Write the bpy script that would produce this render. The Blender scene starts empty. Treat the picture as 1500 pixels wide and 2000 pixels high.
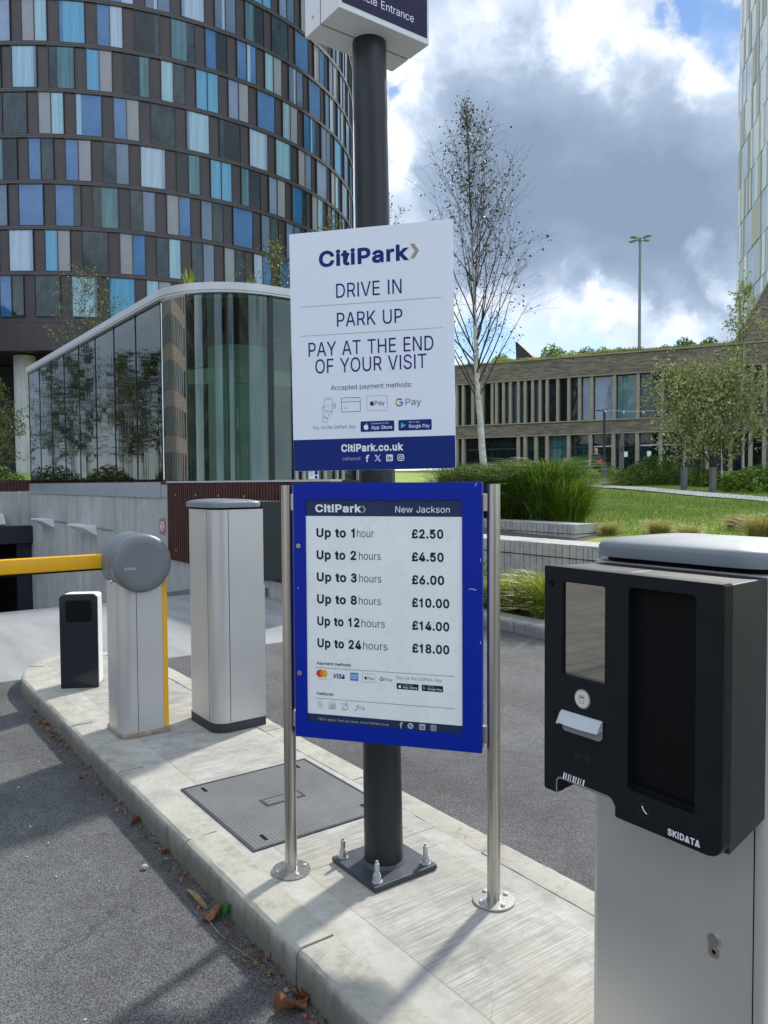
import bpy, bmesh, math, random
import numpy as np
from mathutils import Vector, Matrix
rad = math.radians
random.seed(7)
SC = bpy.context.scene
COL = SC.collection

# ------------------------------------------------------------------ camera, sky, sun, exposure
cam_d = bpy.data.cameras.new("Camera")
cam_d.sensor_fit = 'VERTICAL'
cam_d.sensor_height = 36.0
cam_d.sensor_width = 27.0
cam_d.lens = 36.0 * 1500.0 / 2000.0
cam_d.clip_start = 0.05
cam_d.clip_end = 3000
cam = bpy.data.objects.new("Camera", cam_d)
COL.objects.link(cam)
p_, r_ = rad(2.2), rad(0.35)
fw = Vector((0, math.cos(p_), -math.sin(p_)))
rt = Vector((1, 0, 0))
up = rt.cross(fw)
R_ = rt * math.cos(r_) - up * math.sin(r_)
U_ = up * math.cos(r_) + rt * math.sin(r_)
cam.matrix_world = Matrix(((R_.x, U_.x, -fw.x, 0), (R_.y, U_.y, -fw.y, 0), (R_.z, U_.z, -fw.z, 1.57), (0, 0, 0, 1)))
SC.camera = cam

SUN_AZ, SUN_EL = rad(34), rad(42)      # azimuth from +Y towards +X
sd = Vector((math.sin(SUN_AZ) * math.cos(SUN_EL), math.cos(SUN_AZ) * math.cos(SUN_EL), math.sin(SUN_EL)))
sun_d = bpy.data.lights.new("Sun", 'SUN')
sun_d.energy = 2.7
sun_d.angle = rad(3.5)
sun_d.color = (1.0, 0.95, 0.87)
sun = bpy.data.objects.new("Sun", sun_d)
sun.rotation_euler = sd.to_track_quat('Z', 'Y').to_euler()
COL.objects.link(sun)

SC.view_settings.view_transform = 'Standard'
SC.view_settings.look = 'None'
SC.view_settings.gamma = 1
SC.view_settings.exposure = 0.8

def pxdir(x, y):
    d = fw * 1500 + R_ * (x - 750) - U_ * (y - 1000)
    return d.normalized()

world = bpy.data.worlds.new("World")
SC.world = world
world.use_nodes = True
W = world.node_tree
W.nodes.clear()
def wn(t, **k):
    n = W.nodes.new(t)
    for a, b in k.items():
        setattr(n, a, b)
    return n
def wl(a, b):
    W.links.new(a, b)
wo = wn('ShaderNodeOutputWorld')
sky = wn('ShaderNodeTexSky', sky_type='NISHITA')
sky.sun_disc = False
sky.sun_elevation = SUN_EL
sky.sun_rotation = SUN_AZ
sky.air_density = 1.0
sky.dust_density = 0.0
sky.ozone_density = 3.0
bg1 = wn('ShaderNodeBackground')
bg1.inputs[1].default_value = 0.085
wl(sky.outputs[0], bg1.inputs[0])
tc = wn('ShaderNodeTexCoord')
DIR = tc.outputs['Generated']
def wmath(op, a, b=None, c=None):
    n = wn('ShaderNodeMath', operation=op)
    for i, x in enumerate((a, b, c)):
        if x is None:
            continue
        if isinstance(x, (int, float)):
            n.inputs[i].default_value = x
        else:
            wl(x, n.inputs[i])
    return n.outputs[0]
def wnoise(scale, detail, rough, stretch=(1, 1, 1), off=(0, 0, 0), dist=0.0):
    m = wn('ShaderNodeMapping')
    m.inputs['Scale'].default_value = stretch
    m.inputs['Location'].default_value = off
    wl(DIR, m.inputs['Vector'])
    n = wn('ShaderNodeTexNoise')
    n.inputs['Scale'].default_value = scale
    n.inputs['Detail'].default_value = detail
    n.inputs['Roughness'].default_value = rough
    n.inputs['Distortion'].default_value = dist
    wl(m.outputs[0], n.inputs['Vector'])
    return n.outputs['Fac']
def warped():
    acc = DIR
    for sc_, amp in ((5.0, 0.16), (16.0, 0.07)):
        n = wn('ShaderNodeTexNoise')
        n.inputs['Scale'].default_value = sc_
        n.inputs['Detail'].default_value = 8
        n.inputs['Roughness'].default_value = 0.6
        wl(DIR, n.inputs['Vector'])
        s = wn('ShaderNodeVectorMath', operation='SUBTRACT')
        wl(n.outputs['Color'], s.inputs[0])
        s.inputs[1].default_value = (0.5, 0.5, 0.5)
        k = wn('ShaderNodeVectorMath', operation='SCALE')
        wl(s.outputs[0], k.inputs[0])
        k.inputs['Scale'].default_value = amp
        a = wn('ShaderNodeVectorMath', operation='ADD')
        wl(acc, a.inputs[0])
        wl(k.outputs[0], a.inputs[1])
        acc = a.outputs[0]
    n = wn('ShaderNodeVectorMath', operation='NORMALIZE')
    wl(acc, n.inputs[0])
    return n.outputs[0]
DIRW = warped()
def blob(x, y, deg, w):
    d = pxdir(x, y)
    n = wn('ShaderNodeVectorMath', operation='DOT_PRODUCT')
    wl(DIRW, n.inputs[0])
    n.inputs[1].default_value = d
    m = wn('ShaderNodeMapRange', interpolation_type='SMOOTHSTEP')
    m.inputs['From Min'].default_value = math.cos(rad(deg))
    m.inputs['From Max'].default_value = math.cos(rad(deg * 0.25))
    m.inputs['To Min'].default_value = 0
    m.inputs['To Max'].default_value = w
    wl(n.outputs['Value'], m.inputs['Value'])
    return m.outputs[0]
def wrange(v, a, b, c=0, d=1, smooth=True):
    m = wn('ShaderNodeMapRange', interpolation_type='SMOOTHSTEP' if smooth else 'LINEAR')
    m.inputs['From Min'].default_value = a
    m.inputs['From Max'].default_value = b
    m.inputs['To Min'].default_value = c
    m.inputs['To Max'].default_value = d
    wl(v, m.inputs['Value'])
    return m.outputs[0]
big = wnoise(3.0, 12, 0.58, (1, 1, 1.35), (3.1, 0.4, 1.7), 0.15)
fine = wnoise(9.0, 11, 0.60, (1, 1, 1.2), (0.2, 5.0, 0.0), 0.1)
cov = wmath('ADD', wmath('MULTIPLY_ADD', wmath('SUBTRACT', big, 0.5), 1.25, 0.60), wmath('MULTIPLY', wmath('SUBTRACT', fine, 0.5), 0.55))
for b in ((1140, 370, 13, 0.42), (960, 330, 9, 0.16), (1290, 500, 8, 0.28), (900, 480, 7, 0.10),
          (1395, 60, 3.2, -0.36), (1310, 60, 2.6, -0.22), (800, 172, 1.6, -0.30), (845, 150, 1.3, -0.26), (780, 330, 3.0, -0.18), (1010, 640, 4.5, -0.30), (1180, 655, 3.5, -0.34), (1330, 660, 3.5, -0.30)):
    cov = wmath('ADD', cov, blob(*b))
alpha = wrange(cov, 0.26, 0.66)
# bright sunlit edges of the heaps, shaded middles
lite = None
for b in ((1060, 60, 6, 0.42), (1180, 130, 5, 0.42), (1290, 120, 4.5, 0.40), (1370, 150, 3.5, 0.5), (830, 200, 5, 0.5), (780, 270, 4, 0.4), (880, 60, 5, 0.10), (1130, 600, 2.6, 0.5), (1210, 598, 2.2, 0.45), (1410, 530, 2.4, 0.6), (930, 640, 4, 0.35), (1330, 680, 2.5, 0.4)):
    q_ = blob(*b)
    lite = q_ if lite is None else wmath('ADD', lite, q_)
fine2 = wnoise(11.0, 12, 0.62, (1, 1, 1.15), (4.2, 1.0, 2.0), 0.1)
soft = wnoise(5.5, 5, 0.5, (1, 1, 1.2), (7.0, 2.0, 3.0), 0.2)
thick = wmath('SUBTRACT', wmath('MULTIPLY_ADD', wmath('SUBTRACT', soft, 0.5), 0.9, wmath('MULTIPLY_ADD', wmath('SUBTRACT', fine2, 0.5), 0.42, cov)), wmath('MULTIPLY', lite, wrange(fine2, 0.36, 0.62, 0.25, 1.0)))
ramp = wn('ShaderNodeValToRGB')
cr = ramp.color_ramp
cr.elements[0].position = 0.0
cr.elements[0].color = (0.72, 0.735, 0.75, 1)
cr.elements[1].position = 1.0
cr.elements[1].color = (0.19, 0.25, 0.35, 1)
for pos, c in ((0.16, (0.58, 0.635, 0.70, 1)), (0.28, (0.46, 0.54, 0.66, 1)), (0.50, (0.30, 0.372, 0.49, 1)), (0.72, (0.245, 0.312, 0.425, 1))):
    e = cr.elements.new(pos)
    e.color = c
wl(wrange(thick, 0.30, 1.42, 0, 1, False), ramp.inputs[0])
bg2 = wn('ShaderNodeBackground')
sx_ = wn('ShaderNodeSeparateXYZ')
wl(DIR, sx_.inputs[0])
# clouds behind the camera raised in brightness to lift the shaded sign faces
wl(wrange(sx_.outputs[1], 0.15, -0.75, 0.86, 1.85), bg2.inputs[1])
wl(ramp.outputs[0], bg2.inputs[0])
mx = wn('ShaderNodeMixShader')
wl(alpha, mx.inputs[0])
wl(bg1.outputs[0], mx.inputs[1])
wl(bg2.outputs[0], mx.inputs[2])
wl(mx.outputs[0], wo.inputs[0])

# ------------------------------------------------------------------ site frame: t across the lanes, s along them
A = rad(36)
VX, VY = math.cos(A), math.sin(A)
OX, OY = -0.0454, 2.004
def site(t, s, z=0.0):
    return Vector((OX + t * VX - s * VY, OY + t * VY + s * VX, z))

# ------------------------------------------------------------------ object helpers
def tag(o, label=None, cat=None, group=None, kind=None):
    if label: o['label'] = label
    if cat: o['category'] = cat
    if group: o['group'] = group
    if kind: o['kind'] = kind
    return o
def thing(name, label, cat, loc=(0, 0, 0), rz=0.0, group=None):
    o = bpy.data.objects.new(name, None)
    o.empty_display_size = 0.1
    COL.objects.link(o)
    o.location = loc
    o.rotation_euler = (0, 0, rz)
    return tag(o, label, cat, group)
def place(o, loc, rz=0.0, scale=1.0):
    o.location = loc
    o.rotation_euler = (0, 0, rz)
    o.scale = (scale,) * 3
    return o
def copy_tree(o, parent=None):
    c = o.copy()
    COL.objects.link(c)
    c.parent = parent
    for ch in list(o.children):
        copy_tree(ch, c)
    return c

def wnorm(o):
    md = o.modifiers.new('WeightedNormal', 'WEIGHTED_NORMAL')
    md.keep_sharp = True
    md.weight = 100

class MB:
    def __init__(s):
        s.v, s.f, s.m = [], [], []
    def add(s, vs, fs, m=0):
        b = len(s.v)
        s.v.extend([tuple(p) for p in vs])
        for f in fs:
            s.f.append(tuple(b + i for i in f))
            s.m.append(m)
    def box(s, x0, x1, y0, y1, z0, z1, m=0):
        s.add([(x0, y0, z0), (x1, y0, z0), (x1, y1, z0), (x0, y1, z0), (x0, y0, z1), (x1, y0, z1), (x1, y1, z1), (x0, y1, z1)],
              [(3, 2, 1, 0), (4, 5, 6, 7), (0, 1, 5, 4), (1, 2, 6, 5), (2, 3, 7, 6), (3, 0, 4, 7)], m)
        return s
    def prism(s, pts, z0, z1, m=0, top=None):
        """ccw outline in x,y"""
        n = len(pts)
        tp = top or pts
        s.add([(x, y, z0) for x, y in pts] + [(x, y, z1) for x, y in tp],
              [tuple(range(n - 1, -1, -1)), tuple(range(n, 2 * n))] + [(i, (i + 1) % n, n + (i + 1) % n, n + i) for i in range(n)], m)
        return s
    def prism_f(s, pts, o, ra, ua, na, d0, d1, m=0):
        """ccw outline (a right, b up) seen against na; extruded along na from d0 to d1"""
        o, ra, ua, na = Vector(o), Vector(ra), Vector(ua), Vector(na)
        n = len(pts)
        P = lambda a, b, d: o + ra * a + ua * b + na * d
        s.add([P(a, b, d0) for a, b in pts] + [P(a, b, d1) for a, b in pts],
              [tuple(range(n - 1, -1, -1)), tuple(range(n, 2 * n))] + [(i, (i + 1) % n, n + (i + 1) % n, n + i) for i in range(n)], m)
        return s
    def tube(s, path, radii, n=8, m=0, cap=True):
        path = [Vector(p) for p in path]
        if isinstance(radii, (int, float)):
            radii = [radii] * len(path)
        vs, fs = [], []
        a0 = None
        for i, p in enumerate(path):
            d = (path[min(i + 1, len(path) - 1)] - path[max(i - 1, 0)])
            d = d.normalized() if d.length > 1e-9 else Vector((0, 0, 1))
            if a0 is None:
                a0 = d.orthogonal().normalized()
            a0 = (a0 - d * a0.dot(d))
            a0 = a0.normalized() if a0.length > 1e-6 else d.orthogonal().normalized()
            b0 = d.cross(a0)
            for k in range(n):
                w = 2 * math.pi * k / n
                vs.append(p + (a0 * math.cos(w) + b0 * math.sin(w)) * radii[i])
        for i in range(len(path) - 1):
            for k in range(n):
                k2 = (k + 1) % n
                fs.append((i * n + k, i * n + k2, (i + 1) * n + k2, (i + 1) * n + k))
        if cap:
            fs.append(tuple(range(n - 1, -1, -1)))
            fs.append(tuple((len(path) - 1) * n + k for k in range(n)))
        s.add(vs, fs, m)
        return s
    def lathe(s, prof, n=32, c=(0, 0), m=0):
        vs, fs = [], []
        for r, z in prof:
            for k in range(n):
                w = 2 * math.pi * k / n
                vs.append((c[0] + r * math.cos(w), c[1] + r * math.sin(w), z))
        for i in range(len(prof) - 1):
            for k in range(n):
                k2 = (k + 1) % n
                fs.append((i * n + k, i * n + k2, (i + 1) * n + k2, (i + 1) * n + k))
        fs.append(tuple(range(n - 1, -1, -1)))
        fs.append(tuple((len(prof) - 1) * n + k for k in range(n)))
        s.add(vs, fs, m)
        return s
    def mesh(s, name, mats, bevel=0, seg=2, smooth=True, ang=35):
        me = bpy.data.meshes.new(name)
        me.from_pydata(s.v, [], s.f)
        for mt in (mats if isinstance(mats, (list, tuple)) else [mats]):
            me.materials.append(mt)
        me.polygons.foreach_set('material_index', s.m)
        if bevel:
            bm = bmesh.new()
            bm.from_mesh(me)
            es = [e for e in bm.edges if len(e.link_faces) == 2 and e.calc_face_angle(0) > rad(28)]
            bmesh.ops.bevel(bm, geom=es, offset=bevel, segments=seg, profile=0.5, affect='EDGES', clamp_overlap=True)
            bm.to_mesh(me)
            bm.free()
        if smooth:
            me.polygons.foreach_set('use_smooth', [True] * len(me.polygons))
            me.set_sharp_from_angle(angle=rad(ang))
        me.update()
        return me
    def build(s, name, mats, parent=None, bevel=0, seg=2, smooth=True, ang=35, loc=None, rz=0):
        o = bpy.data.objects.new(name, s.mesh(name, mats, bevel, seg, smooth, ang))
        COL.objects.link(o)
        if bevel: wnorm(o)
        if parent: o.parent = parent
        if loc is not None: place(o, loc, rz)
        return o

def rrect(x0, x1, y0, y1, r, n=6, corners=(1, 1, 1, 1)):
    """ccw rounded rectangle; corners = (x0y0, x1y0, x1y1, x0y1)"""
    out = []
    for (cx, cy, a0), on, (px, py) in zip(((x0 + r, y0 + r, 180), (x1 - r, y0 + r, 270), (x1 - r, y1 - r, 0), (x0 + r, y1 - r, 90)), corners,
                                          ((x0, y0), (x1, y0), (x1, y1), (x0, y1))):
        if not on:
            out.append((px, py))
            continue
        for k in range(n + 1):
            w = rad(a0 + 90 * k / n)
            out.append((cx + r * math.cos(w), cy + r * math.sin(w)))
    return out
def circle(cx, cy, r, n=28, ry=None):
    return [(cx + r * math.cos(2 * math.pi * k / n), cy + (ry or r) * math.sin(2 * math.pi * k / n)) for k in range(n)]

class Flat:
    """flat printed marks on a plane: origin o, right ra, up ua, normal na (towards the viewer)"""
    def __init__(s, o, ra, ua, na, off=0.0008):
        s.o, s.ra, s.ua, s.na, s.off = Vector(o), Vector(ra), Vector(ua), Vector(na), off
        s.b = MB()
    def P(s, a, b, d=0):
        return s.o + s.ra * a + s.ua * b + s.na * (s.off + d)
    def poly(s, pts, m=0, d=0):
        s.b.add([s.P(a, b, d) for a, b in pts], [tuple(range(len(pts)))], m)
        return s
    def rect(s, a0, a1, b0, b1, m=0, d=0, r=0):
        return s.poly(rrect(a0, a1, b0, b1, r, 4) if r else [(a0, b0), (a1, b0), (a1, b1), (a0, b1)], m, d)
    def stroke(s, pts, w, m=0, d=0, closed=False):
        n = len(pts)
        for i in range(n if closed else n - 1):
            (x0, y0), (x1, y1) = pts[i], pts[(i + 1) % n]
            dx, dy = x1 - x0, y1 - y0
            L = math.hypot(dx, dy) or 1
            nx, ny = -dy / L * w / 2, dx / L * w / 2
            ex, ey = dx / L * w * 0.3, dy / L * w * 0.3
            dd = d + 0.00003 * (i % 3)
            s.poly([(x0 - ex - nx, y0 - ey - ny), (x1 + ex - nx, y1 + ey - ny), (x1 + ex + nx, y1 + ey + ny), (x0 - ex + nx, y0 - ey + ny)], m, dd)
        return s
    def arc(s, cx, cy, r, a0, a1, w, m=0, n=14, d=0):
        for i in range(n):
            q0, q1 = rad(a0 + (a1 - a0) * i / n), rad(a0 + (a1 - a0) * (i + 1) / n)
            s.poly([(cx + (r - w / 2) * math.cos(q0), cy + (r - w / 2) * math.sin(q0)), (cx + (r + w / 2) * math.cos(q0), cy + (r + w / 2) * math.sin(q0)),
                    (cx + (r + w / 2) * math.cos(q1), cy + (r + w / 2) * math.sin(q1)), (cx + (r - w / 2) * math.cos(q1), cy + (r - w / 2) * math.sin(q1))], m, d)
        return s
    def text(s, txt, a0, a1, b0, b1, m=0, bold=0.0, d=0, ref=None, keep=False):
        """lettering fitted so that it spans a0..a1 and the cap height spans b0..b1"""
        vs, fs, x0, x1 = glyphs(txt, bold)
        sx = (a1 - a0) / max(x1 - x0, 1e-6)
        sy = (b1 - b0) / CAP
        s.b.add([s.P(a0 + (x - x0) * sx, b0 + y * sy, d + .00005 * q) for x, y, q in vs], fs, m)
        return s
    def build(s, name, mats, parent):
        return s.b.build(name, mats, parent, smooth=False)
_gc = {}
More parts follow.
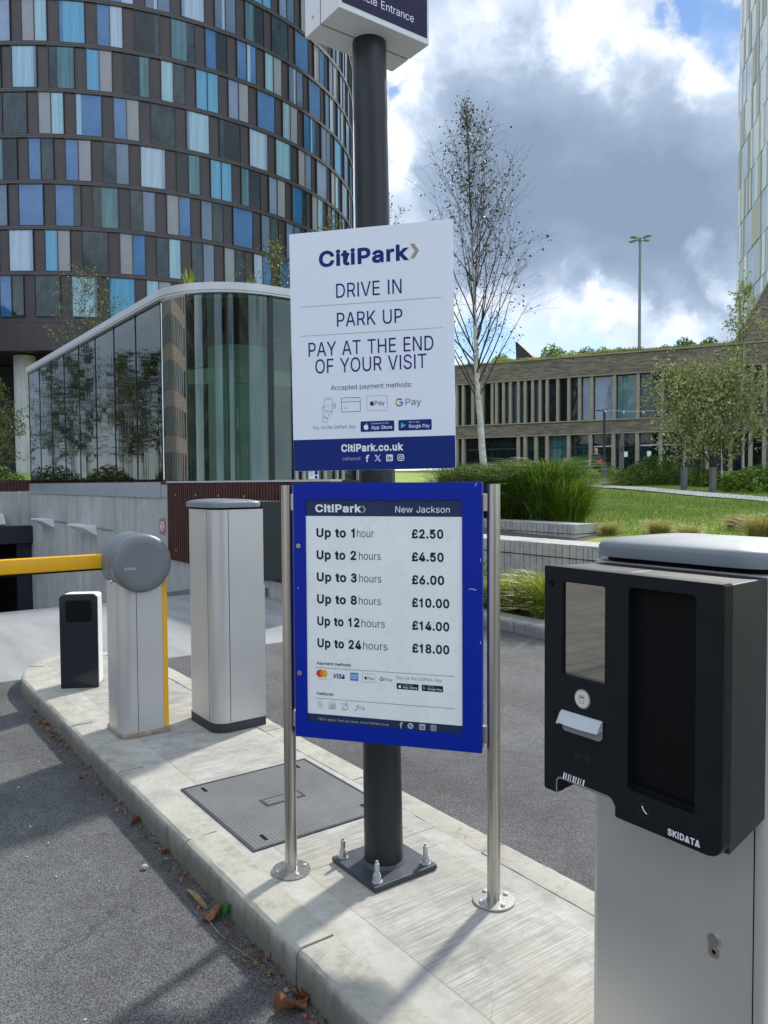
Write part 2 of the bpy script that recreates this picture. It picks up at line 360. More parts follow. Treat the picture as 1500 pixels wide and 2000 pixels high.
GLYPHS = """& 448 176,-5 208,-6 268,6 304,22 328,41 364,1 432,0 435,3 367,87 385,115 397,143 405,179 407,223 350,223 346,183 338,155 328,136 222,263 221,267 272,305 306,343 321,379 324,403 318,439 308,459 293,479 264,500 240,509 216,512 172,511 136,500 108,480 92,459 78,427 75,395 79,367 95,331 134,275 88,237 59,207 43,179 35,147 34,131 39,95 54,63 74,39 116,9 148,-1|188,47 152,53 124,70 109,87 99,115 99,147 110,175 152,216 172,229 290,87 276,74 248,58 224,50|180,313 143,367 138,387 139,415 151,439 168,453 200,461 228,456 244,445 258,427 262,403 257,379 231,347 188,314
' 206 78,320 128,320 136,500 132,509 71,508
, 188 38,-117 85,-117 134,59 136,67 132,71 72,71 67,67
. 188 84,-2 96,-4 116,1 129,10 137,22 141,42 138,58 128,72 112,84 96,87 80,84 64,73 52,54 50,42 54,22 64,8
0 453 214,-5 234,-6 282,2 321,23 360,63 383,111 395,151 403,203 405,243 403,307 396,355 384,395 358,447 322,485 294,500 278,508 226,516 174,508 130,484 95,447 69,395 57,355 50,307 48,263 49,219 57,155 68,115 94,64 134,22 174,1|226,50 190,57 182,62 163,75 140,103 121,155 113,195 109,251 113,315 121,355 141,407 164,435 190,452 226,460 262,453 282,440 312,407 331,359 340,315 344,259 340,191 331,147 313,103 291,75 278,66 262,57
1 392 179,0 242,0 242,509 194,509 187,475 168,444 133,423 74,414 74,365 179,365
2 453 64,2 389,2 389,54 386,57 154,58 316,234 352,282 371,318 381,370 375,414 363,442 347,462 330,480 302,499 270,510 234,515 182,511 142,496 130,487 108,470 86,442 70,398 67,366 70,362 126,363 138,410 154,433 174,448 190,455 222,460 270,450 294,435 308,418 315,402 320,366 311,326 276,274 66,49
3 399 176,-6 202,-7 227,-4 258,4 286,19 305,34 329,59 342,81 353,109 358,134 358,162 354,185 342,216 326,241 308,261 290,274 290,277 309,297 318,311 331,342 335,367 335,389 331,414 326,428 309,459 291,477 274,491 246,505 224,512 199,515 174,513 151,508 126,496 106,483 88,465 72,442 64,423 58,398 98,391 115,391 123,414 139,437 154,448 179,458 207,457 224,452 238,443 256,426 267,403 270,386 267,356 256,330 235,311 218,302 146,302 144,300 144,246 210,245 244,231 260,218 281,190 289,162 290,134 281,106 266,85 244,66 216,55 196,52 179,53 157,58 128,76 117,87 106,104 95,134 36,126 41,101 53,76 70,50 81,39 115,14 140,2
4 453 282,2 342,1 343,102 346,105 410,105 413,110 412,162 346,163 343,166 342,317 286,318 282,314 282,166 278,163 114,163 109,166 307,502 309,506 306,509 250,509 245,506 40,158 40,110 42,105 278,105 282,102
5 453 202,-5 230,-6 278,3 306,13 344,43 370,79 384,115 391,163 388,199 375,239 347,283 318,308 294,321 250,332 210,332 174,323 158,317 138,302 134,303 150,447 154,452 362,452 366,455 366,507 362,509 96,507 67,255 126,246 150,261 182,273 214,277 250,273 278,260 298,242 315,219 324,195 328,159 324,131 316,107 294,78 278,65 250,53 218,50 194,53 170,62 137,91 128,107 122,128 66,130 60,127 69,87 84,59 106,34 142,10 178,-2
6 453 210,-5 230,-7 270,-2 310,14 342,38 355,55 367,71 384,111 389,159 384,203 371,239 345,271 314,296 278,309 222,313 182,301 180,303 315,499 320,507 318,509 254,509 250,506 101,283 80,239 68,199 64,159 69,115 89,67 111,39 142,15 186,-2|210,50 194,54 170,66 153,79 137,103 128,127 125,155 128,187 136,211 144,223 154,236 174,252 206,263 238,264 258,261 278,252 299,235 315,211 324,187 327,159 324,127 308,91 298,78 278,62 242,50
7 453 98,2 166,2 390,446 391,506 388,509 64,509 62,506 64,452 323,450
8 453 206,-5 230,-7 278,-1 314,10 349,31 379,63 395,95 401,135 392,183 372,219 346,244 301,267 338,286 358,307 375,339 382,379 376,419 360,451 338,476 310,495 266,511 226,516 190,512 150,500 118,480 88,447 76,419 70,379 77,339 94,308 119,283 152,267 106,244 80,219 60,183 52,139 57,95 73,63 102,33 138,10 178,-2|210,51 166,61 146,73 129,91 120,111 116,131 116,147 122,171 129,187 147,207 170,223 194,231 226,235 258,232 282,224 305,207 320,191 330,171 337,139 331,107 320,87 306,73 286,61 250,51|222,290 182,298 158,314 144,331 138,347 133,375 138,403 144,419 158,436 186,453 226,460 266,453 294,437 312,411 319,375 315,347 308,331 294,314 278,303 258,294
9 453 132,2 198,0 202,3 311,162 351,226 371,266 383,302 389,346 387,366 384,394 368,434 344,466 314,491 266,511 218,515 186,511 146,496 104,462 84,434 69,398 64,354 68,306 85,266 106,237 138,213 182,198 238,196 270,208 272,206|210,245 174,257 144,286 129,322 125,354 137,406 158,432 174,446 194,455 238,459 258,456 278,447 298,429 315,406 324,382 327,354 324,322 311,290 300,274 278,256 242,245
: 188 84,-2 96,-4 116,1 129,10 137,22 141,42 138,58 128,72 112,84 96,87 80,84 64,73 52,54 50,42 54,22 64,8|79,274 96,271 112,274 128,284 138,298 141,314 138,334 128,348 112,359 96,362 80,360 64,349 54,334 50,314 54,298 64,284
A 480 16,2 86,2 133,138 138,142 342,142 348,134 394,2 462,2 291,470 274,509 206,509 200,506|158,199 157,206 199,326 238,452 285,306 323,202 318,199
C 510 246,-5 282,-6 330,2 370,17 402,38 428,63 448,91 463,123 472,155 470,160 410,160 387,111 358,81 318,61 270,53 226,59 182,77 150,107 126,144 110,191 105,231 103,255 109,315 124,363 145,395 186,433 222,449 266,456 318,448 350,433 376,411 396,383 410,348 470,348 472,351 464,383 448,419 427,447 406,468 370,491 342,503 306,513 270,516 226,512 186,501 150,484 112,451 93,431 81,411 57,363 45,311 41,271 44,203 52,159 70,115 92,79 118,50 150,25 190,6
D 502 60,2 242,1 274,4 310,13 354,33 382,52 410,82 423,102 447,154 459,214 462,258 455,322 448,354 431,394 398,441 350,480 314,496 254,507 62,509 60,506|126,58 125,450 222,452 270,447 322,427 355,398 378,362 393,314 399,250 394,198 380,150 354,111 334,94 318,81 278,65 218,57
E 419 60,2 375,2 374,56 130,57 125,62 126,228 350,229 355,234 355,282 350,286 126,287 125,450 370,452 370,509 62,509 60,506
F 410 60,2 125,2 126,220 342,221 346,226 346,274 342,278 126,279 125,450 366,452 369,454 369,506 366,509 62,509 60,506
G 520 246,-5 270,-7 330,1 374,17 418,49 451,91 470,139 478,199 478,251 474,256 286,256 283,251 283,203 286,199 410,199 414,195 410,163 399,131 374,93 342,69 322,62 310,57 266,53 230,58 187,75 154,102 144,115 124,147 109,195 103,255 109,315 129,371 149,403 182,431 218,448 262,456 314,449 354,429 374,409 391,387 410,349 473,351 464,387 447,419 430,443 405,467 374,489 338,505 306,513 270,516 222,512 182,500 150,485 113,455 90,427 65,383 52,351 41,275 42,215 52,159 69,115 90,81 122,46 154,22 186,7
H 517 60,2 125,2 125,230 130,232 390,232 392,2 457,2 457,506 454,509 394,509 392,506 390,289 126,290 125,506 122,509 62,509
I 200 67,0 133,0 133,509 67,509
J 396 173,-5 187,-7 243,2 283,26 296,35 318,63 332,99 336,143 335,508 272,507 272,147 265,103 249,75 223,58 187,50 147,57 121,75 105,103 98,143 98,171 33,171 38,99 52,63 73,35 127,2
K 467 60,2 125,2 125,166 198,244 371,2 448,2 253,274 244,290 431,490 445,506 442,509 362,507 176,306 126,244 125,506 122,509 62,509
M 628 60,2 122,2 122,428 168,294 285,2 290,0 343,2 459,298 502,422 506,422 504,2 568,2 566,509 478,509 475,506 353,190 314,76 279,182 153,506 150,509 62,509
N 523 60,2 125,2 122,427 197,298 386,2 463,2 462,508 402,509 399,506 399,150 402,90 398,88 359,158 138,506 134,509 62,509
O 533 246,-5 282,-6 346,6 386,26 412,47 442,79 464,115 480,155 491,215 491,295 483,339 467,387 444,427 414,460 382,485 350,500 310,512 270,516 226,512 186,501 150,484 112,451 93,431 81,411 57,363 45,311 41,271 44,203 52,159 70,115 92,79 118,50 150,25 190,6|258,54 226,59 186,75 150,107 126,143 110,191 103,255 109,315 124,363 150,402 190,436 222,449 266,456 314,449 342,436 384,403 407,367 424,319 430,251 423,187 408,143 384,107 350,77 318,62 278,54
P 445 60,2 125,2 126,185 238,186 294,192 329,206 350,220 367,234 391,266 404,302 407,330 409,350 403,394 390,430 375,450 361,466 330,488 290,503 238,509 62,509 60,506|126,243 126,451 258,450 298,438 319,422 333,402 339,386 344,346 339,310 330,290 318,272 298,256 262,245 234,242
R 449 60,2 125,2 126,197 242,199 251,190 352,2 427,2 314,210 334,218 364,238 386,266 404,306 409,350 404,398 392,430 366,465 330,490 290,504 250,508 62,509 60,506|126,256 126,451 234,452 270,448 298,440 317,426 328,414 339,390 345,350 343,330 335,302 318,280 294,266 262,257
S 447 200,-7 228,-9 280,-4 324,11 356,31 384,62 393,77 402,97 408,137 405,169 396,195 382,217 360,237 308,265 168,308 137,329 119,353 115,377 118,397 131,421 144,434 164,447 212,458 264,454 300,438 326,413 334,385 340,378 400,380 393,417 377,449 348,478 316,498 276,511 248,514 224,516 176,510 140,499 104,477 76,449 67,433 58,413 52,373 59,329 88,287 128,260 180,240 296,205 328,183 342,161 346,137 341,113 330,93 314,77 284,59 256,52 228,49 176,56 140,72 115,101 105,133 100,137 40,137 47,93 63,61 92,31 132,7 172,-4
T 449 193,2 257,2 257,450 414,452 417,454 417,506 414,509 34,509 32,506 34,452 193,450
U 517 238,-6 262,-8 310,-3 366,17 405,46 432,78 439,94 451,126 457,174 457,506 454,509 398,509 393,506 393,178 390,150 379,118 358,88 330,68 298,56 262,52 218,56 186,68 162,86 140,114 128,142 124,178 124,506 122,509 62,509 60,506 60,174 68,118 86,79 122,37 158,13 210,-3
V 480 204,2 279,2 459,498 462,506 458,509 398,509 394,506 281,182 242,56 200,186 85,506 82,509 22,509 17,506
X 474 19,2 92,2 186,134 236,215 240,214 275,154 381,2 454,2 277,262 444,506 440,509 376,509 372,506 259,342 240,307 236,306 201,366 104,508 32,508 31,506 199,262 194,250
Y 472 203,2 268,2 269,210 451,502 453,506 450,509 386,509 379,506 281,346 238,267 233,270 203,326 93,506 86,509 22,509 18,506 203,206
a 389 144,-7 172,-8 220,3 236,12 251,25 272,51 277,49 278,1 336,1 337,253 333,289 322,321 303,345 288,359 268,370 240,379 216,383 164,382 108,366 84,350 59,325 42,293 52,287 100,275 108,289 132,313 160,326 192,331 212,330 240,322 258,309 269,293 276,257 274,245 264,235 240,228 120,210 80,194 61,181 43,161 35,141 30,109 35,73 48,45 70,21 96,4 124,-5|144,48 112,63 95,85 92,105 94,121 104,139 116,149 144,162 232,176 272,187 276,185 276,137 272,117 263,93 250,77 228,59 196,48 168,45
c 396 192,-6 212,-8 252,-3 300,17 322,34 340,55 362,98 360,103 304,115 293,90 271,66 244,52 208,46 172,52 148,64 123,90 108,118 98,158 96,190 99,226 107,254 123,286 148,312 168,323 184,327 208,330 232,328 256,320 272,309 290,290 304,263 361,278 345,314 316,348 284,368 232,383 196,383 152,375 116,360 86,334 56,290 40,242 35,198 42,126 56,86 79,50 116,16 160,-2
d 424 180,-6 220,-6 252,4 276,20 308,59 312,58 313,54 313,2 372,2 372,506 368,509 316,509 311,506 311,322 308,319 274,358 256,371 228,381 188,383 152,378 112,361 78,330 56,294 39,246 34,190 39,134 54,86 78,46 109,18 144,1|184,49 168,53 148,64 123,90 110,114 99,150 96,190 99,226 107,258 124,289 145,310 160,319 176,326 204,330 240,324 264,312 285,290 300,262 309,230 312,186 309,150 301,122 281,82 264,66 240,53 208,48
e 404 196,-6 216,-8 256,-4 284,4 308,17 338,42 352,62 364,90 308,104 286,74 264,57 240,49 216,46 180,50 152,60 126,82 107,114 99,146 97,166 100,169 368,169 371,174 368,242 357,282 342,314 316,344 296,360 264,375 224,383 196,383 152,376 116,360 82,330 55,290 39,242 34,190 43,122 55,86 79,50 116,16 164,-2|100,221 99,242 107,266 126,294 144,312 168,324 204,330 236,326 267,310 284,292 298,270 308,226 304,221
g 425 180,-149 208,-151 252,-147 292,-135 323,-117 348,-92 366,-57 372,-9 372,375 368,379 316,379 313,375 313,323 308,320 272,361 236,379 196,384 148,377 112,361 88,340 79,331 51,283 39,247 35,203 39,135 54,91 84,49 116,25 152,10 208,6 232,9 256,18 284,38 304,65 310,67 311,-5 304,-45 276,-78 244,-93 208,-97 176,-95 136,-78 100,-42 52,-69 66,-93 104,-127 140,-142|176,62 144,77 122,99 111,119 99,155 96,195 99,231 111,267 122,287 148,313 172,325 196,329 236,325 268,309 285,291 300,263 310,223 312,191 308,151 297,115 285,95 264,75 232,62 204,59
h 410 53,2 114,2 114,230 117,258 125,282 141,302 159,316 187,326 211,329 247,322 263,311 277,298 291,270 296,234 296,2 357,2 357,242 353,286 341,322 320,350 295,369 263,380 227,384 187,379 155,364 125,334 115,316 114,506 111,509 55,509 53,506
i 167 53,2 114,2 114,374 111,379 55,379 53,374|68,446 83,443 99,446 112,454 124,470 126,482 123,498 115,510 103,519 83,524 67,520 46,502 41,482 45,466
k 381 53,2 114,2 114,138 155,176 293,2 370,2 202,218 358,378 283,377 122,214 115,213 114,506 111,509 55,509 53,506
l 189 123,0 163,-1 179,2 180,8 170,52 131,54 122,60 115,80 113,508 55,509 54,76 58,48 74,20 103,3
m 610 53,2 114,2 114,238 117,266 127,290 151,315 175,327 199,330 223,327 247,315 268,290 271,278 274,258 274,2 335,2 335,246 338,270 345,290 367,315 391,327 419,330 443,327 471,314 489,290 492,278 496,254 496,2 555,0 557,258 553,298 540,330 523,352 499,371 467,383 435,386 407,383 367,367 337,342 319,313 315,313 304,338 283,364 259,379 215,386 179,379 151,363 129,342 115,315 112,322 111,378 55,379
n 410 53,2 114,2 114,230 117,258 125,282 141,302 159,316 187,326 211,329 247,322 263,311 277,298 291,270 296,234 296,2 357,2 357,242 353,286 341,322 320,350 299,366 267,379 239,383 187,379 153,362 125,334 115,314 112,318 111,378 54,378
o 415 192,-6 216,-7 260,0 300,16 333,46 357,82 372,122 381,186 377,234 372,254 357,294 333,330 292,363 252,379 208,384 164,379 132,367 116,360 82,330 56,290 40,242 34,190 44,122 56,86 79,50 116,16 160,-2|184,49 168,53 146,66 123,90 108,118 98,158 96,190 98,218 110,262 123,286 138,302 168,323 208,330 248,322 268,311 293,286 305,262 317,218 317,158 308,122 297,98 268,65 232,49 208,46
p 424 53,-141 114,-141 115,58 119,57 151,18 171,5 203,-6 247,-6 275,-2 315,17 347,47 369,83 385,131 388,163 390,191 385,247 364,303 345,331 315,360 279,376 263,380 231,384 195,381 171,373 151,359 115,319 112,323 111,378 55,379|191,51 160,67 139,88 125,115 114,171 117,235 125,263 138,287 163,313 187,325 219,330 235,328 255,324 279,312 301,291 309,275 317,259 325,227 328,191 325,151 317,119 301,87 279,66 247,50 219,47
r 259 53,2 114,2 114,238 117,262 125,282 141,302 159,315 187,324 211,326 239,323 243,326 243,382 239,384 199,383 179,379 151,366 129,346 115,322 112,326 111,378 54,378
s 365 154,-6 214,-6 258,5 286,21 310,44 327,78 331,106 326,138 306,171 274,194 142,233 122,245 112,258 109,278 116,302 134,319 170,331 202,331 222,327 238,319 258,298 270,277 322,290 315,314 308,326 282,356 254,372 226,380 170,383 146,380 116,370 90,356 66,332 50,298 47,274 53,238 75,206 106,185 150,170 238,146 254,136 264,122 268,102 264,86 246,64 214,50 182,45 150,49 126,60 106,79 94,106 37,94 46,62 62,39 82,20 110,4
t 227 152,-2 192,-3 208,0 212,6 200,54 176,50 152,52 136,62 128,78 126,322 128,327 200,327 204,330 204,374 200,379 128,379 125,470 68,471 65,466 65,382 60,379 8,379 6,330 8,327 64,326 65,94 72,54 92,21 124,3
u 410 163,-3 183,-5 223,0 255,16 285,45 295,66 298,61 299,1 356,1 355,379 296,377 296,153 293,121 283,97 268,77 251,63 223,53 199,50 163,57 147,68 133,81 118,109 114,145 114,377 53,377 53,137 57,93 70,57 91,30 115,11 143,0
v 389 162,2 223,0 227,3 368,370 367,379 305,378 226,162 195,60 169,146 84,378 18,378
w 567 138,2 199,2 285,304 296,254 367,2 429,1 543,378 480,378 423,178 397,72 362,214 318,374 313,379 253,379 169,71 154,138 86,378 25,379 24,374
y 389 65,-143 107,-144 139,-136 163,-121 180,-103 192,-83 365,361 370,377 367,379 305,377 217,137 195,62 172,137 85,377 17,377 162,1 148,-43 127,-77 119,-83 103,-89 62,-87 48,-135 51,-141
£ 425 37,2 307,1 343,8 364,22 377,42 381,50 388,90 387,106 383,107 331,106 328,70 319,60 307,57 115,58 140,82 152,106 151,228 307,229 311,234 311,278 307,280 148,282 147,378 153,406 165,426 187,447 207,455 239,459 263,455 275,452 303,433 316,414 326,382 331,377 386,386 379,418 364,450 339,480 311,498 279,510 247,515 195,510 151,492 125,470 101,438 89,402 86,370 88,282 37,278 39,229 87,229 89,226 93,138 91,102 80,74 63,62 39,57 37,54"""
GL = {}
for ln in GLYPHS.split('\n'):
    c_, a_, rest = ln.split(' ', 2)
    GL[c_] = (int(a_) / 1000, [[tuple(int(v) / 1000 for v in q.split(',')) for q in cc.split(' ')] for cc in rest.split('|')])
def inside(pt, poly):
    c = False
    for (x0, y0), (x1, y1) in zip(poly, poly[1:] + poly[:1]):
        if (y0 > pt[1]) != (y1 > pt[1]) and pt[0] < (x1 - x0) * (pt[1] - y0) / (y1 - y0) + x0:
            c = not c
    return c
def area(poly):
    return sum(x0 * y1 - x1 * y0 for (x0, y0), (x1, y1) in zip(poly, poly[1:] + poly[:1])) / 2
def strokes_of(cs):
    """groups the outlines of a letter: each outer outline with its own counters"""
    big_ = max(cs, key=lambda c: abs(area(c)))
    sg = 1 if area(big_) > 0 else -1
    outs = [[c] for c in cs if area(c) * sg > 0]
    for h in cs:
        if area(h) * sg < 0:
            own = [o for o in outs if inside(h[0], o[0])]
            if own:
                min(own, key=lambda o: abs(area(o[0]))).append(h)
    return outs
GS = {c: (a, strokes_of(cs)) for c, (a, cs) in GL.items()}
def glyphs(txt, bold):
    """outlines of a line of lettering filled as flat faces; third value = layer of overlapping strokes"""
    k = (txt, bold)
    if k not in _gc:
        layers = {}
        x = 0.0
        for ch in txt:
            if ch == ' ':
                x += 0.25
                continue
            adv, outs = GS[ch]
            for q, grp in enumerate(outs):
                for cc in grp:
                    layers.setdefault(q, []).append([(x + a, b_) for a, b_ in cc])
            x += adv + bold * 1.2
        vs, fs = [], []
        for q, cl in layers.items():
            cu = bpy.data.curves.new('t', 'CURVE')
            cu.dimensions = '2D'
            cu.fill_mode = 'FRONT'
            cu.offset = bold
            for cc in cl:
                sp = cu.splines.new('POLY')
                sp.points.add(len(cc) - 1)
                for pt, (a, b_) in zip(sp.points, cc):
                    pt.co = (a, b_, 0, 1)
                sp.use_cyclic_u = True
            ob = bpy.data.objects.new('t', cu)
            COL.objects.link(ob)
            dg = bpy.context.evaluated_depsgraph_get()
            me = bpy.data.meshes.new_from_object(ob.evaluated_get(dg))
            n0 = len(vs)
            vs += [(v.co.x, v.co.y, q) for v in me.vertices]
            fs += [tuple(n0 + i for i in (p.vertices if p.normal.z >= 0 else reversed(p.vertices))) for p in me.polygons]
            bpy.data.objects.remove(ob)
            bpy.data.meshes.remove(me)
            bpy.data.curves.remove(cu)
        xs = [v[0] for v in vs]
        _gc[k] = (vs, fs, min(xs), max(xs))
    return _gc[k]
CAP = max(v[1] for v in glyphs('H', 0.0)[0])
BOLD = 0.030

# ------------------------------------------------------------------ materials
def nm(name):
    m = bpy.data.materials.new(name)
    m.use_nodes = True
    nt = m.node_tree
    return m, nt, nt.nodes['Principled BSDF']
def lnk(nt, a, b):
    nt.links.new(a, b)
def ntex(nt, scale, detail=4, rough=0.55, stretch=(1, 1, 1), rot=(0, 0, 0), coord='Object'):
    t = nt.nodes.new('ShaderNodeTexCoord')
    mp = nt.nodes.new('ShaderNodeMapping')
    mp.inputs['Scale'].default_value = stretch
    mp.inputs['Rotation'].default_value = rot
    lnk(nt, t.outputs[coord], mp.inputs[0])
    n = nt.nodes.new('ShaderNodeTexNoise')
    n.inputs['Scale'].default_value = scale
    n.inputs['Detail'].default_value = detail
    n.inputs['Roughness'].default_value = rough
    lnk(nt, mp.outputs[0], n.inputs['Vector'])
    return n.outputs['Fac']
def nmap(nt, v, a, b, c=0.0, d=1.0):
    m = nt.nodes.new('ShaderNodeMapRange')
    for k, x in (('From Min', a), ('From Max', b), ('To Min', c), ('To Max', d)):
        m.inputs[k].default_value = x
    lnk(nt, v, m.inputs['Value'])
    return m.outputs[0]
def nmix(nt, fac, a, b, mode='MIX'):
    m = nt.nodes.new('ShaderNodeMix')
    m.data_type = 'RGBA'
    m.blend_type = mode
    for i, x in ((0, fac), (6, a), (7, b)):
        if isinstance(x, (int, float)):
            m.inputs[i].default_value = x
        elif isinstance(x, tuple):
            m.inputs[i].default_value = (*x[:3], 1)
        else:
            lnk(nt, x, m.inputs[i])
    return m.outputs[2]
def nmath(nt, op, a, b=0.0):
    n = nt.nodes.new('ShaderNodeMath')
    n.operation = op
    for i, x in enumerate((a, b)):
        if isinstance(x, (int, float)):
            n.inputs[i].default_value = x
        else:
            lnk(nt, x, n.inputs[i])
    return n.outputs[0]
def nbump(nt, b, h, strength, dist=0.01):
    n = nt.nodes.new('ShaderNodeBump')
    n.inputs['Strength'].default_value = strength
    n.inputs['Distance'].default_value = dist
    lnk(nt, h, n.inputs['Height'])
    lnk(nt, n.outputs[0], b.inputs['Normal'])
def xyz(nt):
    t = nt.nodes.new('ShaderNodeTexCoord')
    s = nt.nodes.new('ShaderNodeSeparateXYZ')
    lnk(nt, t.outputs['Object'], s.inputs[0])
    return s.outputs
def mat(name, col, rough=0.5, metal=0.0, var=0.0, vscale=8.0, bump=0.0, bscale=60.0, spec=0.5, stretch=(1, 1, 1), coat=0.0, rvar=0.12):
    m, nt, b = nm(name)
    b.inputs['Roughness'].default_value = rough
    b.inputs['Metallic'].default_value = metal
    b.inputs['Specular IOR Level'].default_value = spec
    if coat:
        b.inputs['Coat Weight'].default_value = coat
        b.inputs['Coat Roughness'].default_value = 0.08
    n = ntex(nt, vscale, 6, 0.6, stretch)
    v = max(var, 0.02)
    lo = tuple(c * (1 - v) for c in col)
    hi = tuple(min(1, c * (1 + v)) for c in col)
    lnk(nt, nmix(nt, nmap(nt, n, 0.3, 0.7), lo, hi), b.inputs['Base Color'])
    if rvar:
        lnk(nt, nmap(nt, n, 0.3, 0.7, max(0.02, rough - rvar * rough), min(1, rough + rvar * rough)), b.inputs['Roughness'])
    if bump:
        nbump(nt, b, ntex(nt, bscale, 5, 0.6, stretch), bump, 0.01)
    return m
M = {}
def leafmat(name, a, b_, trans=0.35):
    m, nt, b = nm(name)
    nt.nodes.remove(b)
    out = [n for n in nt.nodes if n.type == 'OUTPUT_MATERIAL'][0]
    c = nmix(nt, nmap(nt, ntex(nt, 3.0, 3), 0.35, 0.65), a, b_)
    d = nt.nodes.new('ShaderNodeBsdfPrincipled')
    d.inputs['Roughness'].default_value = 0.45
    lnk(nt, c, d.inputs['Base Color'])
    t = nt.nodes.new('ShaderNodeBsdfTranslucent')
    lnk(nt, nmix(nt, 1.0, c, (1.0, 1.0, 0.45), 'MULTIPLY'), t.inputs['Color'])
    x = nt.nodes.new('ShaderNodeMixShader')
    x.inputs[0].default_value = trans
    lnk(nt, d.outputs[0], x.inputs[1])
    lnk(nt, t.outputs[0], x.inputs[2])
    lnk(nt, x.outputs[0], out.inputs[0])
    return m

def crack(nt, scale, width):
    """thin broken cracks: cell borders bent by noise and shown only in places"""
    t = nt.nodes.new('ShaderNodeTexCoord')
    n = nt.nodes.new('ShaderNodeTexNoise')
    n.inputs['Scale'].default_value = 5
    n.inputs['Detail'].default_value = 8
    lnk(nt, t.outputs['Object'], n.inputs['Vector'])
    a = nt.nodes.new('ShaderNodeVectorMath')
    a.operation = 'MULTIPLY_ADD'
    lnk(nt, n.outputs['Color'], a.inputs[0])
    a.inputs[1].default_value = (0.22, 0.22, 0.22)
    lnk(nt, t.outputs['Object'], a.inputs[2])
    v = nt.nodes.new('ShaderNodeTexVoronoi')
    v.feature = 'DISTANCE_TO_EDGE'
    v.inputs['Scale'].default_value = scale
    lnk(nt, a.outputs[0], v.inputs['Vector'])
    return nmath(nt, 'MULTIPLY', nmap(nt, v.outputs['Distance'], 0.0, width * scale, 1, 0), nmap(nt, ntex(nt, 2.3, 4), 0.45, 0.6))
def asphalt(name, base):
    m, nt, b = nm(name)
    b.inputs['Roughness'].default_value = 0.85
    t = nt.nodes.new('ShaderNodeTexCoord')
    vo = nt.nodes.new('ShaderNodeTexVoronoi')
    vo.inputs['Scale'].default_value = 215
    lnk(nt, t.outputs['Object'], vo.inputs['Vector'])
    vs = nt.nodes.new('ShaderNodeSeparateColor')
    lnk(nt, vo.outputs['Color'], vs.inputs[0])
    stone = nmap(nt, vs.outputs[0], 0.0, 1.0, 0.68, 1.42)
    gap = nmap(nt, vo.outputs['Distance'], 0.25, 0.75, 1.05, 0.30)
    patch = nmath(nt, 'MULTIPLY', nmap(nt, ntex(nt, 0.9, 7, 0.62), 0.3, 0.7, 0.66, 1.34), nmap(nt, ntex(nt, 1.0, 4, 0.5, (1.6, 0.16, 1)), 0.35, 0.65, 0.80, 1.18))
    mid = nmap(nt, ntex(nt, 14, 4, 0.6), 0.3, 0.7, 0.85, 1.15)
    k = nmath(nt, 'MULTIPLY', nmath(nt, 'MULTIPLY', stone, gap), nmath(nt, 'MULTIPLY', patch, mid))
    c = nmix(nt, 1.0, tuple(base), nmix(nt, 0.0, k, k), 'MULTIPLY')
    pale = nmap(nt, vs.outputs[1], 0.955, 0.975)
    c = nmix(nt, nmath(nt, 'MULTIPLY', pale, 0.28), c, (0.36, 0.35, 0.33))
    c = nmix(nt, nmap(nt, ntex(nt, 2.6, 5, 0.6), 0.66, 0.74, 0, 0.45), c, (0.035, 0.035, 0.037))
    c = nmix(nt, nmath(nt, 'MULTIPLY', crack(nt, 0.42, 0.011), 0.6), c, (0.03, 0.03, 0.031))
    lnk(nt, c, b.inputs['Base Color'])
    nbump(nt, b, nmath(nt, 'MULTIPLY', gap, stone), 0.55, 0.006)
    return m
M['asphalt'] = asphalt('asphalt', (0.142, 0.143, 0.145))

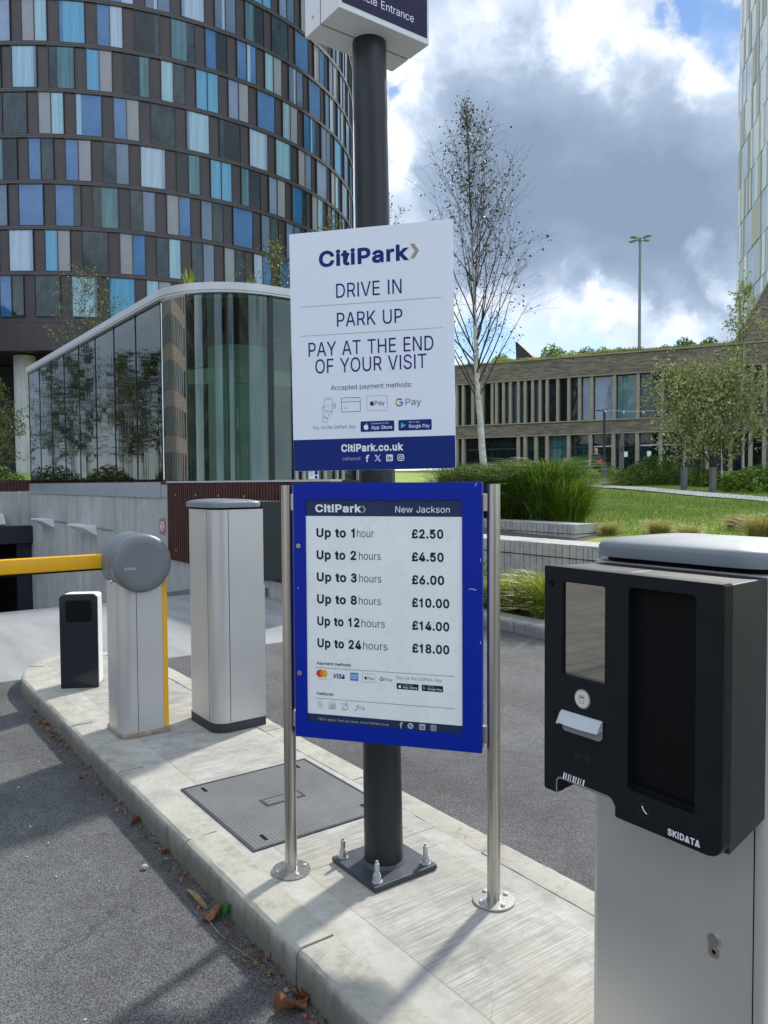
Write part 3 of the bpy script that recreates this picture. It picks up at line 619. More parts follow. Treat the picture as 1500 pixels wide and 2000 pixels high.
def concrete_island():
    m, nt, b = nm('island_concrete')
    b.inputs['Roughness'].default_value = 0.85
    x, y, z = xyz(nt)
    broom = ntex(nt, 1.0, 3, 0.6, (4, 190, 1))
    big_ = ntex(nt, 2.2, 7, 0.65)
    blot = ntex(nt, 9.0, 6, 0.7)
    inside = nmath(nt, 'MULTIPLY', nmap(nt, x, 0.265, 0.275), nmap(nt, x, 0.80, 0.81, 1, 0))
    base = nmix(nt, nmap(nt, big_, 0.3, 0.7), (0.35, 0.34, 0.305), (0.51, 0.50, 0.46))
    base = nmix(nt, nmap(nt, blot, 0.42, 0.72, 0, 0.6), base, (0.22, 0.212, 0.185))
    lines = nmap(nt, broom, 0.36, 0.62, 0.66, 1.10)
    lines = nmix(nt, inside, (1, 1, 1), nmix(nt, 0.0, lines, lines))
    base = nmix(nt, 1.0, base, lines, 'MULTIPLY')
    # joints between bays
    w = ntex(nt, 6, 3)
    jy = nmath(nt, 'FRACT', nmath(nt, 'ADD', nmath(nt, 'MULTIPLY', y, 0.55), nmath(nt, 'MULTIPLY', w, 0.012)))
    j = nmap(nt, nmath(nt, 'ABSOLUTE', nmath(nt, 'SUBTRACT', jy, 0.45)), 0.0015, 0.0035, 1, 0)
    jx = nmath(nt, 'ABSOLUTE', nmath(nt, 'SUBTRACT', nmath(nt, 'ADD', x, nmath(nt, 'MULTIPLY', w, 0.012)), 0.276))
    j = nmath(nt, 'MAXIMUM', j, nmap(nt, jx, 0.001, 0.003, 0.8, 0))
    base = nmix(nt, nmath(nt, 'MULTIPLY', j, 0.55), base, (0.12, 0.115, 0.10))
    base = nmix(nt, nmap(nt, ntex(nt, 3.6, 8, 0.75), 0.50, 0.68, 0, 0.5), base, (0.20, 0.195, 0.175))
    base = nmix(nt, nmap(nt, ntex(nt, 1.4, 5, 0.6), 0.52, 0.66, 0, 0.4), base, (0.44, 0.40, 0.30))
    base = nmix(nt, nmath(nt, 'MULTIPLY', crack(nt, 1.1, 0.0030), 0.35), base, (0.10, 0.095, 0.085))
    lnk(nt, base, b.inputs['Base Color'])
    h = nmath(nt, 'ADD', nmath(nt, 'MULTIPLY', nmath(nt, 'MULTIPLY', broom, inside), 1.0), nmath(nt, 'MULTIPLY', blot, 0.25))
    nbump(nt, b, h, 0.35, 0.006)
    return m
M['island'] = concrete_island()
def kerb_mat(name, a, b_, dirt=(0.13, 0.125, 0.105)):
    m, nt, b = nm(name)
    b.inputs['Roughness'].default_value = 0.85
    n = ntex(nt, 3.0, 7, 0.68)
    sp = ntex(nt, 220, 2)
    c = nmix(nt, nmap(nt, n, 0.3, 0.7), a, b_)
    c = nmix(nt, nmap(nt, sp, 0.4, 0.7, 0, 0.25), c, (0.2, 0.2, 0.19))
    x, y, z = xyz(nt)
    low = nmap(nt, nmath(nt, 'SUBTRACT', z, nmath(nt, 'MULTIPLY', ntex(nt, 5, 6, 0.7), 0.09)), 0.0, 0.05, 0.8, 0.0)
    c = nmix(nt, nmap(nt, ntex(nt, 1.1, 3), 0.4, 0.7, 0, 0.5), c, tuple(k * f for k, f in zip(b_, (1.0, 0.95, 0.80))))
    # grime on the upright face and chipped dark spots
    face = nmath(nt, 'MULTIPLY', nmap(nt, z, 0.085, 0.112, 1, 0), nmap(nt, ntex(nt, 2.4, 7, 0.72), 0.38, 0.62, 0.30, 1.0))
    c = nmix(nt, nmath(nt, 'MULTIPLY', face, 0.85), c, (0.16, 0.155, 0.14))
    c = nmix(nt, nmap(nt, ntex(nt, 13, 6, 0.75), 0.56, 0.70, 0, 0.6), c, (0.22, 0.21, 0.19))
    c = nmix(nt, nmap(nt, ntex(nt, 4.5, 8, 0.75), 0.48, 0.66, 0, 0.55), c, tuple(k * 0.52 for k in a))
    c = nmix(nt, nmath(nt, 'MULTIPLY', nmap(nt, z, 0.09, 0.11, 1, 0), nmap(nt, ntex(nt, 1.0, 5, 0.7, (16, 16, 1.5)), 0.50, 0.66, 0, 0.7)), c, (0.07, 0.066, 0.058))
    c = nmix(nt, nmath(nt, 'MULTIPLY', crack(nt, 1.4, 0.0025), 0.5), c, (0.10, 0.095, 0.085))
    lnk(nt, nmix(nt, low, c, dirt), b.inputs['Base Color'])
    nbump(nt, b, ntex(nt, 22, 8, 0.75), 0.6, 0.012)
    return m
M['kerb'] = kerb_mat('kerb_concrete', (0.32, 0.31, 0.27), (0.50, 0.485, 0.43))
M['granite'] = kerb_mat('granite', (0.38, 0.38, 0.38), (0.50, 0.50, 0.49), (0.20, 0.20, 0.20))
def stained_concrete():
    m, nt, b = nm('wall_concrete')
    b.inputs['Roughness'].default_value = 0.8
    st = ntex(nt, 1.0, 6, 0.7, (5, 5, 0.5))
    n = ntex(nt, 1.2, 7, 0.65)
    c = nmix(nt, nmap(nt, n, 0.3, 0.7), (0.34, 0.345, 0.345), (0.50, 0.505, 0.50))
    c = nmix(nt, nmap(nt, st, 0.46, 0.72, 0, 0.65), c, (0.21, 0.21, 0.195))
    x, y, z = xyz(nt)
    jq = nmath(nt, 'ABSOLUTE', nmath(nt, 'SUBTRACT', nmath(nt, 'FRACT', nmath(nt, 'MULTIPLY', y, 0.333)), 0.5))
    c = nmix(nt, nmap(nt, jq, 0.0025, 0.005, 0.6, 0), c, (0.12, 0.12, 0.115))
    drip = nmath(nt, 'MULTIPLY', nmap(nt, ntex(nt, 1.0, 5, 0.75, (7, 7, 0.9)), 0.56, 0.66), nmath(nt, 'MULTIPLY', nmap(nt, z, 0.05, 0.3), nmap(nt, z, 0.42, 0.30)))
    c = nmix(nt, nmath(nt, 'MULTIPLY', drip, 0.75), c, (0.09, 0.085, 0.07))
    lnk(nt, c, b.inputs['Base Color'])
    nbump(nt, b, ntex(nt, 25, 5), 0.2, 0.01)
    return m
M['wall'] = stained_concrete()
M['ramp'] = mat('ramp_concrete', (0.27, 0.275, 0.275), 0.8, var=0.22, vscale=1.1, bump=0.2, bscale=40, stretch=(2.5, 0.5, 1))
M['ramp_dark'] = mat('ramp_kerb', (0.17, 0.175, 0.18), 0.85, var=0.2, vscale=3)
def pavers():
    m, nt, b = nm('pavers')
    b.inputs['Roughness'].default_value = 0.8
    t = nt.nodes.new('ShaderNodeTexCoord')
    br = nt.nodes.new('ShaderNodeTexBrick')
    br.inputs['Scale'].default_value = 1.0
    br.inputs['Brick Width'].default_value = 0.45
    br.inputs['Row Height'].default_value = 0.3
    br.inputs['Mortar Size'].default_value = 0.008
    br.inputs['Color1'].default_value = (0.36, 0.33, 0.28, 1)
    br.inputs['Color2'].default_value = (0.27, 0.25, 0.22, 1)
    br.inputs['Mortar'].default_value = (0.08, 0.08, 0.07, 1)
    lnk(nt, t.outputs['Object'], br.inputs['Vector'])
    lnk(nt, br.outputs['Color'], b.inputs['Base Color'])
    return m
M['pavers'] = pavers()
def brick():
    m, nt, b = nm('brown_brick')
    b.inputs['Roughness'].default_value = 0.85
    x, y, z = xyz(nt)
    cmb = nt.nodes.new('ShaderNodeCombineXYZ')
    lnk(nt, nmath(nt, 'ADD', x, y), cmb.inputs[0])
    lnk(nt, z, cmb.inputs[1])
    br = nt.nodes.new('ShaderNodeTexBrick')
    br.inputs['Scale'].default_value = 1.0
    br.inputs['Brick Width'].default_value = 0.46
    br.inputs['Row Height'].default_value = 0.075
    br.inputs['Mortar Size'].default_value = 0.01
    br.inputs['Bias'].default_value = 0.0
    br.inputs['Color1'].default_value = (0.205, 0.165, 0.135, 1)
    br.inputs['Color2'].default_value = (0.075, 0.062, 0.054, 1)
    br.inputs['Mortar'].default_value = (0.20, 0.18, 0.155, 1)
    lnk(nt, cmb.outputs[0], br.inputs['Vector'])
    n = ntex(nt, 2.0, 6, 0.7, (1, 1, 6))
    lnk(nt, nmix(nt, 1.0, br.outputs['Color'], nmix(nt, nmap(nt, n, 0.3, 0.7), (0.6, 0.6, 0.6), (1.35, 1.3, 1.25)), 'MULTIPLY'), b.inputs['Base Color'])
    nbump(nt, b, br.outputs['Fac'], -0.3, 0.02)
    return m
M['brick'] = brick()
def lawn():
    m, nt, b = nm('park_ground')
    b.inputs['Roughness'].default_value = 0.9
    n = ntex(nt, 0.55, 7, 0.65)
    f = ntex(nt, 28, 5, 0.7)
    g = nmix(nt, nmap(nt, n, 0.35, 0.65), (0.15, 0.28, 0.02), (0.32, 0.43, 0.05))
    g = nmix(nt, nmap(nt, f, 0.35, 0.75, 0, 0.55), g, (0.26, 0.25, 0.08))
    g = nmix(nt, nmap(nt, ntex(nt, 0.9, 6, 0.7), 0.52, 0.68, 0, 0.6), g, (0.33, 0.29, 0.12))
    lnk(nt, g, b.inputs['Base Color'])
    nbump(nt, b, f, 0.6, 0.05)
    return m
M['lawn'] = lawn()
M['soil'] = mat('mulch', (0.115, 0.085, 0.06), 0.95, var=0.6, vscale=45, bump=1.0, bscale=50)
M['gravel'] = mat('pale_gravel', (0.74, 0.69, 0.60), 0.9, var=0.35, vscale=30, bump=0.6, bscale=60)
M['white_panel'] = mat('white_panel', (0.74, 0.76, 0.80), 0.35, var=0.015, vscale=4)
M['sign_white'] = mat('sign_white', (0.76, 0.81, 0.90), 0.32, var=0.02, vscale=3)
M['poster'] = mat('poster_paper', (0.83, 0.88, 0.88), 0.28, var=0.04, vscale=7, bump=0.04, bscale=6, spec=0.6)
M['blue_frame'] = mat('blue_frame', (0.0004, 0.018, 0.32), 0.4, var=0.06, vscale=6, bump=0.02, bscale=120, spec=0.2)
M['navy_ink'] = mat('navy_ink', (0.010, 0.020, 0.16), 0.5, spec=0.2)
M['dark_ink'] = mat('dark_navy_ink', (0.008, 0.015, 0.055), 0.5, spec=0.2)
M['band_blue'] = mat('band_blue', (0.004, 0.022, 0.175), 0.45, var=0.03, spec=0.2)
M['band_navy'] = mat('band_navy', (0.012, 0.030, 0.095), 0.4, var=0.05, spec=0.3)
M['white_ink'] = mat('white_ink', (0.82, 0.84, 0.88), 0.4)
M['taupe_ink'] = mat('taupe_ink', (0.33, 0.29, 0.22), 0.4)
M['grey_ink'] = mat('grey_ink', (0.13, 0.14, 0.18), 0.5)
M['black_ink'] = mat('black_ink', (0.012, 0.012, 0.014), 0.4)
M['red_ink'] = mat('red_ink', (0.62, 0.035, 0.03), 0.4)
M['orange_ink'] = mat('orange_ink', (0.75, 0.25, 0.03), 0.4)
M['yellow_ink'] = mat('yellow_ink', (0.80, 0.45, 0.02), 0.4)
M['green_ink'] = mat('green_ink', (0.04, 0.33, 0.09), 0.4)
M['sky_ink'] = mat('light_blue_ink', (0.03, 0.24, 0.60), 0.4)
M['teal_ink'] = mat('teal_ink', (0.10, 0.42, 0.46), 0.4)
M['deep_purple'] = mat('deep_purple_panel', (0.014, 0.009, 0.055), 0.2, var=0.05, spec=0.25)
M['pole'] = mat('dark_grey_paint', (0.012, 0.015, 0.020), 0.42, var=0.15, vscale=7, bump=0.03, bscale=150)
M['plate'] = mat('base_plate_paint', (0.040, 0.050, 0.062), 0.5, var=0.25, vscale=12, bump=0.06, bscale=60)
M['steel'] = mat('brushed_steel', (0.50, 0.475, 0.44), 0.33, 1.0, var=0.12, vscale=2, bump=0.06, bscale=8, stretch=(60, 60, 0.6))
M['galv'] = mat('galvanised_bolt', (0.50, 0.52, 0.54), 0.5, 0.8, var=0.25, vscale=60)
M['silver'] = mat('silver_paint', (0.57, 0.565, 0.55), 0.40, 0.55, var=0.03, vscale=3, bump=0.02, bscale=300, spec=0.3)
M['silver_cool'] = mat('silver_grey_paint', (0.56, 0.56, 0.55), 0.40, 0.55, var=0.03, vscale=3, bump=0.02, bscale=300)
M['lid'] = mat('grey_lid', (0.17, 0.195, 0.22), 0.48, 0.1, var=0.06, vscale=6, bump=0.05, bscale=350)
M['head'] = mat('grey_barrier_head', (0.165, 0.18, 0.20), 0.42, 0.1, var=0.05, vscale=5, bump=0.04, bscale=300)
M['black_box'] = mat('black_plastic', (0.006, 0.009, 0.012), 0.5, var=0.2, vscale=13, bump=0.06, bscale=420, spec=0.25, rvar=0.4)
M['box_top'] = mat('black_plastic_edge', (0.014, 0.017, 0.02), 0.46, var=0.1, vscale=9, bump=0.06, bscale=420)
M['recess'] = mat('matt_black', (0.004, 0.004, 0.005), 0.6, var=0.2, spec=0.15)
M['screen'] = mat('dark_screen', (0.012, 0.012, 0.012), 0.03, spec=1.0, rvar=0.0)
M['screen'].node_tree.nodes['Principled BSDF'].inputs['IOR'].default_value = 2.1
M['dusty_screen'] = mat('dusty_film', (0.05, 0.048, 0.042), 0.5, var=0.5, vscale=4)
M['plastic_grey'] = mat('pale_grey_plastic', (0.50, 0.53, 0.57), 0.35, var=0.03)
M['plastic_mid'] = mat('mid_grey_plastic', (0.25, 0.26, 0.28), 0.4, var=0.05)
M['ivory'] = mat('ivory_button', (0.68, 0.68, 0.60), 0.4, var=0.03)
M['yellow'] = mat('yellow_paint', (0.82, 0.43, 0.006), 0.4, var=0.05, vscale=5, bump=0.05, bscale=140)
M['plinth'] = mat('black_plinth', (0.03, 0.033, 0.037), 0.6, var=0.3, vscale=12)
M['mortar'] = mat('pinkish_mortar', (0.33, 0.26, 0.21), 0.9, var=0.35, vscale=25, bump=0.5, bscale=50)
M['navy_front'] = mat('navy_gloss', (0.008, 0.012, 0.022), 0.13, var=0.1, spec=0.6)
M['white_shell'] = mat('white_shell', (0.72, 0.74, 0.75), 0.4, var=0.03)
M['rust'] = mat('oxide_red_paint', (0.085, 0.030, 0.022), 0.6, var=0.3, vscale=5, bump=0.1)
M['fascia'] = mat('pale_metal_fascia', (0.52, 0.54, 0.56), 0.38, 0.2, var=0.06, vscale=1.5)
M['base_panel'] = mat('grey_cladding_panel', (0.36, 0.40, 0.43), 0.38, 0.2, var=0.08, vscale=0.7)
M['dark_frame'] = mat('dark_mullion', (0.018, 0.021, 0.024), 0.5, var=0.1)
M['pale_frame'] = mat('pale_door_frame', (0.40, 0.38, 0.34), 0.5, var=0.1)
M['interior'] = mat('interior_wall', (0.50, 0.55, 0.52), 0.8, var=0.2, vscale=0.6)
M['interior_light'] = mat('interior_core', (0.60, 0.61, 0.60), 0.7, var=0.1, vscale=0.6)
M['dark_void'] = mat('garage_dark', (0.018, 0.018, 0.02), 0.8, var=0.3)
M['navy_beam'] = mat('navy_beam', (0.008, 0.012, 0.022), 0.5, var=0.1)
M['clad'] = mat('brown_cladding', (0.05, 0.041, 0.042), 0.42, 0.25, var=0.10, vscale=0.35)
M['clad_strip'] = mat('brown_spandrel', (0.062, 0.051, 0.051), 0.42, 0.25, var=0.10, vscale=0.4)
M['fin'] = mat('stone_fin', (0.27, 0.235, 0.185), 0.7, var=0.15, vscale=2)
M['bark'] = mat('birch_bark', (0.52, 0.50, 0.46), 0.8, var=0.3, vscale=3, bump=0.4, bscale=10, stretch=(1, 1, 4))
M['twig'] = mat('birch_twig', (0.060, 0.048, 0.040), 0.8, var=0.3, vscale=5)
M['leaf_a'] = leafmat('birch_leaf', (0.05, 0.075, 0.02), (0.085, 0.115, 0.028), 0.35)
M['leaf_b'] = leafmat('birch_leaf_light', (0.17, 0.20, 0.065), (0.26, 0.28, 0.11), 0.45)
M['leaf_sun'] = leafmat('birch_leaf_sunlit', (0.30, 0.33, 0.13), (0.46, 0.47, 0.23), 0.5)  # sunlit brightness put into the leaf colour
M['leaf_pale'] = leafmat('birch_leaf_pale', (0.52, 0.53, 0.36), (0.66, 0.66, 0.48), 0.4)  # glints on the leaves painted as a near-white leaf colour
M['leaf_dark'] = leafmat('birch_leaf_dark', (0.020, 0.030, 0.010), (0.035, 0.048, 0.014), 0.15)  # backlit silhouette tone put into the leaf colour
M['leaf_c'] = leafmat('shrub_leaf', (0.06, 0.12, 0.016), (0.11, 0.19, 0.03), 0.4)
M['leaf_d'] = leafmat('shrub_leaf_light', (0.19, 0.30, 0.04), (0.28, 0.38, 0.06), 0.45)
M['grass_dark'] = leafmat('grass_dark', (0.035, 0.085, 0.012), (0.06, 0.13, 0.015), 0.4)
M['grass_mid'] = leafmat('grass_mid', (0.11, 0.23, 0.015), (0.19, 0.33, 0.025), 0.45)
M['grass_lime'] = leafmat('grass_lime', (0.34, 0.37, 0.09), (0.48, 0.50, 0.15), 0.45)
M['grass_straw'] = leafmat('grass_straw', (0.34, 0.27, 0.13), (0.46, 0.38, 0.20), 0.35)
M['lamp_grey'] = mat('lamp_column_grey', (0.16, 0.19, 0.18), 0.5, 0.3, var=0.1)
M['bollard'] = mat('bollard_grey', (0.10, 0.10, 0.105), 0.6, var=0.15)
M['black_metal'] = mat('black_metal', (0.015, 0.016, 0.018), 0.5, var=0.1)
M['dry_leaf'] = mat('dry_leaf', (0.20, 0.085, 0.042), 0.8, var=0.4, vscale=40, bump=0.3, bscale=80)
M['dry_leaf_pale'] = mat('pale_dry_leaf', (0.27, 0.18, 0.09), 0.8, var=0.4, vscale=40)
M['green_foil'] = mat('green_wrapper', (0.02, 0.33, 0.06), 0.35, var=0.4, vscale=30)
M['pebble'] = mat('pebble', (0.45, 0.43, 0.38), 0.8, var=0.2)

def glass(name, tint, ior=1.5, rough=0.0, boost=1.0):
    m, nt, b = nm(name)
    nt.nodes.remove(b)
    out = [n for n in nt.nodes if n.type == 'OUTPUT_MATERIAL'][0]
    fr = nt.nodes.new('ShaderNodeFresnel')
    fr.inputs['IOR'].default_value = ior
    g = nt.nodes.new('ShaderNodeBsdfGlossy')
    g.inputs['Roughness'].default_value = rough
    g.inputs['Color'].default_value = (0.9, 0.96, 0.95, 1)
    tr = nt.nodes.new('ShaderNodeBsdfTransparent')
    lnk(nt, nmix(nt, nmap(nt, ntex(nt, 0.5, 3), 0.3, 0.7), tuple(c * 0.92 for c in tint), tint), tr.inputs['Color'])
    x = nt.nodes.new('ShaderNodeMixShader')
    lnk(nt, nmath(nt, 'MINIMUM', nmath(nt, 'MULTIPLY', fr.outputs[0], boost), 1.0), x.inputs[0])
    lnk(nt, tr.outputs[0], x.inputs[1])
    lnk(nt, g.outputs[0], x.inputs[2])
    lnk(nt, x.outputs[0], out.inputs[0])
    bp = nt.nodes.new('ShaderNodeBump')
    bp.inputs['Strength'].default_value = 0.065
    bp.inputs['Distance'].default_value = 0.02
    lnk(nt, ntex(nt, 1.0, 3, 0.5, (3.5, 3.5, 0.25)), bp.inputs['Height'])
    lnk(nt, bp.outputs[0], g.inputs['Normal'])
    return m
M['pav_glass'] = glass('pavilion_glass', (0.60, 0.74, 0.69), 1.58, 0.0, 1.0)
def pane(name, a, b_, kind, rough=0.03, ior=1.9):
    """window pane with what shows behind it: curtain folds, a blind or a dim room"""
    m, nt, b = nm(name)
    b.inputs['Roughness'].default_value = rough
    b.inputs['IOR'].default_value = ior
    if kind == 'curtain':
        f = nmap(nt, ntex(nt, 1.0, 3, 0.6, (9, 9, 0.25)), 0.3, 0.7)
    elif kind == 'room':
        f = nmap(nt, ntex(nt, 0.9, 5, 0.65, (1.6, 1.6, 0.7)), 0.38, 0.68)
    else:
        f = nmap(nt, ntex(nt, 0.5, 3), 0.3, 0.7)
    lnk(nt, nmix(nt, f, a, b_), b.inputs['Base Color'])
    nbump(nt, b, ntex(nt, 0.9, 2), 0.12, 0.06)
    return m
PANES = {
    'deep': pane('pane_deep_blue', (0.010, 0.070, 0.20), (0.030, 0.150, 0.36), 'plain', ior=1.6),  # blue of the reflected sky painted into the pane colour
    'sky': pane('pane_sky_blue', (0.035, 0.19, 0.34), (0.075, 0.28, 0.45), 'curtain', ior=1.6),
    'teal': pane('pane_teal', (0.008, 0.055, 0.070), (0.05, 0.17, 0.20), 'curtain', ior=1.6),
    'pale': pane('pane_pale_blue', (0.20, 0.28, 0.38), (0.33, 0.42, 0.53), 'curtain', ior=1.6),
    'lilac': pane('pane_lilac_grey', (0.10, 0.145, 0.25), (0.18, 0.235, 0.36), 'plain', ior=1.7),
    'panel': pane('pane_grey_panel', (0.20, 0.20, 0.225), (0.26, 0.26, 0.285), 'plain', 0.3, 1.45),
    'dark': pane('pane_dark_room', (0.002, 0.007, 0.010), (0.018, 0.055, 0.060), 'room', ior=1.5),
    'black': pane('pane_black', (0.002, 0.004, 0.006), (0.006, 0.016, 0.022), 'room', ior=1.45),
    'slate': pane('pane_slate', (0.035, 0.07, 0.135), (0.07, 0.12, 0.20), 'plain', ior=1.7),
    'sheer': pane('pane_sheer', (0.14, 0.27, 0.36), (0.27, 0.42, 0.50), 'curtain', ior=1.6),
}

# ================================================================== GROUND AND ROADS (site frame: local x = t, local y = s)
def struct(o, loc=None):
    o['kind'] = 'structure'
    return o
def site_obj(mb, name, mats, **k):
    return mb.build(name, mats, loc=site(0, 0), rz=A, **k)
LANE_R, WALL_T, RAMP0, PORTAL_S = 4.62, 3.80, 8.75, 23.2
def ramp_z(s):
    return -0.166 * max(0.0, s - RAMP0)
b = MB(); b.add([(-3.4, -60, 0), (4.9, -60, 0), (4.9, 5.05, 0), (-3.4, 5.05, 0)], [(0, 1, 2, 3)])
struct(site_obj(b, 'road', M['asphalt']))
b = MB()
ss = [5.05, 6.5, 8.0] + [RAMP0 + 0.6 * k for k in range(0, 40)]
vs, fs = [], []
for s_ in ss:
    vs += [(-3.6, s_, ramp_z(s_) - 0.002), (4.9, s_, ramp_z(s_) - 0.002)]
for i in range(len(ss) - 1):
    fs.append((2 * i, 2 * i + 1, 2 * i + 3, 2 * i + 2))
b.add(vs, fs)
struct(site_obj(b, 'ramp', M['ramp']))
b = MB()
b.add([(-600, -600, -.004), (-3.4, -600, -.004), (-3.4, 23.2, -.004), (-600, 23.2, -.004)], [(0, 1, 2, 3)])
b.add([(-3.4, -600, -.004), (600, -600, -.004), (600, -60, -.004), (-3.4, -60, -.004)], [(0, 1, 2, 3)])
struct(site_obj(b, 'pavement', M['pavers']))
b = MB()
b.add([(-600, 23.6, 1.36), (4.2, 23.6, 1.36), (4.2, 700, 1.36), (-600, 700, 1.36)], [(0, 1, 2, 3)])
struct(site_obj(b, 'terrace', M['pavers']))

def smooth(x, a, c):
    k = min(1, max(0, (x - a) / (c - a)))
    return k * k * (3 - 2 * k)
def park_h(x, y):
    t = (x - OX) * VX + (y - OY) * VY
    s = -(x - OX) * VY + (y - OY) * VX
    h = 0.72 + 0.046 * (min(max(y, 6), 46) - 12)
    h = max(h, 0.55)
    k = smooth(t, 5.9, 9.2)
    near = 0.09 if t < 5.75 else 0.09 + 0.42 * smooth(t, 5.75, 6.1)
    if t < 5.3 and s > 8:
        near = 0.2
    return near * (1 - k) + h * k + 0.02 * math.sin(x * 1.3) * math.cos(y * 0.9) * k
tsx = [4.3, 4.7, 5.2, 5.7, 5.8, 5.95, 6.1, 6.6, 7.2, 7.8, 8.5, 9.2, 10, 11, 12, 13.5, 15, 17, 19, 22, 25, 28, 32, 37, 43, 50, 60, 75, 100, 150, 250, 600]
ssx = [-600, -200, -60, -30, -15, -8] + [-5 + k for k in range(0, 46)] + [43, 47, 52, 60, 75, 100, 150, 300, 700]
vs, fs, ms = [], [], []
for s_ in ssx:
    for t_ in tsx:
        tq = max(t_, 4.72 if s_ < 5.6 else 4.72 - min(.55, .27 * (s_ - 5.6)))
        p = site(tq, s_)
        vs.append((tq, s_, park_h(p.x, p.y)))
n = len(tsx)
b = MB()
for i in range(len(ssx) - 1):
    for j in range(n - 1):
        b.f.append((i * n + j, i * n + j + 1, (i + 1) * n + j + 1, (i + 1) * n + j))
        b.m.append(1 if tsx[j + 1] < 9.3 and (ssx[i] < 14) and not (tsx[j] > 6.0 and ssx[i] < 5.5) else 0)
b.v = vs
struct(site_obj(b, 'lawn', [M['lawn'], M['soil']], ang=60))
# pale gravel path through the park
b = MB()
pp = []
for px, yy in ((1100, 27.5), (1160, 26.3), (1230, 25.0), (1310, 23.0), (1400, 21.2), (1500, 19.4), (1640, 17.0)):
    pp.append(((px - 750) / 1500 * yy, yy))
vs = []
for i, (x, y) in enumerate(pp):
    x0, y0 = pp[max(0, i - 1)]; x1, y1 = pp[min(len(pp) - 1, i + 1)]
    d = Vector((x1 - x0, y1 - y0)).normalized()
    for k in (-0.55, 0.55):
        q = (x - d.y * k, y + d.x * k)
        vs.append((q[0], q[1], park_h(*q) + 0.035))
b.add(vs, [(2 * i, 2 * i + 2, 2 * i + 3, 2 * i + 1) for i in range(len(pp) - 1)])
struct(b.build('path', M['gravel']))

# island: kerb of stones around a concrete slab
def island_outline(inset=0.0):
    pts = [(inset, -8.0)]
    for k in range(0, 19):
        pts.append((inset, -7.4 + 0.655 * k))
    for k in range(0, 25):
        w = math.pi - math.pi * k / 24
        pts.append((0.52 + (0.52 - inset) * math.cos(w), 4.45 + (0.80 - inset) * math.sin(w)))
    for k in range(0, 19):
        pts.append((1.04 - inset, -7.4 + 0.655 * (18 - k)))
    pts.append((1.04 - inset, -8.0))
    return pts
prof = [(0.0, -0.05), (0.004, 0.094), (0.009, 0.109), (0.022, 0.1185), (0.036, 0.120), (0.142, 0.120), (0.142, -0.05)]
rows = [[(x, y, z) for x, y in island_outline(d)] for d, z in prof]
# resample into stones of about 0.9 m with a joint between them
base = island_outline(0.0)
cum = [0]
for i in range(1, len(base)):
    cum.append(cum[-1] + math.dist(base[i], base[i - 1]))
def along(row, q):
    for i in range(1, len(cum)):
        if q <= cum[i]:
            k = (q - cum[i - 1]) / (cum[i] - cum[i - 1])
            return tuple(row[i - 1][c] * (1 - k) + row[i][c] * k for c in range(3))
    return row[-1]
b = MB()
q = 0.17
rk = random.Random(3)
while q < cum[-1] - 0.3:
    L = min(0.915, cum[-1] - q)
    a_, z_ = q + 0.004, q + L - 0.004
    nst = 14
    dz = rk.uniform(-0.002, 0.002)
    vs, fs = [], []
    for k in range(nst + 1):
        for row in rows:
            p = along(row, a_ + (z_ - a_) * k / nst)
            vs.append((p[0] + rk.gauss(0, .0012), p[1] + rk.gauss(0, .0012), p[2] + dz + rk.gauss(0, .0010)))
    m = len(rows)
    for k in range(nst):
        for j in range(m - 1):
            fs.append((k * m + j, k * m + j + 1, (k + 1) * m + j + 1, (k + 1) * m + j))
    fs.append(tuple(range(m - 1, -1, -1)))
    fs.append(tuple(nst * m + j for j in range(m)))
    b.add(vs, fs)
    q += L
struct(site_obj(b, 'kerb', M['kerb'], ang=24))
b = MB()
b.prism(list(reversed(island_outline(0.139))), -0.04, 0.1175)
struct(site_obj(b, 'traffic_island', M['island']))

# granite kerb of the planting bed, curving to meet the ramp wall
b = MB()
kp = [(LANE_R, -20)] + [(LANE_R, -20 + k) for k in range(1, 26)] + [(4.60, 5.6), (4.52, 6.2), (4.38, 6.8), (4.18, 7.3), (3.98, 7.7)]
kp2 = [(x + 0.26, y + (0.10 if y > 5.5 else 0)) for x, y in kp]
for i in range(len(kp) - 1):
    g = 0.004
    def lerp(p, q, k): return (p[0] + (q[0] - p[0]) * k, p[1] + (q[1] - p[1]) * k)
    o = [lerp(kp[i], kp[i + 1], g), lerp(kp2[i], kp2[i + 1], g), lerp(kp2[i], kp2[i + 1], 1 - g), lerp(kp[i], kp[i + 1], 1 - g)]
    b.prism([o[0], o[1], o[2], o[3]], -0.05, 0.13)
struct(site_obj(b, 'bed_kerb', M['granite'], bevel=0.008, seg=1))

# ================================================================== MANHOLE COVER
def tread():
    m, nt, bs = nm('cast_tread')
    bs.inputs['Metallic'].default_value = 0.5
    bs.inputs['Roughness'].default_value = 0.55
    x, y, z = xyz(nt)
    def wav(e, k):
        return nmath(nt, 'SINE', nmath(nt, 'MULTIPLY', e, k))
    u_, v_ = nmath(nt, 'ADD', x, y), nmath(nt, 'SUBTRACT', x, y)
    h = nmath(nt, 'MULTIPLY', wav(u_, 190), wav(v_, 190))
    h = nmap(nt, h, 0.05, 0.55)
    n = ntex(nt, 3, 6, 0.65)
    c = nmix(nt, nmap(nt, n, 0.3, 0.7), (0.13, 0.135, 0.138), (0.21, 0.215, 0.215))
    lnk(nt, nmix(nt, nmath(nt, 'MULTIPLY', h, 0.5), c, (0.27, 0.275, 0.275)), bs.inputs['Base Color'])
    nbump(nt, bs, h, 0.8, 0.006)
    return m
M['tread'] = tread()
mh = thing('manhole_cover', 'square grey cast manhole cover with raised tread pattern set in the kerbed island', 'manhole cover', site(0.52, 1.445, 0.118), A)
w2, h2 = 0.338, 0.385
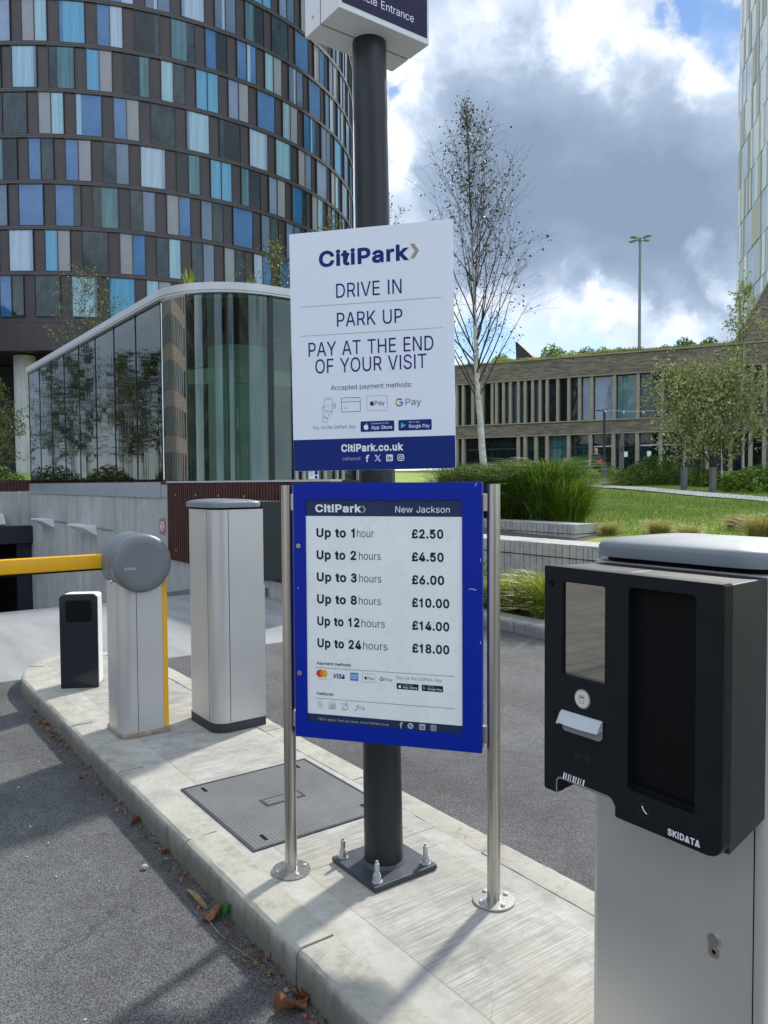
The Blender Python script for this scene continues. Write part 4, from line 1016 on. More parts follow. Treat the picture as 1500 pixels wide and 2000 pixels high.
b = MB(); b.box(-w2 + .014, w2 - .014, -h2 + .014, h2 - .014, -0.01, 0.004)
b.build('cover_plate', M['tread'], mh)
b = MB()
for x0, x1, y0, y1 in ((-w2, w2, -h2, -h2 + .011), (-w2, w2, h2 - .011, h2), (-w2, -w2 + .011, -h2 + .011, h2 - .011), (w2 - .011, w2, -h2 + .011, h2 - .011)):
    b.box(x0, x1, y0, y1, -0.02, 0.005)
b.build('frame', M['plate'], mh)
for x, y in ((-.25, -.30), (.25, -.30), (-.25, .31), (.25, .31)):
    b = MB(); b.box(x - .008, x + .008, y - .028, y + .028, 0.0035, 0.0048)
    b.build('lifting_slot', M['recess'], mh)
b = MB()
b.box(-.10, .10, -.04, .04, 0.003, 0.0062)
b.box(-.086, .086, -.028, .028, 0.0062, 0.0066, 1)
b.build('badge', [M['plinth'], M['tread']], mh, bevel=0.002, seg=1)

# ================================================================== TERMINAL COLUMNS (local x = across, towards the driver at -x; local y = along)
def terminal_column(root, w=0.33, L=0.43, H=1.285, tight=False):
    """silver extrusion with two rounded faces, plinth and domed lid; local origin at its middle on the ground"""
    x0, x1, y0, y1 = -w / 2, w / 2, -L / 2, L / 2
    body = rrect(x0, x1, y0, y1, 0.028, 8) if tight else rrect(x0, x1, y0, y1, 0.085, 12, (1, 0, 0, 1))
    MB().prism(rrect(x0 - .004, x1 + .004, y0 - .004, y1 + .004, 0.088, 12, (1, 0, 0, 1)), 0, 0.055).build('plinth', M['plinth'], root, bevel=0.003)
    MB().prism(body, 0.055, H).build('body', M['silver'], root, ang=25)
    g = MB()
    for sy, ya, yb in ((-1, y0 - .0012, y0 + .01), (1, y1 - .01, y1 + .0012)):
        g.box(x0 + 0.0906, x0 + 0.0934, ya, yb, 0.06, H - .004)
    ys = y0 + (.0305 if tight else .092)
    g.box(x0 - .0008, x0 + .012, ys, ys + .0022, 0.06, H - .004)
    g.box(x1 - .012, x1 + .0012, y0 + .0305, y0 + .0335, 0.06, H - .004)
    g.build('panel_seam', M['recess'], root)
    MB().prism(rrect(x0 + .008, x1 - .008, y0 + .008, y1 - .008, 0.07, 8), H, H + .012).build('shadow_gap', M['recess'], root)
    b = MB()
    e = 0.012
    prof = [(0.0, 0.0), (0.0, 0.022), (0.004, 0.031), (0.016, 0.0365), (0.045, 0.042), (0.085, 0.046), (0.125, 0.048)]
    vs, fs = [], []
    rings = []
    for ins, z in prof:
        pts = rrect(x0 - e + ins, x1 + e - ins, y0 - e + ins, y1 + e - ins, max(0.02, 0.085 - ins * 0.5), 8)
        rings.append([(x, y, H + .012 + z) for x, y in pts])
    m = len(rings[0])
    for r in rings: vs += r
    for i in range(len(rings) - 1):
        for k in range(m):
            k2 = (k + 1) % m
            fs.append((i * m + k, i * m + k2, (i + 1) * m + k2, (i + 1) * m + k))
    fs.append(tuple(range(m - 1, -1, -1)))
    fs.append(tuple((len(rings) - 1) * m + k for k in range(m)))
    b.add(vs, fs)
    b.build('lid', M['lid'], root, ang=50)

# --- the ticket terminal close to the camera (its box faces the left lane)
tc_, tS = 0.525, -0.66
term = thing('ticket_terminal', 'large ticket terminal with black screen box on a pale silver column at the right edge', 'ticket machine', site(tc_, tS, 0.118), A)
terminal_column(term, 0.33, 0.445, 1.262, True)
# black box: face at local x = 0.174 - 0.525; local y from near (-) to far (+); drawn on the face with right = -y, up = z
FX = 0.174 - tc_
zb, zt = 0.868 - 0.118, 1.381 - 0.118
yL, yR = -0.4555 - tS, -0.8889 - tS            # far (left in view) and near edges
fo = Vector((FX, yL, 0))
RA, UA, NA = Vector((0, -1, 0)), Vector((0, 0, 1)), Vector((-1, 0, 0))
WB = yL - yR
def fa(s):  # s site coordinate -> a on the face
    return yL - (s - tS)
def fz(z):
    return z - 0.118
# front plate outline with the ticket mouth cut out of its lower edge, and a window for screen and recess
def loop_plate(outer, holes, o, ra, ua, na, d0, d1, name, mat_, parent, bevel=0.0):
    bm = bmesh.new()
    o = Vector(o)
    P = lambda a, bb, d: o + ra * a + ua * bb + na * d
    edges = []
    for ring in [outer] + holes:
        vv = [bm.verts.new(P(a, bb, d1)) for a, bb in ring]
        for i in range(len(vv)):
            edges.append(bm.edges.new((vv[i], vv[(i + 1) % len(vv)])))
    res = bmesh.ops.triangle_fill(bm, use_beauty=True, use_dissolve=False, edges=edges, normal=na)
    faces = [f for f in bm.faces]
    ex = bmesh.ops.extrude_face_region(bm, geom=faces)
    nv = [g for g in ex['geom'] if isinstance(g, bmesh.types.BMVert)]
    bmesh.ops.translate(bm, verts=nv, vec=na * (d0 - d1))
    bmesh.ops.recalc_face_normals(bm, faces=bm.faces)
    bmesh.ops.dissolve_limit(bm, angle_limit=rad(1), verts=bm.verts, edges=bm.edges)
    if bevel:
        es = [e for e in bm.edges if len(e.link_faces) == 2 and e.calc_face_angle(0) > rad(40) and all((v.co - o).dot(na) > d1 - 1e-4 for v in e.verts)]
        bmesh.ops.bevel(bm, geom=es, offset=bevel, segments=2, profile=0.5, affect='EDGES', clamp_overlap=True)
    me = bpy.data.meshes.new(name)
    bm.to_mesh(me); bm.free()
    me.materials.append(mat_)
    me.polygons.foreach_set('use_smooth', [True] * len(me.polygons))
    me.set_sharp_from_angle(angle=rad(35))
    ob = bpy.data.objects.new(name, me)
    COL.objects.link(ob); ob.parent = parent
    wnorm(ob)
    return ob
nL, nR, nT = fa(-0.491), fa(-0.6506), fz(0.9025)
outer = [(0.0, zb + .004), (0.004, zb), (nL, zb)] + [(nL, nT - .012), (nL + .004, nT - .003), (nL + .012, nT)] + [(nR - .016, nT), (nR - .005, nT - .004), (nR, nT - .014), (nR, zb + .004), (nR + .004, zb)] + \
        [(WB - .03, zb)] + [(WB - .03 + .03 * math.sin(rad(k)), zb + .03 - .03 * math.cos(rad(k))) for k in (22, 45, 68, 90)] + [(WB, zt - .004), (WB - .004, zt), (.004, zt), (0.0, zt - .004)]
scr = (fa(-0.5095), fa(-0.6225), fz(1.1405), fz(1.348))
rec = (fa(-0.682), fa(-0.8315), fz(0.936), fz(1.3535))
sl = (fa(-0.512), fa(-0.6197), fz(1.018), fz(1.0615))
loop_plate(outer, [list(reversed(rrect(scr[0], scr[1], scr[2], scr[3], .004, 2))), list(reversed(rrect(rec[0], rec[1], rec[2], rec[3], .008, 3)))],
           fo, RA, UA, NA, -0.028, 0.0, 'front_plate', M['black_box'], term, 0.0035)
# box shell behind the front plate, narrowing a little to the column
b = MB()
X1, X2 = FX + 0.0285, FX + 0.205
ins = 0.012
def shell(y0, y1, z0, z1, ya, yb_):
    b.add([(X1, y0, z0), (X1, y1, z0), (X1, y1, z1), (X1, y0, z1), (X2, ya, z0 + .02), (X2, yb_, z0 + .02), (X2, yb_, z1 - .002), (X2, ya, z1 - .002)],
          [(0, 3, 2, 1), (4, 5, 6, 7), (0, 1, 5, 4), (1, 2, 6, 5), (2, 3, 7, 6), (3, 0, 4, 7)])
shell(yR + .002, yL - nR + .0, zb + .003, zt - .003, yR + .022, yL - nR)
shell(yL - nR + .0005, yL - .002, nT + .004, zt - .003, yL - nR + .0005, yL - .02)
b.build('housing', M['box_top'], term, bevel=0.003)
b = MB()
b.add([(X1, yL - nL, zb + .002), (X1, yL - .003, zb + .002), (X1, yL - .003, nT + .003), (X1, yL - nL, nT + .003), (X2 - .03, yL - nL - .0, zb + .01), (X2 - .03, yL - .02, zb + .01), (X2 - .03, yL - .02, nT + .003), (X2 - .03, yL - nL, nT + .003)],
      [(0, 3, 2, 1), (4, 5, 6, 7), (0, 1, 5, 4), (1, 2, 6, 5), (2, 3, 7, 6), (3, 0, 4, 7)])
b.build('ticket_mouth_cheek', M['black_box'], term)
f = Flat(fo, RA, UA, NA, 0.0006)
f.stroke([(nL + .003, zb + .001), (nL + .003, nT - .006), (nL + .008, nT + .002), (nL + .014, nT + .004), (nR - .018, nT + .004), (nR - .008, nT + .001), (nR + .0015, nT - .012)], .0035)
f.build('mouth_trim', M['plastic_mid'], term)
b = MB(); b.prism_f(rrect(scr[0] - .002, scr[1] + .002, scr[2] - .002, scr[3] + .002, .004, 2), fo, RA, UA, NA, -0.02, -0.0065)
so = b.build('screen', M['screen'], term)
b = MB(); b.prism_f(rrect(rec[0] - .002, rec[1] + .002, rec[2] - .002, rec[3] + .002, .006, 3), fo, RA, UA, NA, -0.0275, -0.0225)
b.prism_f([(rec[0], rec[2]), (rec[1], rec[2]), (rec[1], rec[2] + .012), (rec[0], rec[2] + .012)], fo, RA, UA, NA, -0.0224, -0.010)
b.build('recess_panel', M['recess'], term)
b = MB(); b.prism_f(circle(fa(-0.566), fz(1.098), .0215, 36), fo, RA, UA, NA, -0.002, 0.0015)
bt = b.build('button', M['plastic_mid'], term, bevel=0.001)
b = MB(); b.prism_f(circle(fa(-0.566), fz(1.098), .0185, 36), fo, RA, UA, NA, -0.001, 0.0030)
b.build('button_face', M['ivory'], bt, bevel=0.001)
f = Flat(fo, RA, UA, NA, 0.0036)
bx, bz = fa(-0.566), fz(1.098)
f.stroke([(bx - .0065, bz - .008), (bx + .0065, bz - .008), (bx + .0065, bz + .008), (bx - .0065, bz + .008)], .0007, closed=True)
f.rect(bx - .0045, bx + .0045, bz + .003, bz + .0055, d=.0002)
f.build('ticket_symbol', M['black_ink'], bt)
# ticket slot: pale hood over a grey chute
b = MB()
b.prism_f(rrect(sl[0] + .002, sl[1], sl[2], sl[3] - .012, .008, 4), fo, RA, UA, NA, -0.004, 0.006)
b.build('ticket_slot', M['plastic_mid'], term, bevel=0.0025)
b = MB()
n = 10
vs, fs = [], []
for k in range(n + 1):
    q = k / n
    a = sl[0] - .004 + (sl[1] - sl[0] + .004) * q
    out = 0.020 + 0.012 * math.sin(math.pi * q) * 0.5
    lowz = sl[3] - .024 - .006 * (1 - abs(2 * q - 1) ** 2) * 0 - (0.004 if k == 0 else 0)
    for bb, d in ((sl[3] + .001, 0.0), (sl[3] - .003, 0.007), (lowz + .002, out), (lowz, out), (lowz - .0005, out - .005), (lowz + .004, 0.0)):
        vs.append(fo + RA * a + UA * bb + NA * d)
for k in range(n):
    for j in range(6):
        j2 = (j + 1) % 6
        fs.append((k * 6 + j, k * 6 + j2, (k + 1) * 6 + j2, (k + 1) * 6 + j))
fs.append((5, 4, 3, 2, 1, 0)); fs.append(tuple(n * 6 + j for j in range(6)))
b.add(vs, fs)
b.build('slot_hood', M['plastic_grey'], term, bevel=0.001, ang=50)
f = Flat(fo, RA, UA, NA, 0.0006)
rx, rz = fa(-0.567), fz(0.973)
for r in (.008, .0135, .019):
    f.arc(rx, rz, r, -38, 38, .0016); f.arc(rx, rz, r, 142, 218, .0016)
f.poly(circle(rx, rz, .0022, 12))
f.build('contactless_symbol', M['plinth'], term)
f = Flat(fo, RA, UA, NA, 0.0006)
f.stroke([(fa(-0.519), fz(1.004)), (fa(-0.612), fz(1.004)), (fa(-0.612), fz(0.942)), (fa(-0.519), fz(0.942))], .0007, closed=True)
f.build('reader_outline', M['box_top'], term)
f = Flat(fo, RA, UA, NA, 0.0007)
for k in range(9):
    a = fa(-0.5115) + k * .0068
    wv = (.0042, .0028, .0034, .002)[k % 4]
    f.poly([(a, fz(.9075)), (a + wv, fz(.9075)), (a + wv + .0035, fz(.922)), (a + .0035, fz(.922))])
f.build('barcode_label', M['white_ink'], term)
f = Flat(fo, RA, UA, NA, 0.0007)
px_, pz_ = fa(-0.7225), fz(0.908)
f.arc(px_ + .012, pz_ + .010, .0165, 190, 252, .0026)
f.build('phone_symbol', M['white_ink'], term)
f = Flat(fo, RA, UA, NA, 0.0005)
f.arc(px_, pz_, .0135, 0, 360, .0010, n=28)
f.build('phone_button_ring', M['plinth'], term)
f = Flat(fo, RA, UA, NA, 0.0007)
f.text('SKIDATA', fa(-0.7765), fa(-0.8455), fz(0.8785), fz(0.8905), bold=.03)
f.build('lettering', M['white_ink'], term)
b = MB(); b.prism_f(circle(fa(-0.4765), fz(1.342), .0075, 20), fo, RA, UA, NA, -0.002, 0.0025)
b.build('box_lock', M['recess'], term, bevel=0.001)
# hinge gap between front plate and housing on the near side, lock on the column
b = MB()
xl = -0.165
b.prism_f(circle(0, .575 - .118 + .02, .0145, 24), (xl, -0.766 - tS, 0), RA, UA, NA, -0.003, 0.004)
b.prism_f(rrect(-.012, .012, .575 - .118 - .018, .575 - .118 + .01, .007, 4), (xl, -0.766 - tS, 0), RA, UA, NA, -0.003, 0.003)
b.prism_f(circle(0.002, .575 - .118 - .004, .006, 16), (xl, -0.766 - tS, 0), RA, UA, NA, 0.003, 0.0042, 1)
b.build('column_lock', [M['steel'], M['recess']], term, bevel=0.0008, seg=1)

# --- the column for the opposite lane
colb = thing('terminal_column', 'tall silver column with grey lid, its dark box turned to the far lane', 'ticket machine', site(0.802, 2.685, 0.118), A)
terminal_column(colb, 0.315, 0.43, 1.30)
b = MB()
b.prism(rrect(0.158, 0.345, -0.19, 0.19, 0.012, 3), 0.865, 1.342)
b.build('housing', M['box_top'], colb, bevel=0.004)
b = MB(); b.box(0.1585, 0.172, -0.204, -0.17, 0.06, 0.845)
b.build('side_rail', M['silver_cool'], colb, bevel=0.003)

# ================================================================== BARRIER
bar = thing('barrier', 'silver boom barrier with round grey head, yellow strip and yellow boom lowered across the lane', 'barrier', site(0.315, 2.86, 0.118), A)
MB().prism(rrect(-.143, .147, -.155, .155, .06, 8, (1, 0, 0, 1)), 0, 0.028).build('mortar_bed', M['mortar'], bar, bevel=0.006)
MB().prism(rrect(-.138, .110, -.15, .15, .075, 12, (1, 0, 0, 1)), 0.028, 0.93).build('cabinet', M['silver_cool'], bar, ang=25)
b = MB(); b.box(-.040 - .0012, -.040 + .0012, -.1512, -.14, 0.03, .93)
b.build('panel_seam', M['recess'], bar)
MB().box(.1115, .141, -.148, -.112, 0.028, 0.90).build('yellow_strip', M['yellow'], bar, bevel=0.003)
MB().box(.1115, .140, -.1115, .148, 0.028, 0.90).build('side_panel', M['silver_cool'], bar, bevel=0.003)
def lathe_y(prof, cx, cz, n=48):
    """turned about an axis along local y: prof = (radius, y)"""
    b = MB()
    vs, fs = [], []
    for r, y in prof:
        for k in range(n):
            w = 2 * math.pi * k / n
            vs.append((cx + r * math.cos(w), y, cz + r * math.sin(w)))
    for i in range(len(prof) - 1):
        for k in range(n):
            k2 = (k + 1) % n
            fs.append((i * n + k, i * n + k2, (i + 1) * n + k2, (i + 1) * n + k))
    fs.append(tuple(range(n))); fs.append(tuple((len(prof) - 1) * n + k for k in range(n - 1, -1, -1)))
    b.add(vs, fs)
    return b
hc = (-0.010, 1.002)
lathe_y([(0.120, -.205), (0.140, -.203), (0.156, -.196), (0.165, -.186), (0.168, -.174), (0.168, -.100), (0.166, -.097)], *hc).build('head_cover', M['head'], bar, ang=40)
lathe_y([(0.164, -.097), (0.164, -.094), (0.169, -.092), (0.169, -.035), (0.165, -.033), (0.165, -.031), (0.169, -.029), (0.169, .075), (0.160, .09)], *hc).build('head_drum', M['lid'], bar, ang=40)
b = MB(); b.tube([(hc[0] - .152, -.115, hc[1] - .095), (hc[0] - .168, -.115, hc[1] - .103)], [.010, .010], 14)
b.build('head_lock', M['steel'], bar)
f = Flat((hc[0], -.205, hc[1]), (1, 0, 0), (0, 0, 1), (0, -1, 0), 0.0008)
f.text('SKIDATA', -.112, -.045, -.030, -.018, bold=.02)
f.build('lettering', M['plastic_grey'], bar)
b = MB()
b.prism_f(rrect(-.0415, .0415, -.024, .024, .008, 3), (-.165, .06, 1.006), (0, 0, 1), (0, 1, 0), (-1, 0, 0), 0, 3.2)
bo = b.build('boom', M['yellow'], bar)
b = MB(); b.box(-3.36, -.175, .040, .080, .9555, .9635)
b.build('rubber_edge', M['recess'], bo, bevel=0.002)

# ================================================================== PLATE CAMERA POST
lpr = thing('camera_post', 'short navy fronted post with white shell and a black camera window near the island tip', 'camera post', site(0.292, 4.03, 0.118), rad(7))
MB().prism([(-.128, .012), (.128, .012), (.122, .16), (.10, .20), (-.10, .20), (-.122, .16)], 0.01, 0.665).build('shell', M['white_shell'], lpr, bevel=0.018, seg=4)
b = MB()
b.prism_f(rrect(-.130, .130, 0.0, .672, .035, 5, (0, 0, 1, 1)), (0, 0, 0), (1, 0, 0), (0, 0, 1), (0, -1, 0), -0.012, 0.012)
b.build('front_panel', M['navy_front'], lpr, bevel=0.005)
b = MB(); b.prism_f(rrect(-.086, .092, .475, .628, .02, 5), (0, 0, 0), (1, 0, 0), (0, 0, 1), (0, -1, 0), 0.0122, 0.0135)
b.build('camera_window', M['recess'], lpr)

# ================================================================== PRICE BOARD ON TWO STEEL POSTS
PB_ANG = -0.285
pb = thing('price_board', 'blue framed parking price board held between two brushed steel posts', 'price board', (0, 2.689, 0.118), PB_ANG)
Z0 = 0.118
def pz(z): return z - Z0
PX = 0.3795
for sx in (-1, 1):
    o_ = MB().tube([(sx * PX, .030, 0.004), (sx * PX, .030, pz(1.562))], .0228, 24).build('post', M['steel'], pb, ang=40)
    b = MB(); b.lathe([(.072, 0), (.073, .003), (.072, .0075), (.030, .0085)], 40, (sx * PX, .030))
    b.build('base_flange', M['steel'], o_)
    for k in range(4):
        w = rad(45 + 90 * k)
        b = MB(); c_ = (sx * PX + .052 * math.cos(w), .030 + .052 * math.sin(w))
        b.lathe([(.0085, .007), (.0085, .013), (.005, .0155)], 10, c_)
        b.build('flange_bolt', M['galv'], o_)
    for z in (1.50, 0.70):
        MB().box(min(sx * .342, sx * .372), max(sx * .342, sx * .372), .018, .042, pz(z) - .03, pz(z) + .03).build('bracket', M['steel'], pb, bevel=0.002)
x0, x1, z0, z1 = -.3440, .3440, pz(.641), pz(1.570)
loop_plate(rrect(x0, x1, z0, z1, .004, 2), [list(reversed(rrect(-.2965, .2760, pz(.7000), pz(1.508), .003, 2)))], (0, 0, 0), Vector((1, 0, 0)), Vector((0, 0, 1)), Vector((0, -1, 0)), -.012, 0.0, 'frame', M['blue_frame'], pb, 0.002)
MB().box(x0 + .003, x1 - .003, .0125, .058, z0 + .003, z1 - .003).build('case', M['blue_frame'], pb, bevel=0.003)
MB().box(-.2985, .2780, .0055, .0118, pz(.698), pz(1.510)).build('poster', M['poster'], pb)
for z in (1.342, .877):
    b = MB(); b.prism_f(circle(-.3235, pz(z), .0085, 18), (0, 0, 0), (1, 0, 0), (0, 0, 1), (0, -1, 0), -.002, .004)
    b.prism_f(circle(-.3235, pz(z), .0035, 6), (0, 0, 0), (1, 0, 0), (0, 0, 1), (0, -1, 0), .004, .0045, 1)
    b.build('frame_lock', [M['steel'], M['recess']], pb, bevel=0.001, seg=1)
FR = dict(ra=(1, 0, 0), ua=(0, 0, 1), na=(0, -1, 0))
def pflat(off=.0006, y=.0055):
    return Flat((0, y, -Z0), FR['ra'], FR['ua'], FR['na'], off)
f = pflat(.0004); f.rect(-.2965, .2760, 1.4510, 1.5080); f.build('header_band', M['band_navy'], pb)
f = pflat(.0004); f.rect(-.2965, .2760, .7000, .7300); f.build('footer_band', M['band_navy'], pb)
f = pflat(.0009)
f.text('CitiPark', -.2595, -.0840, 1.4660, 1.4915, bold=BOLD)
f.build('lettering', M['white_ink'], pb)
f = pflat(.0009)
f.text('New Jackson', .0400, .2335, 1.4650, 1.4870)
f.build('lettering', M['white_ink'], pb)
def chevron(f, x, z, w, h, t):
    f.poly([(x, z + h), (x + t, z + h), (x + w, z), (x + w - t, z)])
    f.poly([(x + w - t, z), (x + w, z), (x + t, z - h), (x, z - h)])
f = pflat(.0009); chevron(f, -.0830, 1.4755, .0165, .0125, .0075); f.build('chevron', M['taupe_ink'], pb)
rowsP = [('1', 'hour', -.1104, -.1020, -.0400, '£2.50', .2105), ('2', 'hours', -.1053, -.0950, -.0142, '£4.50', .2115), ('3', 'hours', -.1040, -.0945, -.0129, '£6.00', .2130),
         ('8', 'hours', -.1040, -.0965, -.0153, '£10.00', .2307), ('12', 'hours', -.0950, -.0875, -.0007, '£14.00', .2305), ('24', 'hours', -.0890, -.0820, .0082, '£18.00', .2302)]
for k, (nn, hh, xb, xh, xe, pr, xp) in enumerate(rowsP):
    zz = 1.3762 - .0800 * k
    f = pflat(.0006)
    f.text('Up to ' + nn, -.2560, xb, zz, zz + .0295, bold=BOLD); f.build('lettering', M['dark_ink'], pb); f = pflat(.0006)
    f.text(hh, xh, xe, zz + .0005, zz + .0285, bold=-.004); f.build('lettering', M['dark_ink'], pb); f = pflat(.0006)
    f.text(pr, .0985, xp, zz + .0005, zz + .0292, bold=BOLD)
    f.build('lettering', M['dark_ink'], pb)
f = pflat(.0006)
f.text('Payment methods', -.2590, -.1295, .9115, .9215, bold=.018); f.build('lettering', M['dark_ink'], pb); f = pflat(.0006)
f.text('Features', -.2600, -.1968, .8005, .8110, bold=.018); f.build('lettering', M['dark_ink'], pb); f = pflat(.0006)
f.text('Pay via the CitiPark App', .0394, .2047, .8775, .8890, bold=-.006); f.build('lettering', M['grey_ink'], pb)
for z in (.8992, .7866):
    f = pflat(.0006); f.rect(-.2675, .2480, z, z + .0016); f.build('rule_line', M['grey_ink'], pb)
# payment marks
f = pflat(.0006); f.poly(circle(-.2475, .8790, .0140), 0); f.poly(circle(-.2325, .8790, .0140), 1, .0001)
vs_ = []
for k in range(11):
    w = rad(-57.6 + 115.2 * k / 10); vs_.append((-.2475 + .0140 * math.cos(w), .8790 + .0140 * math.sin(w)))
for k in range(11):
    w = rad(122.4 + 115.2 * k / 10); vs_.append((-.2325 + .0140 * math.cos(w), .8790 + .0140 * math.sin(w)))
f.poly(vs_, 2, .0002); f.text('mastercard', -.2595, -.2205, .8575, .8610, 0)
f.build('payment_mark', [M['red_ink'], M['yellow_ink'], M['orange_ink']], pb)
def skew_text(f, txt, a0, a1, b0, b1, m=0, bold=0.0, k=0.2):
    n0 = len(f.b.v); f.text(txt, a0, a1 - (b1 - b0) * k, b0, b1, m, bold)
    for i in range(n0, len(f.b.v)):
        v = Vector(f.b.v[i]); hgt = (v - f.o).dot(f.ua) - b0
        f.b.v[i] = tuple(v + f.ra * hgt * k)
f = pflat(.0006); skew_text(f, 'VISA', -.1985, -.1490, .8655, .8810, 0, .03); f.build('payment_mark', M['navy_ink'], pb)
f = pflat(.0006); f.rect(-.1317, -.1010, .8605, .8899, 0); f.text('AMERICAN', -.1290, -.1035, .8775, .8830, 1, .02, .0003); f.text('EXPRESS', -.1270, -.1055, .8685, .8740, 1, .02, .0003)
f.build('payment_mark', [M['sky_ink'], M['white_ink']], pb)
def fruit(f, x, z, h, m=0, d=0.0):
    """bitten fruit mark"""
    r = h * .36
    pts = []
    for k in range(36):
        w = 2 * math.pi * k / 36
        rr = r * (1.0 + .10 * abs(math.sin(w)) ** .5 - .16 * max(0, math.cos(w - math.pi / 2)) ** 14 - .10 * max(0, math.cos(w + math.pi / 2)) ** 14)
        X, Z = rr * math.cos(w) * 1.02, rr * math.sin(w) * 1.08
        dx, dz = X - r * 1.12, Z - r * .18
        dd = math.hypot(dx, dz)
        if dd < r * .42:
            X -= (r * .42 - dd) * 1.0
        pts.append((x + X, z - h * .08 + Z))
    c = (x - r * .15, z - h * .08)
    for k in range(36):
        f.poly([c, pts[k], pts[(k + 1) % 36]], m, d)
    f.poly([(x + h * .0, z + h * .33), (x + h * .10, z + h * .36), (x + h * .17, z + h * .52), (x + h * .06, z + h * .47)], m, d)
def frame_line(f, a0, a1, b0, b1, r, w, m=0):
    f.stroke(rrect(a0, a1, b0, b1, r, 4), w, m, closed=True)
f = pflat(.0006); frame_line(f, -.0854, -.0379, .8590, .8895, .004, .0009, 1); fruit(f, -.0735, .8745, .0130); f.text('Pay', -.0665, -.0430, .8685, .8790)
f.build('payment_mark', [M['black_ink'], M['grey_ink']], pb)
def gee(f, x, z, r, w, ms):
    f.arc(x, z, r, 40, 140, w, ms[0]); f.arc(x, z, r, 140, 205, w, ms[1]); f.arc(x, z, r, 205, 310, w, ms[2]); f.arc(x, z, r, 310, 360, w, ms[3])
    f.rect(x, x + r + w / 2, z - w / 2, z + w / 2, ms[3], .0001)
f = pflat(.0006); gee(f, -.0135, .8740, .0062, .0030, (0, 0, 0, 0)); f.text('Pay', -.0025, .0270, .8680, .8790)
f.build('payment_mark', M['grey_ink'], pb)
def store_badge(f, a0, a1, b0, b1, kind):
    h = b1 - b0
    f.rect(a0, a1, b0, b1, 0, 0, h * .12)
    if kind == 'app':
        fruit(f, a0 + h * .55, b0 + h * .48, h * .62, 1, .0004)
        f.text('Download on the', a0 + h * 1.05, a0 + h * 2.75, b0 + h * .70, b0 + h * .84, 1, 0, .0004)
        f.text('App Store', a0 + h * 1.05, a1 - h * .22, b0 + h * .22, b0 + h * .55, 1, .008, .0004)
    else:
        f.poly([(a0 + h * .25, b0 + h * .78), (a0 + h * .25, b0 + h * .22), (a0 + h * .52, b0 + h * .5)], 2, .0004)
        f.poly([(a0 + h * .25, b0 + h * .78), (a0 + h * .52, b0 + h * .5), (a0 + h * .74, b0 + h * .5)], 3, .0004)
        f.poly([(a0 + h * .25, b0 + h * .22), (a0 + h * .74, b0 + h * .5), (a0 + h * .52, b0 + h * .5)], 4, .0004)
        f.text('GET IT ON', a0 + h * 1.0, a0 + h * 2.0, b0 + h * .70, b0 + h * .84, 1, 0, .0004)
        f.text('Google Play', a0 + h * 1.0, a1 - h * .2, b0 + h * .24, b0 + h * .55, 1, .008, .0004)
BADGE = ['white_ink', 'teal_ink', 'green_ink', 'red_ink']
f = pflat(.0006); store_badge(f, .0412, .1208, .8425, .8635, 'app'); f.build('store_badge', [M['dark_ink'], M['white_ink']], pb)
f = pflat(.0006); store_badge(f, .1319, .2082, .8420, .8635, 'play'); f.build('store_badge', [M['dark_ink'], M['white_ink'], M['teal_ink'], M['green_ink'], M['teal_ink']], pb)
def icon(f, kind, x, z, r, w):
    if kind == 'access':
        f.poly(circle(x - r * .1, z + r * .85, r * .16, 10)); f.stroke([(x - r * .1, z + r * .6), (x - r * .05, z), (x + r * .5, z), (x + r * .75, z - r * .6)], w)
        f.arc(x - r * .05, z - r * .3, r * .6, 110, 350, w)
    elif kind == 'lift':
        f.stroke([(x - r * .9, z + r * .9), (x - r * .9, z - r * .9), (x + r * .9, z - r * .9), (x + r * .9, z + r * .9)], w)
        for dx in (-.45, 0, .45):
            f.poly(circle(x + dx * r, z + r * .45, r * .13, 8)); f.stroke([(x + dx * r, z + r * .2), (x + dx * r, z - r * .7)], w * 1.8)
        f.poly([(x - r * .4, z + r * .8), (x - r * .1, z + r * .8), (x - r * .25, z + r * 1.1)]); f.poly([(x + r * .1, z + r * 1.1), (x + r * .4, z + r * 1.1), (x + r * .25, z + r * .8)])
    elif kind == 'charge':
        f.poly(circle(x - r * .7, z + r * .8, r * .17, 8)); f.stroke([(x - r * .7, z + r * .3), (x - r * .2, z + r * .1), (x + r * .3, z + r * .5), (x + r * .9, z + r * .4)], w)
        f.arc(x + r * .45, z + r * .85, r * .3, 0, 360, w); f.arc(x - r * .35, z - r * .7, r * .3, 0, 360, w); f.arc(x + r * .6, z - r * .3, r * .4, -120, 120, w)
        f.stroke([(x - r * .1, z - r * .7), (x + r * .5, z - r * .75)], w)
    else:
        q = [(x - r * .6, z + r * .7), (x + r * 1.3, z + r * .15), (x + r * 1.05, z - r * .45), (x - r * .85, z + r * .15)]
        f.stroke(q, w, closed=True); f.poly(circle(x - r * .35, z + r * .38, r * .1, 8)); f.stroke([(x - r * .5, z), (x - r * .8, z - r * .7), (x - r * 1.2, z - r * .7)], w); f.poly(circle(x - r * 1.15, z - r * .75, r * .18, 8))
        f.poly([(x + r * 1.3, z + r * .15), (x + r * 1.45, z - r * .2), (x + r * 1.15, z - r * .5), (x + r * 1.05, z - r * .45)])
for kd, x in (('access', -.2475), ('lift', -.2011), ('charge', -.1540), ('camera', -.0975)):
    f = pflat(.0006); icon(f, kd, x, .7640, .0135, .0014); f.build('feature_symbol', M['grey_ink'], pb)
f = pflat(.0009); f.text("T&C's apply. Find out more: www.CitiPark.co.uk", -.2570, .0121, .7080, .7165, bold=-.004); f.build('lettering', M['plastic_grey'], pb)
